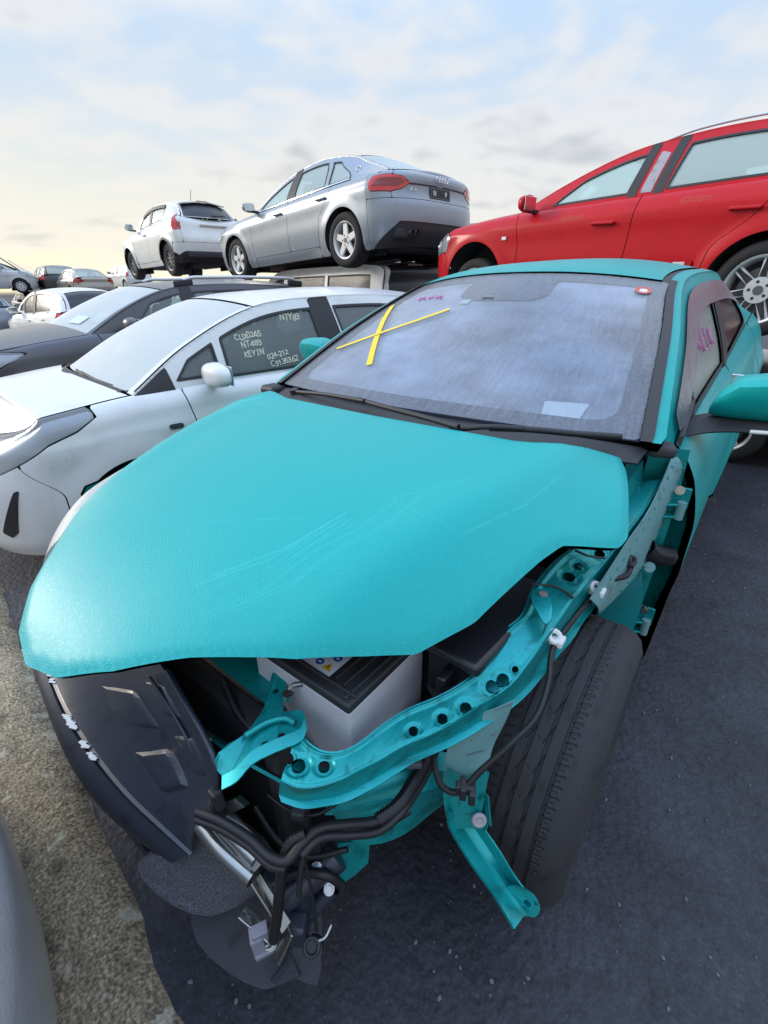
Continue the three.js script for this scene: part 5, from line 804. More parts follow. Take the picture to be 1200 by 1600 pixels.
    part(bat, 'warning_label', new THREE.PlaneGeometry(0.16, 0.15).rotateX(-Math.PI / 2).translate(0.385, 0.7785, 0.42), S({ map: tx, roughness: 0.6 }), 'white printed warning label on the battery');
  }
  part(car, 'battery_tray', [rbox(0.30, 0.02, 0.28, 0.006).translate(0.405, 0.568, 0.40), rbox(0.02, 0.05, 0.24, 0.006).translate(0.555, 0.585, 0.38), bar([0.40, 0.60, 0.545], [0.53, 0.585, 0.535], 0.02, 0.02)], M.trim);
  part(car, 'hold_down_strap', [bar([0.335, 0.66, 0.528], [0.43, 0.60, 0.54], 0.018, 0.006), bar([0.43, 0.60, 0.54], [0.46, 0.575, 0.545], 0.022, 0.008)], M.trimGrey);
  for (const p of [[0.585, 0.64, 0.33], [0.57, 0.63, 0.375]]) part(car, 'tray_bolt', bolt(p, [0, 1, 0], 0.008), steel);
  // black box beside it, pipes and clutter deep in the bay
  part(car, 'fuse_box', [rbox(0.13, 0.03, 0.34, 0.012, 2).rotateY(-0.05).translate(0.622, 0.783, 0.16), rbox(0.115, 0.12, 0.31, 0.01, 2).rotateY(-0.05).translate(0.62, 0.715, 0.155), rbox(0.02, 0.03, 0.05, 0.006).translate(0.615, 0.74, 0.33)], P({ color: lin(0.010, 0.010, 0.014), roughness: 0.38, clearcoat: 0.2, clearcoatRoughness: 0.3 }));
  part(car, 'engine_cover', [rbox(0.6, 0.22, 0.5, 0.05, 2).translate(-0.1, 0.66, 0.14), rbox(0.25, 0.16, 0.3, 0.04).translate(0.42, 0.56, 0.12)], M.under);
  part(car, 'bay_hoses', [tube([[0.60, 0.60, 0.38], [0.585, 0.62, 0.30], [0.56, 0.66, 0.22], [0.50, 0.70, 0.16]], 0.016), tube([[0.635, 0.58, 0.36], [0.61, 0.60, 0.28], [0.60, 0.62, 0.18]], 0.012), tube([[0.55, 0.60, 0.30], [0.60, 0.57, 0.24], [0.63, 0.6, 0.14]], 0.009)], cable);
  const cables = [[[0.56, 0.63, 0.36], [0.60, 0.66, 0.33], [0.625, 0.70, 0.30], [0.61, 0.72, 0.24]], [[0.55, 0.60, 0.42], [0.585, 0.62, 0.40], [0.62, 0.63, 0.36], [0.64, 0.66, 0.30]], [[0.565, 0.70, 0.29], [0.60, 0.69, 0.31], [0.63, 0.71, 0.32], [0.645, 0.74, 0.28]], [[0.30, 0.70, 0.50], [0.33, 0.66, 0.54], [0.38, 0.63, 0.55], [0.44, 0.62, 0.54]], [[0.27, 0.62, 0.52], [0.33, 0.60, 0.56], [0.40, 0.57, 0.56], [0.46, 0.56, 0.53]], [[0.20, 0.66, 0.56], [0.27, 0.63, 0.58], [0.33, 0.61, 0.585], [0.36, 0.58, 0.60]], [[0.40, 0.53, 0.62], [0.45, 0.52, 0.61], [0.50, 0.53, 0.59], [0.53, 0.55, 0.55]], [[0.38, 0.50, 0.64], [0.44, 0.46, 0.64], [0.50, 0.44, 0.62], [0.56, 0.46, 0.57]], [[0.47, 0.40, 0.68], [0.50, 0.43, 0.65], [0.55, 0.44, 0.62], [0.57, 0.40, 0.60]], [[0.52, 0.55, 0.645], [0.535, 0.50, 0.65], [0.55, 0.43, 0.655], [0.558, 0.33, 0.662]]];
  cables.forEach((c, i) => part(car, 'bay_cable', tube(c, 0.0035 + 0.0025 * (i % 3), { n: 24 }), cable));
  for (const [x, y, z, a] of [[0.60, 0.675, 0.325, 0.4], [0.575, 0.655, 0.30, 1.0], [0.40, 0.625, 0.55, 0.2], [0.33, 0.605, 0.565, 0.8], [0.47, 0.53, 0.60, 0.5]]) part(car, 'bay_connector', rbox(0.026, 0.018, 0.034, 0.004).rotateY(a).translate(x, y, z), M.trimGrey);
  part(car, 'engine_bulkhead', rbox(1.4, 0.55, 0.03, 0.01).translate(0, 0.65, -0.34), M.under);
  // inner wing between rail and chassis leg
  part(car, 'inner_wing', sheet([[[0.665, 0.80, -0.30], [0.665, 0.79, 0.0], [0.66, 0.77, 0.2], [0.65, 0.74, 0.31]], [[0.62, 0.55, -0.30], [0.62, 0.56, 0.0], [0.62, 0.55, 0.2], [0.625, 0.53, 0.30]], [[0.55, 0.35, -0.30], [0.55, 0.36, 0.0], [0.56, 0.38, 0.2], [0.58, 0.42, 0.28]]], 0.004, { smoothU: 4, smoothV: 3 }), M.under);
  part(car, 'apron_front', sheet([[[0.655, 0.70, 0.35], [0.655, 0.655, 0.375], [0.66, 0.60, 0.395], [0.668, 0.54, 0.41], [0.69, 0.478, 0.42]], [[0.70, 0.715, 0.345], [0.695, 0.66, 0.36], [0.695, 0.60, 0.375], [0.70, 0.545, 0.39], [0.715, 0.485, 0.405]], [[0.742, 0.74, 0.305], [0.735, 0.69, 0.315], [0.725, 0.63, 0.335], [0.73, 0.565, 0.365], [0.74, 0.50, 0.395]]], 0.003, { smoothU: 4, smoothV: 2 }), tealDull);
  part(car, 'apron_patch', [sheet([[[0.668, 0.60, 0.402], [0.672, 0.54, 0.417], [0.694, 0.47, 0.427]], [[0.70, 0.585, 0.392], [0.705, 0.53, 0.402], [0.718, 0.478, 0.412]], [[0.735, 0.60, 0.362], [0.738, 0.55, 0.378], [0.745, 0.49, 0.400]]], 0.003, { smoothU: 4, smoothV: 2 }), bar([0.735, 0.56, 0.375], [0.752, 0.50, 0.385], 0.004, 0.03)], tealBay);
  // bent bracket that hangs down in front of the tyre
  const db = new THREE.Group(); db.name = 'hanging_bracket'; car.add(db);
  const lift = (l, dx, dy, dz) => l.map(([x, y, z]) => [x + dx, y + dy, z + dz]);
  part(db, 'bracket_channel', sheet([dropA, lift(dropA, 0.004, 0.006, 0), dropB, lift(dropB, 0.006, 0.004, -0.004), dropC.map(([x, y, z], i) => [x + 0.006, y + 0.012, z - 0.004]), dropC.map(([x, y, z], i) => [x + 0.020, y + 0.034, z - 0.004])], 0.003, { smoothU: 4, flip: false }), tealBay);
  part(db, 'bracket_ear', [plate(rounded([[0.815, 0.402, 0.415], [0.835, 0.415, 0.405], [0.862, 0.412, 0.40], [0.878, 0.395, 0.405], [0.872, 0.378, 0.415], [0.852, 0.378, 0.42]]), 0.003, [[[0.856, 0.395, 0.410], 0.0065]])], tealBay);
  part(db, 'bracket_cup', [sheet([[[0.70, 0.535, 0.405], [0.705, 0.50, 0.41], [0.712, 0.465, 0.405]], [[0.725, 0.525, 0.375], [0.728, 0.50, 0.375], [0.735, 0.475, 0.378]], [[0.745, 0.535, 0.385], [0.755, 0.505, 0.39], [0.752, 0.478, 0.395]]], 0.003, { smoothU: 3, smoothV: 3 })], tealBay);
  part(db, 'rubber_bush', [ringAt([0.742, 0.513, 0.400], [0.6, 0.4, 0.7], 0.010, 0.005), disc([0.742, 0.513, 0.400], [0.6, 0.4, 0.7], 0.006, 0.006)], S({ color: lin(0.35, 0.33, 0.36), roughness: 0.6 }));
  // chassis leg below the battery
  const cr = new THREE.Group(); cr.name = 'chassis_leg'; car.add(cr);
  part(cr, 'leg_box', sheet([railCrashTop.map(([x, y, z]) => [x - 0.02, y + 0.02, z - 0.03]), railCrashTop, railCrashMid, railCrashLow, railCrashLow.map(([x, y, z]) => [x - 0.05, y - 0.03, z - 0.03])], 0.004, { smoothU: 3, smoothV: 1, flip: true }), tealBay);
  part(cr, 'mount_pad', [sheet([[[0.475, 0.575, 0.49], [0.53, 0.575, 0.44], [0.585, 0.57, 0.39]], [[0.50, 0.565, 0.55], [0.55, 0.56, 0.50], [0.605, 0.555, 0.44]], [[0.51, 0.52, 0.575], [0.56, 0.515, 0.53], [0.615, 0.51, 0.465]]], 0.004, { smoothU: 3, smoothV: 2, flip: true }), tube([[0.485, 0.578, 0.515], [0.535, 0.575, 0.485], [0.56, 0.572, 0.45]], 0.006), disc([0.555, 0.582, 0.43], [0, 1, 0.1], 0.03, 0.014, 20)], tealBay);
  part(cr, 'hanging_flap', plate(hangPlate.map(([x, y, z]) => [x, y, z]), 0.005), tealBay);
  // wiring
  const loom = new THREE.Group(); loom.name = 'wiring_loom'; car.add(loom);
  part(loom, 'main_loom', [tube(harnessA, 0.009, { n: 120, seg: 8 }), tube(harnessA.slice(5).map(([x, y, z], i) => [x + 0.010, y - 0.008 + 0.003 * Math.sin(i * 2), z + 0.008]), 0.008, { n: 60 }), tube(harnessA.slice(0, 5).map(([x, y, z], i) => [x + 0.003, y - 0.012, z + 0.006]), 0.007)], cable);
  part(loom, 'loom_branch', [ribbed(harnessB, 0.010), tube(harnessB.map(([x, y, z], i) => [x + 0.02 + 0.004 * i, y - 0.01, z - 0.014]).slice(0, 4), 0.006)], cable);
  part(loom, 'loom_sleeve', [ribbed(harnessA.slice(8, 13), 0.0135)], cable);
  part(loom, 'loom_branch_rear', tube(harnessC, 0.008, { n: 40 }), cable);
  part(loom, 'side_conduit', ribbed(wireThin, 0.0062, 0.005), cable);
  for (const i of [0, 1]) { const [x, y, z] = clips[i]; const c = part(loom, 'white_clip', [ringAt([x, y + 0.006, z], [0.5, 0.8, 0.3], 0.012, 0.006), rbox(0.03, 0.012, 0.024, 0.004).translate(x - 0.006, y - 0.004, z), rbox(0.018, 0.016, 0.03, 0.004).translate(x + 0.01, y - 0.004, z - 0.004)], whitePlastic); }
  { const [x, y, z] = clips[2]; part(loom, 'black_clip', [ringAt([x, y, z], [0.8, 0.5, 0.3], 0.010, 0.005), rbox(0.018, 0.012, 0.026, 0.004).translate(x, y - 0.008, z + 0.005)], M.trim); }
  { const [x, y, z] = clipBlack[0]; part(loom, 'black_clip', [rbox(0.034, 0.02, 0.016, 0.003).rotateY(0.5).translate(x, y, z), rbox(0.012, 0.03, 0.03, 0.003).rotateY(0.5).translate(x - 0.004, y - 0.004, z), rbox(0.012, 0.03, 0.03, 0.003).rotateY(0.5).translate(x + 0.012, y - 0.008, z - 0.004)], M.trim); }
  const [cx, cy, cz] = connector[0];
  part(loom, 'grey_connector', [rbox(0.034, 0.058, 0.024, 0.004).rotateY(-0.5).rotateZ(0.12).translate(cx - 0.004, cy, cz - 0.02), rbox(0.022, 0.02, 0.03, 0.003).rotateY(-0.5).translate(cx, cy + 0.03, cz - 0.026), rbox(0.012, 0.012, 0.034, 0.003).rotateY(-0.5).translate(cx + 0.014, cy - 0.012, cz - 0.018)], S({ color: lin(0.22, 0.22, 0.27), roughness: 0.5 }));
  part(loom, 'loose_wires', [tube([[0.508, 0.335, 0.722], [0.50, 0.322, 0.728], [0.494, 0.312, 0.732]], 0.002), tube([[0.511, 0.333, 0.722], [0.506, 0.318, 0.73], [0.495, 0.305, 0.734]], 0.002), tube([[0.513, 0.335, 0.72], [0.508, 0.312, 0.726], [0.497, 0.298, 0.734]], 0.002), tube([[0.56, 0.30, 0.665], [0.572, 0.315, 0.655], [0.575, 0.335, 0.64]], 0.002)], whitePlastic);
  part(loom, 'round_plug', [disc([0.556, 0.285, 0.672], [0.3, 0.8, 0.5], 0.018, 0.02, 20), ringAt([0.556, 0.296, 0.677], [0.3, 0.8, 0.5], 0.014, 0.004)], M.trim);
  part(loom, 'small_connector', rbox(0.03, 0.016, 0.016, 0.003).rotateY(0.6).translate(0.612, 0.595, 0.43), S({ color: lin(0.10, 0.12, 0.15), roughness: 0.5 }));
  // black grille duct and lower lip across the nose
  const far = (l, ...p) => [...p, ...l];
  const duct = new THREE.Group(); duct.name = 'grille_duct'; car.add(duct);
  part(duct, 'duct_shell', sheet([far(shrA, [-0.72, 0.46, 0.62], [-0.60, 0.465, 0.70]), far(shrA, [-0.72, 0.47, 0.615], [-0.60, 0.475, 0.693]).map(([x, y, z]) => [x, y + 0.004, z - 0.010]), far(shrB, [-0.66, 0.56, 0.55], [-0.45, 0.57, 0.64]), far(shrC, [-0.60, 0.65, 0.50], [-0.30, 0.66, 0.61]), far(shrD, [-0.55, 0.71, 0.47], [-0.20, 0.72, 0.59])], 0.006, { smoothU: 4, smoothV: 4, flip: true }), blackPlastic);
  part(duct, 'duct_rib', [tube(shrD.map(([x, y, z]) => [x + 0.004, y + 0.004, z + 0.002]), 0.006), tube([[0.11, 0.695, 0.668], [0.19, 0.672, 0.674], [0.265, 0.64, 0.684], [0.30, 0.605, 0.69]], 0.004)], blackPlastic);
  const onDuct = (a, b) => { const rows = [shrA, shrB, shrC, shrD], k = Math.min(2, Math.floor(a)), f = a - k, g = (r) => { const i = Math.min(4, Math.floor(b)), t = b - i; return r[i].map((c, j) => mix(c, r[i + 1][j], t)); }, p = g(rows[k]), q = g(rows[k + 1]); return p.map((c, j) => mix(c, q[j], f) + (j === 1 ? 0.0015 : j === 2 ? 0.001 : 0)); };
  for (const [a0, a1, b0, b1, t] of [[0.85, 1.8, 0.5, 1.6, 0.010], [0.75, 1.7, 2.2, 3.5, 0.012], [1.95, 2.7, 1.9, 3.3, 0.009], [2.05, 2.75, 0.3, 1.4, 0.008]]) { const rows = []; for (let j = 0; j <= 6; j++) { const row = []; for (let i = 0; i <= 8; i++) { const e = Math.min(j, 6 - j, i, 8 - i) === 0 ? -0.004 : t, p = onDuct(mix(a0, a1, j / 6), mix(b0, b1, i / 8) + 0.15 * j / 6); row.push(V(p[0], p[1] + e * 0.45, p[2] + e * 0.45)); } rows.push(row); } part(duct, 'duct_moulding', gridSheet(rows, 0.003, true), blackPlastic); }
  part(duct, 'lower_lip', sheet([far(lipTop, [-0.74, 0.465, 0.64], [-0.62, 0.47, 0.70]), far(lipTop.map((p, i) => p.map((c, k) => mix(c, lipOut[i][k], 0.4) + (k === 2 ? 0.012 : 0))), [-0.76, 0.44, 0.655], [-0.66, 0.445, 0.715]), far(lipOut, [-0.80, 0.42, 0.63], [-0.70, 0.42, 0.70]), far(lipOut.map(([x, y, z]) => [x, y - 0.07, z - 0.02]), [-0.80, 0.35, 0.60], [-0.70, 0.35, 0.67])], 0.008, { smoothU: 4, smoothV: 4, flip: true }), P({ color: lin(0.022, 0.027, 0.042), roughness: 0.5, map: grime }));
  const flakes = []; for (const [t0, t1] of [[0.0, 0.5], [1.15, 1.5], [1.75, 2.15]]) for (let t = t0; t < t1; t += 0.045) { const k = Math.floor(t), p = lipTop[k].map((c, j) => mix(c, lipTop[k + 1][j], t - k)); if (rnd() < 0.85) flakes.push(rbox(0.014 + 0.012 * rnd(), 0.004, 0.005 + 0.004 * rnd(), 0.002, 1).rotateY(0.3 + 0.5 * rnd()).translate(p[0] + 0.006, p[1] + 0.004, p[2] - 0.003)); }
  part(duct, 'torn_foam_tape', flakes, whitePlastic); duct.children[duct.children.length - 1].userData.kind = 'stuff';
  part(duct, 'duct_screw', bolt([0.275, 0.625, 0.655], [0, 0.8, 0.4], 0.009), steel);
  part(duct, 'duct_plug', [rbox(0.022, 0.05, 0.02, 0.005).translate(0.366, 0.585, 0.70), tube([[0.372, 0.60, 0.706], [0.366, 0.575, 0.712], [0.372, 0.55, 0.716]], 0.006)], M.trim);
  // undertrays of flecked felt
  const slab = (loop, th) => plate(rounded(loop, 2), th);
  part(car, 'felt_undertray', [slab(felt, 0.07), slab(felt.map(([x, y, z]) => [mix(x, 0.32, 0.06), y + 0.006, mix(z, 0.75, 0.06)]), 0.02)], felt_, 'grey flecked felt undertray at the front corner');
  part(car, 'lower_undertray', [slab(feltLow, 0.02), sheet([[[0.42, 0.20, 0.70], [0.47, 0.19, 0.735], [0.51, 0.188, 0.735]], [[0.46, 0.205, 0.66], [0.50, 0.20, 0.69], [0.535, 0.195, 0.70]]], 0.012, { smoothU: 3 }), tube([[0.47, 0.205, 0.655], [0.50, 0.20, 0.70], [0.50, 0.197, 0.74]], 0.004)], S({ color: lin(0.040, 0.042, 0.052), map: grime, roughness: 0.75, bumpMap: withRepeat(blotch, 8), bumpScale: 0.002 }));
  part(car, 'undertray_side', sheet([[[-0.70, 0.34, 0.68], [-0.3, 0.33, 0.77], [0.05, 0.30, 0.79], [0.30, 0.24, 0.775]], [[-0.66, 0.25, 0.60], [-0.3, 0.24, 0.68], [0.05, 0.22, 0.70], [0.33, 0.20, 0.70]], [[-0.6, 0.20, 0.3], [-0.3, 0.19, 0.3], [0.05, 0.18, 0.3], [0.40, 0.18, 0.3]]], 0.01, { smoothU: 3, smoothV: 3 }), M.under);
  // bumper beam stub, brackets and tubes at the corner
  part(car, 'bumper_beam_end', [tube([[0.322, 0.492, 0.722], [0.39, 0.482, 0.722], [0.462, 0.468, 0.712]], 0.016, { seg: 12 }), tube([[0.322, 0.505, 0.705], [0.39, 0.50, 0.70], [0.455, 0.49, 0.695]], 0.014, { seg: 12 }), plate([[0.318, 0.522, 0.712], [0.36, 0.54, 0.685], [0.475, 0.505, 0.675], [0.462, 0.48, 0.712]], 0.006), plate([[0.355, 0.548, 0.69], [0.375, 0.56, 0.672], [0.398, 0.552, 0.668], [0.378, 0.538, 0.69]], 0.02)], steel);
  part(car, 'beam_bracket', [bar(metalA[0], metalA[1], 0.026, 0.006), bar(metalB[0], metalB[1], 0.024, 0.006), bar(metalC[0], metalC[1], 0.034, 0.006)], steel);
  part(car, 'radiator_pipe', [tube([[0.535, 0.42, 0.588], [0.51, 0.395, 0.635], [0.48, 0.36, 0.685]], 0.024, { seg: 12 }), disc([0.535, 0.422, 0.586], [0.3, 0.4, -0.8], 0.028, 0.02, 18), tube([[0.545, 0.36, 0.60], [0.53, 0.33, 0.63], [0.515, 0.30, 0.655]], 0.015, { seg: 10 }), rbox(0.10, 0.10, 0.05, 0.015).rotateY(0.5).translate(0.475, 0.345, 0.655), rbox(0.05, 0.06, 0.04, 0.01).rotateY(0.6).translate(0.515, 0.31, 0.68)], blackPlastic);
  part(car, 'radiator', [rbox(0.9, 0.42, 0.05, 0.01).translate(-0.08, 0.42, 0.56), rbox(0.04, 0.42, 0.07, 0.01).translate(0.40, 0.42, 0.57), bar([0.40, 0.50, 0.60], [0.465, 0.49, 0.575], 0.004, 0.12)], M.under);
  part(car, 'pipe_bolts', [...bolt([0.525, 0.432, 0.62], [0.3, 0.8, 0.4], 0.007), ...bolt([0.545, 0.372, 0.612], [0.3, 0.8, 0.4], 0.007)], steel);
  // front wheels
  const treadMap = (() => {
    const W = 1024, H = 256, cv = document.createElement('canvas'); cv.width = W; cv.height = H; const x = cv.getContext('2d'); x.fillStyle = '#fff'; x.fillRect(0, 0, W, H); x.strokeStyle = '#000'; x.lineCap = 'round';
    const line = (a, b, c, d, w) => { x.lineWidth = w; for (const o of [-W, 0, W]) { x.beginPath(); x.moveTo(a + o, b); x.lineTo(c + o, d); x.stroke(); } };
    for (let i = 0; i < 64; i++) { const u = i * 16; line(u, 58, u + 3, 76, 3.2); line(u + 8, 64, u + 9, 72, 1.6); line(u, 184, u + 3, 200, 3.2); }
    for (let i = 0; i < 22; i++) { const u = i * W / 22; line(u, 106, u + 30, 119, 1.6); line(u + 10, 140, u + 36, 154, 1.6); line(u + 26, 128, u + 23, 133, 1.4); }
    const t = new THREE.CanvasTexture(cv); t.wrapS = THREE.RepeatWrapping; t.repeat.set(1.6, 1); return t;
  })();
  const heroTyre = P({ color: lin(0.030, 0.030, 0.034), map: withRepeat(grime, 3, 1), roughness: 0.75, bumpMap: treadMap, bumpScale: 0.0038 });
  for (const sd of [1, -1]) {
    const w = new THREE.Group(); w.name = 'wheel'; w.position.set(sd * 0.775, 0.345, 0); w.rotation.y = sd < 0 ? Math.PI : 0.02; car.add(w);
    const R = 0.345, h = 0.109, g0 = 0.007, prof = [[0.222, -h * 0.84], [0.235, -h * 0.96], [0.29, -h * 1.06], [0.322, -h * 0.97], [0.336, -h * 0.82], [0.3415, -h * 0.66]];
    const groove = (y) => prof.push([R - 0.0005, y - 0.0045], [R - g0, y - 0.0035], [R - g0, y + 0.0035], [R - 0.0005, y + 0.0045]);
    prof.push([0.3435, -h * 0.5]); groove(-0.042); groove(-0.014); groove(0.018); groove(0.047); prof.push([0.3435, h * 0.6], [0.341, h * 0.70], [0.336, h * 0.82], [0.322, h * 0.97], [0.300, h * 1.05], [0.296, h * 1.075], [0.290, h * 1.05], [0.25, h * 1.0], [0.235, h * 0.96], [0.222, h * 0.84]);
    const lg = lathe(prof, 96); { const p = lg.attributes.position, u = lg.attributes.uv; for (let i = 0; i < p.count; i++) u.setY(i, clamp(0.5 + p.getY(i) / (h * 2.2))); }
    part(w, 'tyre', creased(lg.rotateZ(-Math.PI / 2), 0.5), heroTyre);
    const wp = wheelParts(0.345, 0.215, 'five'); part(w, 'rim', wp.rim, M.alloy); part(w, 'hub', wp.back, M.under); part(w, 'brake_disc', wp.brake, M.alloyDark); part(w, 'centre_cap', wp.cap, M.alloyDark);
  }
  part(car, 'wheel_liner', [panel((a, x) => V(x, 0.345 + 0.42 * Math.sin(a), 0.42 * Math.cos(a)), () => -1, [0.9, Math.PI + 0.3, 0.48, 0.70], 0.08, { th: 0 })], M.under);
  // right headlamp and right wing still on the car
  const hin = [[-0.36, 0.845, 0.63], [-0.45, 0.842, 0.570], [-0.535, 0.850, 0.492], [-0.598, 0.860, 0.425], [-0.645, 0.880, 0.305], [-0.668, 0.895, 0.20], [-0.690, 0.905, 0.12]], hout = [[-0.38, 0.775, 0.68], [-0.50, 0.785, 0.615], [-0.60, 0.80, 0.54], [-0.67, 0.815, 0.46], [-0.725, 0.83, 0.345], [-0.75, 0.845, 0.24], [-0.76, 0.855, 0.13]];
  const hl = part(car, 'headlight', sheet([hin, hin.map((p, i) => p.map((c, k) => mix(c, hout[i][k], 0.5) + (k === 1 ? 0.012 : 0))), hout, hout.map(([x, y, z]) => [x + 0.02, y - 0.10, z])], 0.006, { smoothU: 4, smoothV: 4, flip: false }), P({ color: lin(0.72, 0.74, 0.70), transmission: 0.5, thickness: 0, roughness: 0.3, bumpMap: withRepeat(dew, 4), bumpScale: 0.001 }), 'dew-covered right headlamp lens');
  part(hl, 'lamp_housing', sheet([hin.map(([x, y, z]) => [x, y - 0.03, z]), hout.map(([x, y, z]) => [x + 0.03, y - 0.06, z - 0.02]), hout.map(([x, y, z]) => [x + 0.06, y - 0.12, z - 0.03])], 0.005, { smoothU: 3, smoothV: 2 }), M.lampBody);
  part(car, 'front_fender', panel((z, y) => { const p = side2(Math.min(z, 0.36), y); p.z = z; p.x -= 0.10 * smooth(0.1, 0.6, z); return p; }, both((z, y) => y - mix(0.95, 0.80, smooth(-0.5, 0.2, z)), (z, y) => 0.3 - y, between(0.42, -0.59), (z, y) => 0.40 - Math.hypot(z, y - 0.345)), [-0.65, 0.5, 0.25, 1.0], 0.025, { flip: true, th: 0.01, mirror: true }), tealDew);
  const [wx, wy, wz] = whiteTab[0];
  part(car, 'white_plug', [rbox(0.035, 0.028, 0.02, 0.006).rotateY(0.4).translate(wx - 0.02, wy - 0.005, wz - 0.004), rbox(0.016, 0.02, 0.03, 0.004).translate(wx - 0.002, wy - 0.002, wz - 0.016)], whitePlastic);
}
// ---------------------------------------------------------------- the yard floor
{
  const plane = (w, d, n = 1) => { const g = new THREE.PlaneGeometry(w, d, n, n).rotateX(-Math.PI / 2), uv = g.attributes.uv; for (let i = 0; i < uv.count; i++) uv.setXY(i, uv.getX(i) * w, uv.getY(i) * d); return g; };
  const rock = dataMap(1024, 1024, (u, v) => { const f = tileFbm(u, v, 60, 4), c = tileFbm(u, v, 5, 3, 5), sp = rnd(); let x = 0.198 + 0.05 * f + 0.06 * c + 0.075 * tileFbm(u, v, 230, 2, 15) + 0.05 * tileFbm(u, v, 14, 4, 19) + 0.03 * (rnd() - 0.5); if (sp < 0.003) x += 0.26 * rnd(); return [x * 0.95, x * 0.97, x * 1.12]; }, true, 0.5);
  const rockB = dataMap(1024, 1024, (u, v) => { const x = 0.5 + 0.35 * tileFbm(u, v, 90, 3, 2) + 0.35 * tileFbm(u, v, 14, 4, 8); return [x, x, x]; }, false, 0.5);
  structure('asphalt_ground', plane(400, 400), S({ map: rock, roughness: 0.68, bumpMap: rockB, bumpScale: 0.007 }), 'dark blue-grey worn asphalt of the yard', 'ground');
  // loose grit and flecks lying on the asphalt
  const gm = new THREE.DodecahedronGeometry(1, 0), grit = new THREE.InstancedMesh(gm, S({ color: lin(0.16, 0.16, 0.18), roughness: 0.9 }), 2600), m = new THREE.Matrix4(), q = new THREE.Quaternion();
  for (let i = 0; i < 2600; i++) { const s = 0.0010 + 0.0042 * Math.pow(rnd(), 4), x = 0.2 + 2.6 * rnd(), z = 0.9 - 4.5 * Math.pow(rnd(), 1.3); q.setFromEuler(new THREE.Euler(rnd() * 6, rnd() * 6, rnd() * 6)); m.compose(V(x, s * 0.5, z), q, V(s * 1.5, s, s)); grit.setMatrixAt(i, m); }
  grit.name = 'loose_grit'; grit.userData = { kind: 'stuff', label: 'pale grit scattered over the asphalt', category: 'grit' }; grit.castShadow = grit.receiveShadow = true; scene.add(grit);
  // rough concrete strip along the noses of the parked row
  const cw = 14, cd = 0.62, nx = 260, nz = 26, g = new THREE.BoxGeometry(cw, 0.10, cd, nx, 1, nz), p = g.attributes.position, uv = g.attributes.uv;
  for (let i = 0; i < p.count; i++) { let x = p.getX(i), y = p.getY(i), z = p.getZ(i); if (y > 0) { const e = Math.min(cd / 2 - Math.abs(z), 0.10) / 0.10; y = 0.045 + 0.006 * fbm(x * 2.2, 3, z * 2.2, 4) + 0.0015 * fbm(x * 30, 1, z * 30, 2) - 0.05 * (1 - e) * (1 - e) - 0.02 * (1 - e) * Math.max(0, fbm(x * 5, 8, z * 5, 2) + 0.3); z += (1 - e) * 0.025 * fbm(x * 3.0, 5, 2 + Math.sign(z) * 4, 3); } else { y = -0.05; } p.setXYZ(i, x, y, z); uv.setXY(i, x, z); }
  g.computeVertexNormals(); g.rotateY(-0.115); g.translate(-4.6, 0, 0.60);
  const conc = dataMap(1024, 1024, (u, v) => { const a = tileFbm(u, v, 8, 5, 3), b = tileFbm(u, v, 40, 4, 6), c = tileFbm(u, v, 3, 3, 9), w = smooth(0.26, 0.42, tileFbm(u, v, 18, 4, 21) + 0.2 * tileFbm(u, v, 4, 2, 1)), moss = smooth(0.05, 0.4, tileFbm(u, v, 5, 4, 31)); const stain = smooth(0.05, 0.45, tileFbm(u, v, 7, 5, 41)), x = (0.60 + 0.08 * a + 0.16 * b + 0.06 * c + 0.42 * tileFbm(u, v, 150, 2, 23) + 0.12 * (rnd() - 0.5)) * (1 - 0.36 * stain); let r = x * 1.0, gg = x * 0.91, bb = x * 0.76; r = mix(r, x * 0.88, moss * 0.5); gg = mix(gg, x * 0.80, moss * 0.5); bb = mix(bb, x * 0.66, moss * 0.5); const k = w * 0.55; return [mix(r, 0.86, k), mix(gg, 0.84, k), mix(bb, 0.76, k)]; }, true, 0.9);
  const concB = dataMap(512, 512, (u, v) => { const x = 0.5 + 0.5 * tileFbm(u, v, 40, 4, 2) + 0.3 * tileFbm(u, v, 12, 3, 5); return [x, x, x]; }, false, 1.6);
  structure('concrete_strip', g, S({ map: conc, roughness: 0.95, bumpMap: concB, bumpScale: 0.005 }), 'stained rough concrete strip in front of the parked row', 'kerb');
}
// ---------------------------------------------------------------- the other cars
function at(o, yaw, pitch = 0, roll = 0) { o.rotation.order = 'YXZ'; o.rotation.set(pitch, yaw, roll); return o; }
function writing(lines, w, h, colour) { // hand lettering as a thin decal texture
  const cv = document.createElement('canvas'); cv.width = 768; cv.height = Math.round(768 * h / w); const x = cv.getContext('2d'); x.strokeStyle = colour; x.lineCap = x.lineJoin = 'round';
  for (const [text, px, py, size, tilt] of lines) { x.save(); x.translate(px * cv.width, py * cv.height); x.rotate(tilt || 0); x.font = `${size * cv.height}px sans-serif`; x.lineWidth = 3.2; let cx = 0; for (const ch of text) { x.save(); x.translate(cx, (rnd() - 0.5) * size * cv.height * 0.14); x.rotate((rnd() - 0.5) * 0.16); x.transform(1, 0, -0.10 + (rnd() - 0.5) * 0.14, 0.92 + 0.2 * rnd(), 0, 0); x.strokeText(ch, 0, 0); x.restore(); cx += x.measureText(ch).width * (0.86 + 0.2 * rnd()); } x.restore(); }
  const t = new THREE.CanvasTexture(cv); t.colorSpace = THREE.SRGBColorSpace; return t;
}
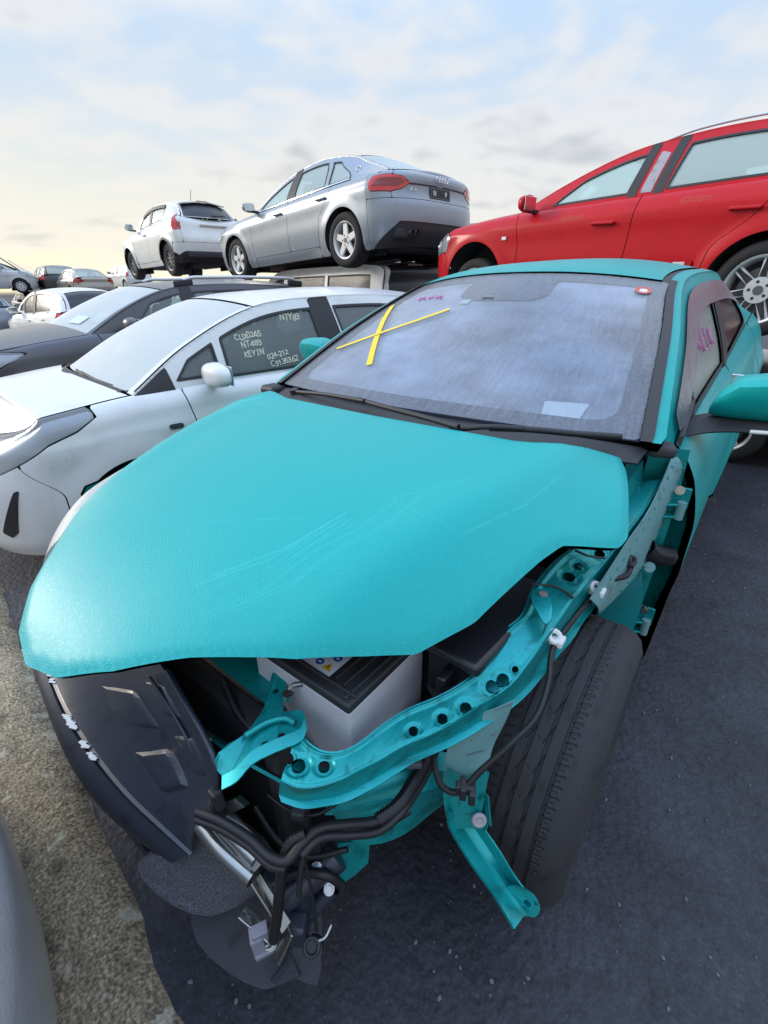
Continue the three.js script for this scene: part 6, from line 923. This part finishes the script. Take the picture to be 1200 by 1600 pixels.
// white hatchback beside the turquoise car
{
  const c = thing('white_hatchback', 'white hatchback with handwriting on its front side window, beside the turquoise car', 'car', [-2.37, 0, -0.25], -0.18); c.scale.y = 0.952;
  const fwd = (st, i) => (i > 2 ? st : { r: [st.r[0] + [0.0, 0.08, 0.13][i], st.r[1] + [0.02, 0.01, 0][i], st.r[2]], c: [st.c[0] + [-0.04, 0.04, 0.12][i], st.c[1]] });
  const shape = { ...hatchShape, hoodBack: -0.04, top: [[-3.98, 1.06], [-2.9, 1.07], [-2.0, 1.04], [-1.2, 1.00], [-0.4, 0.985], [-0.1, 0.975], [0.3, 0.93], [0.8, 0.855], [1.52, 0.77]], stations: hatchShape.stations.map(fwd), mirrorAt: [0.94, 1.05, -0.47], mirrorSize: [0.26, 0.135, 0.15], hoodCrown: 0.06, round: 0.10,
    windows: [{ f: [[0.9, -0.20], [1.2, -0.46], [1.45, -0.78]], r: [[0.9, -0.56], [1.45, -0.54]], lift: 0.03 }, { f: [[0.9, -0.60], [1.2, -0.60], [1.45, -0.78]], r: [[0.9, -1.32], [1.45, -1.28]] }, hatchShape.windows[2]], pillars: [[[-1.32, 0.95], [-1.27, 1.5], [-1.44, 1.5], [-1.50, 0.95]]], headlight: [[0.14, 0.90], [0.17, 1.0], [0.40, 1.0], [0.75, 0.94], [1.05, 0.88], [1.22, 0.70], [1.1, 0.63], [0.85, 0.65], [0.55, 0.74], [0.24, 0.84]], lamps: [],
    lines: { ...hatchShape.lines, doorFront: [[0.2, -0.34], [0.7, -0.34], [1.0, -0.30]], doors: [[[0.2, -1.34], [1.1, -1.36]], hatchShape.lines.doors[1]] } };
  const f = buildCar(c, shape, { paint: M.white, cell: 0.02, screen: M.screenDew, sideGlass: M.glassSide });
  part(c, 'wiper', [tube([[0.42, 0.985, 0.03], [0.30, 1.01, 0.045], [0.05, 1.035, 0.05]], 0.009), tube([[0.62, 0.985, -0.05], [0.40, 1.015, 0.02], [0.15, 1.035, 0.045]], 0.008), disc([0.42, 0.98, 0.035], [0, 1, 0.3], 0.02, 0.03)], M.trim);
  part(c, 'cowl_panel', sheet([[[-0.66, 0.955, 0.03], [0, 1.01, 0.15], [0.66, 0.955, 0.03]], [[-0.70, 0.985, -0.04], [0, 1.03, 0.08], [0.70, 0.985, -0.04]]], 0.01, { smoothU: 8, flip: true }), M.trim);
  part(c, 'pillar_triangle', panel(f.sideAt, both(sdPoly([[0.05, 0.90], [-0.25, 1.14], [-0.29, 0.90]]), (z, y) => y - f.railY(z) + 0.01), [-0.3, 0.12, 0.9, 1.2], 0.012, { flip: true, off: 0.006, th: 0.008 }), M.trim);
  part(c, 'side_repeater', panel(f.tubAt, sdRound(-0.22, 0.785, 0.038, 0.014, 0.014), [-0.3, -0.1, 0.74, 0.83], 0.006, { flip: true, off: 0.008, th: 0.008 }), M.lampDark);
  part(c, 'fog_lamp_recess', panel(f.tubAt, sdPoly([[0.62, 0.60], [0.66, 0.59], [0.86, 0.36], [0.80, 0.33], [0.74, 0.36]]), [0.6, 1.05, 0.25, 0.6], 0.012, { flip: true, off: 0.004, th: 0.02 }), M.trim);
  const tx = writing([['NTY83', 0.60, 0.20, 0.15, 0.02], ['CUX0245', 0.06, 0.50, 0.13, -0.12], ['NT483', 0.10, 0.63, 0.13, -0.08], ['KEY IN', 0.10, 0.78, 0.13, -0.04], ['024-212', 0.34, 0.86, 0.12, -0.12], ['C5136362', 0.36, 1.0, 0.13, -0.10]], 0.56, 0.34, '#e4e4ce');
  const z0 = -0.66, z1 = -1.28, y0 = 1.03, y1 = 1.37, P2 = (a, b) => { const p = f.sideAt(a, b); p.x += 0.0005; return p; };
  const g = panel(P2, () => -1, [z1, z0, y0, y1], 0.03, { flip: true, off: -0.003, th: 0 }), uv = g.attributes.uv; for (let i = 0; i < uv.count; i++) uv.setXY(i, (z0 - uv.getX(i)) / (z0 - z1), (uv.getY(i) - y0) / (y1 - y0));
  part(c, 'window_writing', g, S({ map: tx, transparent: true, roughness: 0.8, side: THREE.DoubleSide }), 'pale handwritten stock numbers');
}
function railsFor(c, f, x, z0, z1, y, m) { for (const sd of [1, -1]) { const r = part(c, 'roof_rail', tube([[sd * x, y, z0], [sd * x, y + 0.065, z0 - 0.13], [sd * x, y + 0.078, z0 - 0.4], [sd * x, y + 0.078, z1 + 0.4], [sd * x, y + 0.06, z1 + 0.12], [sd * x, y - 0.01, z1]], 0.018, { seg: 8, n: 40 }), m); part(r, 'rail_foot', rbox(0.05, 0.075, 0.22, 0.025).rotateX(0.1).translate(sd * x, y + 0.02, z0 - 0.07), M.trim); part(r, 'rail_foot', rbox(0.05, 0.075, 0.22, 0.025).rotateX(-0.1).translate(sd * x, y + 0.015, z1 + 0.1), M.trim); } }
{
  const c = thing('dark_estate_car', 'dark grey estate car with silver roof rails, behind the white hatchback', 'car', [-5.10, 0, -0.72], -0.12);
  const f = buildCar(c, wagonShape, { paint: M.graphite, cell: 0.028, screen: M.screenDew, sideGlass: M.glassSide });
  railsFor(c, f, 0.60, -1.45, -3.1, 1.47, M.alloy);
  part(c, 'wiper', [tube([[0.40, 1.045, -0.24], [0.2, 1.075, -0.20], [-0.25, 1.085, -0.20]], 0.01), tube([[-0.2, 1.06, -0.17], [-0.45, 1.07, -0.26], [-0.68, 1.06, -0.34]], 0.01)], M.trim);
  part(c, 'paper_label', panel(f.topAt, sdRound(0.55, 0.42, 0.12, 0.13, 0.02), [0.3, 0.8, 0.2, 0.65], 0.03, { hb: 0.03, off: 0.004, th: 0 }), S({ color: lin(0.6, 0.72, 0.70), roughness: 0.8 }));
}
// silver saloon lifted onto the van
{
  const c = at(thing('silver_saloon', 'silver four-door saloon standing on the roof of the white van', 'car', [-6.300, 1.557, -5.339]), -1.7078, 0.0363); c.scale.y = 0.96;
  const f = buildCar(c, sedanShape, { paint: M.silver, cell: 0.025, wheels: 'five', screen: M.glassPale, sideGlass: M.glassPale, rearGlass: M.glassPale, recess: M.silver });
  const chrome = (z, y) => f.sideAt(z, y); part(c, 'window_trim', panel(chrome, both((z, y) => Math.abs(y - f.top(z) - 0.004) - 0.008, between(-0.62, -2.9)), [-2.95, -0.6, 0.88, 1.05], 0.01, { flip: true, off: 0.010, th: 0.008 }), M.chrome);
  const b = (s, y) => f.tubAt(s, y), ctr = -3.22 - 1.2;
  const rings = [-0.075, -0.025, 0.025, 0.075].map((x) => new THREE.TorusGeometry(0.032, 0.005, 6, 20).translate(x, 0.935, -3.664)); rings.forEach((r) => part(c, 'emblem_ring', r, M.chrome));
  part(c, 'boot_groove', panel(b, sdPoly([[-3.98, 0.862], [-4.42, 0.875], [-4.42, 0.855], [-3.98, 0.842]]), [-4.42, -3.9, 0.8, 0.95], 0.02, { flip: true, off: 0.003, th: 0.002, pair: true }), M.trim);
  const pl = part(c, 'number_plate', rbox(0.37, 0.125, 0.012, 0.004).rotateX(0.05).translate(0, 0.79, -3.632), M.plate);
  { const cv = document.createElement('canvas'); cv.width = 256; cv.height = 84; const x = cv.getContext('2d'); x.fillStyle = '#15151a'; x.fillRect(0, 0, 256, 84); x.strokeStyle = '#777'; x.lineWidth = 4; x.strokeRect(4, 4, 248, 76); x.fillStyle = '#cfcfd4'; x.font = 'bold 58px sans-serif'; x.fillText('N', 28, 62); x.fillText('P', 184, 62); const t = new THREE.CanvasTexture(cv); t.colorSpace = THREE.SRGBColorSpace; part(pl, 'plate_face', new THREE.PlaneGeometry(0.36, 0.115).rotateY(Math.PI).rotateX(0.05).translate(0, 0.79, -3.6395), S({ map: t, roughness: 0.5 })); }
  part(c, 'badge', [bar([0.52, 0.775, -3.62], [0.50, 0.815, -3.62], 0.006, 0.006), bar([0.48, 0.775, -3.625], [0.50, 0.815, -3.62], 0.006, 0.006), bar([0.46, 0.795, -3.628], [0.425, 0.795, -3.632], 0.006, 0.006), bar([0.44, 0.775, -3.63], [0.44, 0.815, -3.63], 0.006, 0.006)], M.chrome);
  part(c, 'exhaust_tip', [new THREE.CylinderGeometry(0.032, 0.032, 0.12, 16, 1, true).rotateX(Math.PI / 2).translate(0.50, 0.34, -3.58), new THREE.CylinderGeometry(0.032, 0.032, 0.12, 16, 1, true).rotateX(Math.PI / 2).translate(0.42, 0.34, -3.59)], M.alloyDark);
  part(c, 'exhaust_silencer', rbox(1.1, 0.18, 0.34, 0.08, 3).translate(0, 0.24, -3.35), M.under);
  part(c, 'rear_axle', [rbox(1.3, 0.12, 0.2, 0.05).translate(0, 0.27, -2.8), rbox(0.4, 0.22, 0.4, 0.08).translate(0, 0.3, -2.75), rbox(0.16, 0.08, 2.2, 0.03).translate(0.1, 0.2, -1.4)], M.under);
  part(c, 'bumper_crease', panel(b, (s, y) => Math.abs(y - 0.60) - 0.004, [-4.42, -3.3, 0.55, 0.65], 0.012, { flip: true, off: 0.005, th: 0.004, pair: true }), M.silver);
  part(c, 'chalk_mark', [tube([[0.655, 1.10, -2.98], [0.67, 1.13, -2.94], [0.655, 1.12, -2.90], [0.675, 1.07, -2.95]].map(([x, y, z]) => [f.sideAt(z, Math.min(y, f.railY(z))).x + 0.006, Math.min(y, f.railY(z)), z]), 0.006)], M.whiteMark);
}
// white van underneath
{
  const c = at(thing('white_van', 'white people carrier under the silver saloon', 'van', [-6.85, 0, -5.66]), -1.7079);
  const f = buildCar(c, vanShape, { paint: M.white, cell: 0.03, rearGlass: M.glassDark, sideGlass: M.glassDark, cabin: false });
  part(c, 'high_brake_light', rbox(0.30, 0.03, 0.02, 0.008).translate(0.1, 1.70, -3.66), M.redLampDark);
  part(c, 'rear_wiper', [bar([0.05, 1.62, -3.72], [-0.32, 1.63, -3.72], 0.018, 0.014), disc([-0.34, 1.63, -3.72], [0, 0.2, -1], 0.02, 0.03)], M.trim);
  for (const [z0, z1] of [[-1.3, -3.4]]) for (const sd of [1, -1]) part(c, 'roof_rail', [tube([[sd * 0.70, 1.70, z0], [sd * 0.70, 1.745, z0 - 0.1], [sd * 0.70, 1.75, z1 + 0.1], [sd * 0.70, 1.70, z1]], 0.016, { n: 30 })], M.trim);
}
// white crossover up on the stack behind
{
  const c = at(thing('white_crossover', 'small white crossover with boomerang tail lights, stacked on another car', 'car', [-12.512, 1.683, -6.557]), -1.7164, 0.0098);
  const f = buildCar(c, crossoverShape, { paint: M.pearl, cell: 0.035, wheels: 'thin', alloy: M.alloyDark, screen: M.glassPale, sideGlass: M.glassPale, rearGlass: M.glassDark });
  part(c, 'window_visor', panel((z, y) => { const p = f.sideAt(z, y); p.x += 0.02; return p; }, both((z, y) => y - f.railY(z) + 0.02, (z, y) => f.railY(z) - 0.09 - y, between(-0.9, -2.2)), [-2.3, -0.8, 1.1, 1.5], 0.03, { flip: true, th: 0.004 }), M.trim);
  part(c, 'plate_garnish', rbox(0.62, 0.045, 0.05, 0.015).translate(0, 0.985, -3.15), M.pearl);
  part(c, 'high_brake_light', rbox(0.26, 0.03, 0.03, 0.01).translate(0.0, 1.475, -2.76), M.redLampDark);
  part(c, 'roof_spoiler', sheet([[[-0.5, 1.44, -2.66], [0, 1.485, -2.72], [0.5, 1.44, -2.66]], [[-0.5, 1.42, -2.80], [0, 1.462, -2.88], [0.5, 1.42, -2.80]]], 0.02, { smoothU: 6 }), M.pearl);
  part(c, 'rear_wiper', bar([0.0, 1.17, -3.10], [-0.34, 1.19, -3.06], 0.02, 0.02), M.trim);
  part(c, 'reflector', rbox(0.16, 0.03, 0.02, 0.008).rotateY(-0.35).translate(0.60, 0.56, -3.16), M.redLampDark);
  part(c, 'aerial', tube([[0.1, 1.53, -2.4], [0.1, 1.72, -2.52]], 0.006), M.trim);
  part(c, 'arch_trim', panel((a, r) => V(f.tubAt(-2.53 + r * Math.cos(a), Math.max(0.25, f.yw + r * Math.sin(a))).x + 0.012, f.yw + r * Math.sin(a), -2.53 + r * Math.cos(a)), () => -1, [0.05, Math.PI - 0.05, 0.385, 0.44], 0.1, { hb: 0.03, th: 0 }), M.trim);
  part(c, 'rear_axle', [rbox(1.2, 0.14, 0.2, 0.05).translate(0, 0.3, -2.6), rbox(0.7, 0.2, 0.3, 0.08).translate(0.1, 0.32, -2.95)], M.under);
}
// red hatchback on the stack behind the turquoise car
{
  const c = at(thing('red_hatchback', 'red five-door hatchback stacked behind the turquoise car', 'car', [-1.599, 1.160, -4.909]), -1.7772, -0.0396);
  const f = buildCar(c, sportbackShape, { paint: M.red, cell: 0.022, wheels: 'multi', screen: M.glassPale, sideGlass: M.glassPale, recess: M.red });
  c.children.filter((w) => w.name === 'wheel' && w.position.z === 0).forEach((w) => { w.position.y -= 0.10; });
  const line = (name, fn, z0, z1, w, off, m) => part(c, name, panel(f.tubAt, both((s, y) => Math.abs(y - fn(s)) - w, between(z1, z0)), [z0 - 0.05, z1 + 0.05, 0.2, 1.0], 0.012, { flip: true, off, th: off + 0.002 }), m);
  line('rub_strip', (s) => 0.475 - 0.006 * (s + 1), -1.54, -0.54, 0.020, 0.014, M.red); line('rub_strip', (s) => 0.475 - 0.006 * (s + 1), -2.12, -1.60, 0.020, 0.014, M.red);
  part(c, 'pillar_film', panel(f.sideAt, both(sdPoly([[-1.545, 0.90], [-1.60, 1.26], [-1.675, 1.24], [-1.635, 0.90]]), (z, y) => f.top(z) + 0.01 - y), [-1.7, -1.5, 0.9, 1.26], 0.012, { flip: true, off: 0.003, th: 0.001 }), S({ color: lin(0.34, 0.34, 0.38), roughness: 0.6, map: grime }), 'peeling pale film on the door pillar');
  part(c, 'sill_badge', rbox(0.006, 0.022, 0.085, 0.003).translate(f.tubAt(-2.03, 0.48).x + 0.018, 0.483, -2.03), M.alloy);
  part(c, 'side_repeater', rbox(0.012, 0.03, 0.055, 0.006).translate(f.tubAt(-0.36, 0.70).x + 0.006, 0.70, -0.36), whitePlastic);
  for (const sd of [1, -1]) part(c, 'roof_rail', tube([[sd * 0.60, 1.335, -1.6], [sd * 0.60, 1.372, -1.8], [sd * 0.585, 1.392, -2.3], [sd * 0.57, 1.335, -2.9]], 0.010, { n: 30 }), M.alloy);
  part(c, 'paper_sheet', panel(f.sideAt, sdPoly([[-1.0, 1.0], [-1.08, 1.10], [-1.17, 1.07], [-1.1, 0.985]]), [-1.25, -0.95, 0.95, 1.15], 0.02, { flip: true, off: -0.02, th: 0 }), M.whiteMark);
  const tx = writing([['4000km', 0.02, 0.8, 0.7, 0]], 0.30, 0.10, '#c8785c');
  for (const [z0, y0] of [[-0.95, 0.80], [-1.90, 0.865]]) { const z1 = z0 - 0.26, y1 = y0 + 0.075, g = panel(f.tubAt, () => -1, [z1, z0, y0, y1], 0.03, { flip: true, off: 0.003, th: 0 }), uv = g.attributes.uv; for (let i = 0; i < uv.count; i++) uv.setXY(i, (z0 - uv.getX(i)) / (z0 - z1), (uv.getY(i) - y0) / (y1 - y0)); part(c, 'door_writing', g, S({ map: tx, transparent: true, roughness: 0.8 })); }
}
// black saloon with a flattened roof that carries the red one
{
  const c = at(thing('black_saloon', 'black saloon with a flattened roof under the red hatchback', 'car', [0.95, 0, -4.85]), 1.40); c.scale.y = 0.86;
  buildCar(c, sedanShape, { paint: M.darkBlue, cell: 0.045, wheels: 'five', cabin: false, sideGlass: M.glassDark, screen: M.glassDark });
}
// silver car nosed up to the concrete strip from the other side
{
  const c = at(thing('silver_hatchback', 'silver hatchback nosed up to the concrete strip, facing the turquoise car', 'car', [-0.17, 0, 1.77]), Math.PI);
  buildCar(c, { ...hatchShape, grilles: [] }, { paint: M.silverPale, cell: 0.035, sideGlass: M.glassDark });
}
// the rows further back
{
  const repaint = (o, from, to) => o.traverse((m) => { if (m.isMesh && m.material === from) m.material = to; });
  const hatch = at(thing('pale_hatchback', 'white hatchback with dark side glass at ground level behind the dark estate', 'car', [-13.2, 0, -3.70]), -1.60);
  buildCar(hatch, hatchShape, { paint: M.white, cell: 0.05, cabin: false, sideGlass: M.glassDark, screen: M.glassDark });
  const copy = (src, name, label, pos, yaw, from, to, group, pitch = 0) => { const o = src.clone(); o.name = numbered(name); o.userData = { label, category: 'car' }; if (group) o.userData.group = group; o.position.set(...pos); scene.add(o); at(o, yaw, pitch); if (to) repaint(o, from, to); return o; };
  const saloon = at(thing('champagne_saloon', 'champagne saloon with red tail lights stacked in the far row', 'car', [-28.4, 1.02, -9.9]), -1.62);
  buildCar(saloon, sedanShape, { paint: M.champagne, cell: 0.07, cabin: false, sideGlass: M.glassPale, rearGlass: M.glassDew, screen: M.glassPale });
  const suv = at(thing('black_estate_car', 'black estate with a red tail light stacked in the far row', 'car', [-30.9, 1.10, -9.9]), -1.75);
  buildCar(suv, wagonShape, { paint: M.black, cell: 0.07, cabin: false, sideGlass: M.glassPale, rearGlass: M.glassDew, screen: M.glassPale });
  const pale = copy(hatch, 'pale_silver_hatchback', 'pale silver hatchback with its hood raised, stacked in the far row', [-28.57, 1.39, -7.76], 2.86, M.white, M.silverPale);
  const raised = part(pale, 'raised_hood', rbox(1.3, 0.03, 0.95, 0.012).rotateX(0.7).translate(0, 1.30, -0.22), M.silverPale); part(pale, 'hood_stay', tube([[0.5, 0.9, 0.5], [0.5, 1.45, -0.2]], 0.012), M.trim);
  copy(hatch, 'white_far_hatchback', 'white hatchback whose roof shows over the champagne saloon', [-36, 1.5, -16.0], -1.6, M.white, M.pearl);
  copy(hatch, 'grey_far_hatchback', 'grey hatchback under the pale silver hatchback', [-27.6, 0, -8.3], 1.5, M.white, M.graphite);
  copy(hatch, 'silver_far_hatchback', 'silver hatchback under the champagne saloon', [-28.6, -0.35, -9.9], -1.6, M.white, M.silverPale);
  copy(hatch, 'black_low_hatchback', 'black hatchback whose dark roof shows above the white hatchback', [-16.2, 0.02, -4.7], -1.6, M.white, M.black);
  copy(hatch, 'red_low_hatchback', 'red hatchback at ground level behind the roof rails of the dark estate', [-9.3, 0, -6.6], -1.72, M.white, M.red);
  copy(hatch, 'silver_low_hatchback', 'silver hatchback at the far end of the ground-level row', [-19.5, 0, -3.2], -1.6, M.white, M.silver);
  copy(suv, 'white_low_estate', 'white estate at ground level under the white crossover', [-12.9, 0.10, -6.6], -1.72, M.black, M.white);
  copy(saloon, 'black_far_saloon', 'black saloon under the black estate in the far row', [-29.4, -0.3, -8.7], -1.7, M.champagne, M.black);
}
// pale shed beyond the stacks
{
  const b = thing('pale_warehouse', 'long pale warehouse behind the red hatchback', 'building', [-18.5, 0, -42]);
  const wall = S({ color: lin(0.62, 0.61, 0.57), roughness: 0.8 });
  for (let i = 0; i < 10; i++) part(b, 'wall_panel', rbox(1.96, 6.3, 0.14, 0.02).translate(-9 + i * 2, 3.15, 0), wall);
  part(b, 'wall_core', new THREE.BoxGeometry(19.9, 6.2, 8).translate(0, 3.1, -4.1), wall);
  part(b, 'roof_trim', rbox(20.4, 0.35, 0.5, 0.05).translate(0, 6.42, -0.05), S({ color: lin(0.42, 0.43, 0.44), roughness: 0.6 }));
  part(b, 'roof', rbox(20.4, 0.2, 8.4, 0.05).translate(0, 6.36, -4.4), S({ color: lin(0.4, 0.41, 0.42), roughness: 0.6 }));
}
renderer.render(scene, camera);
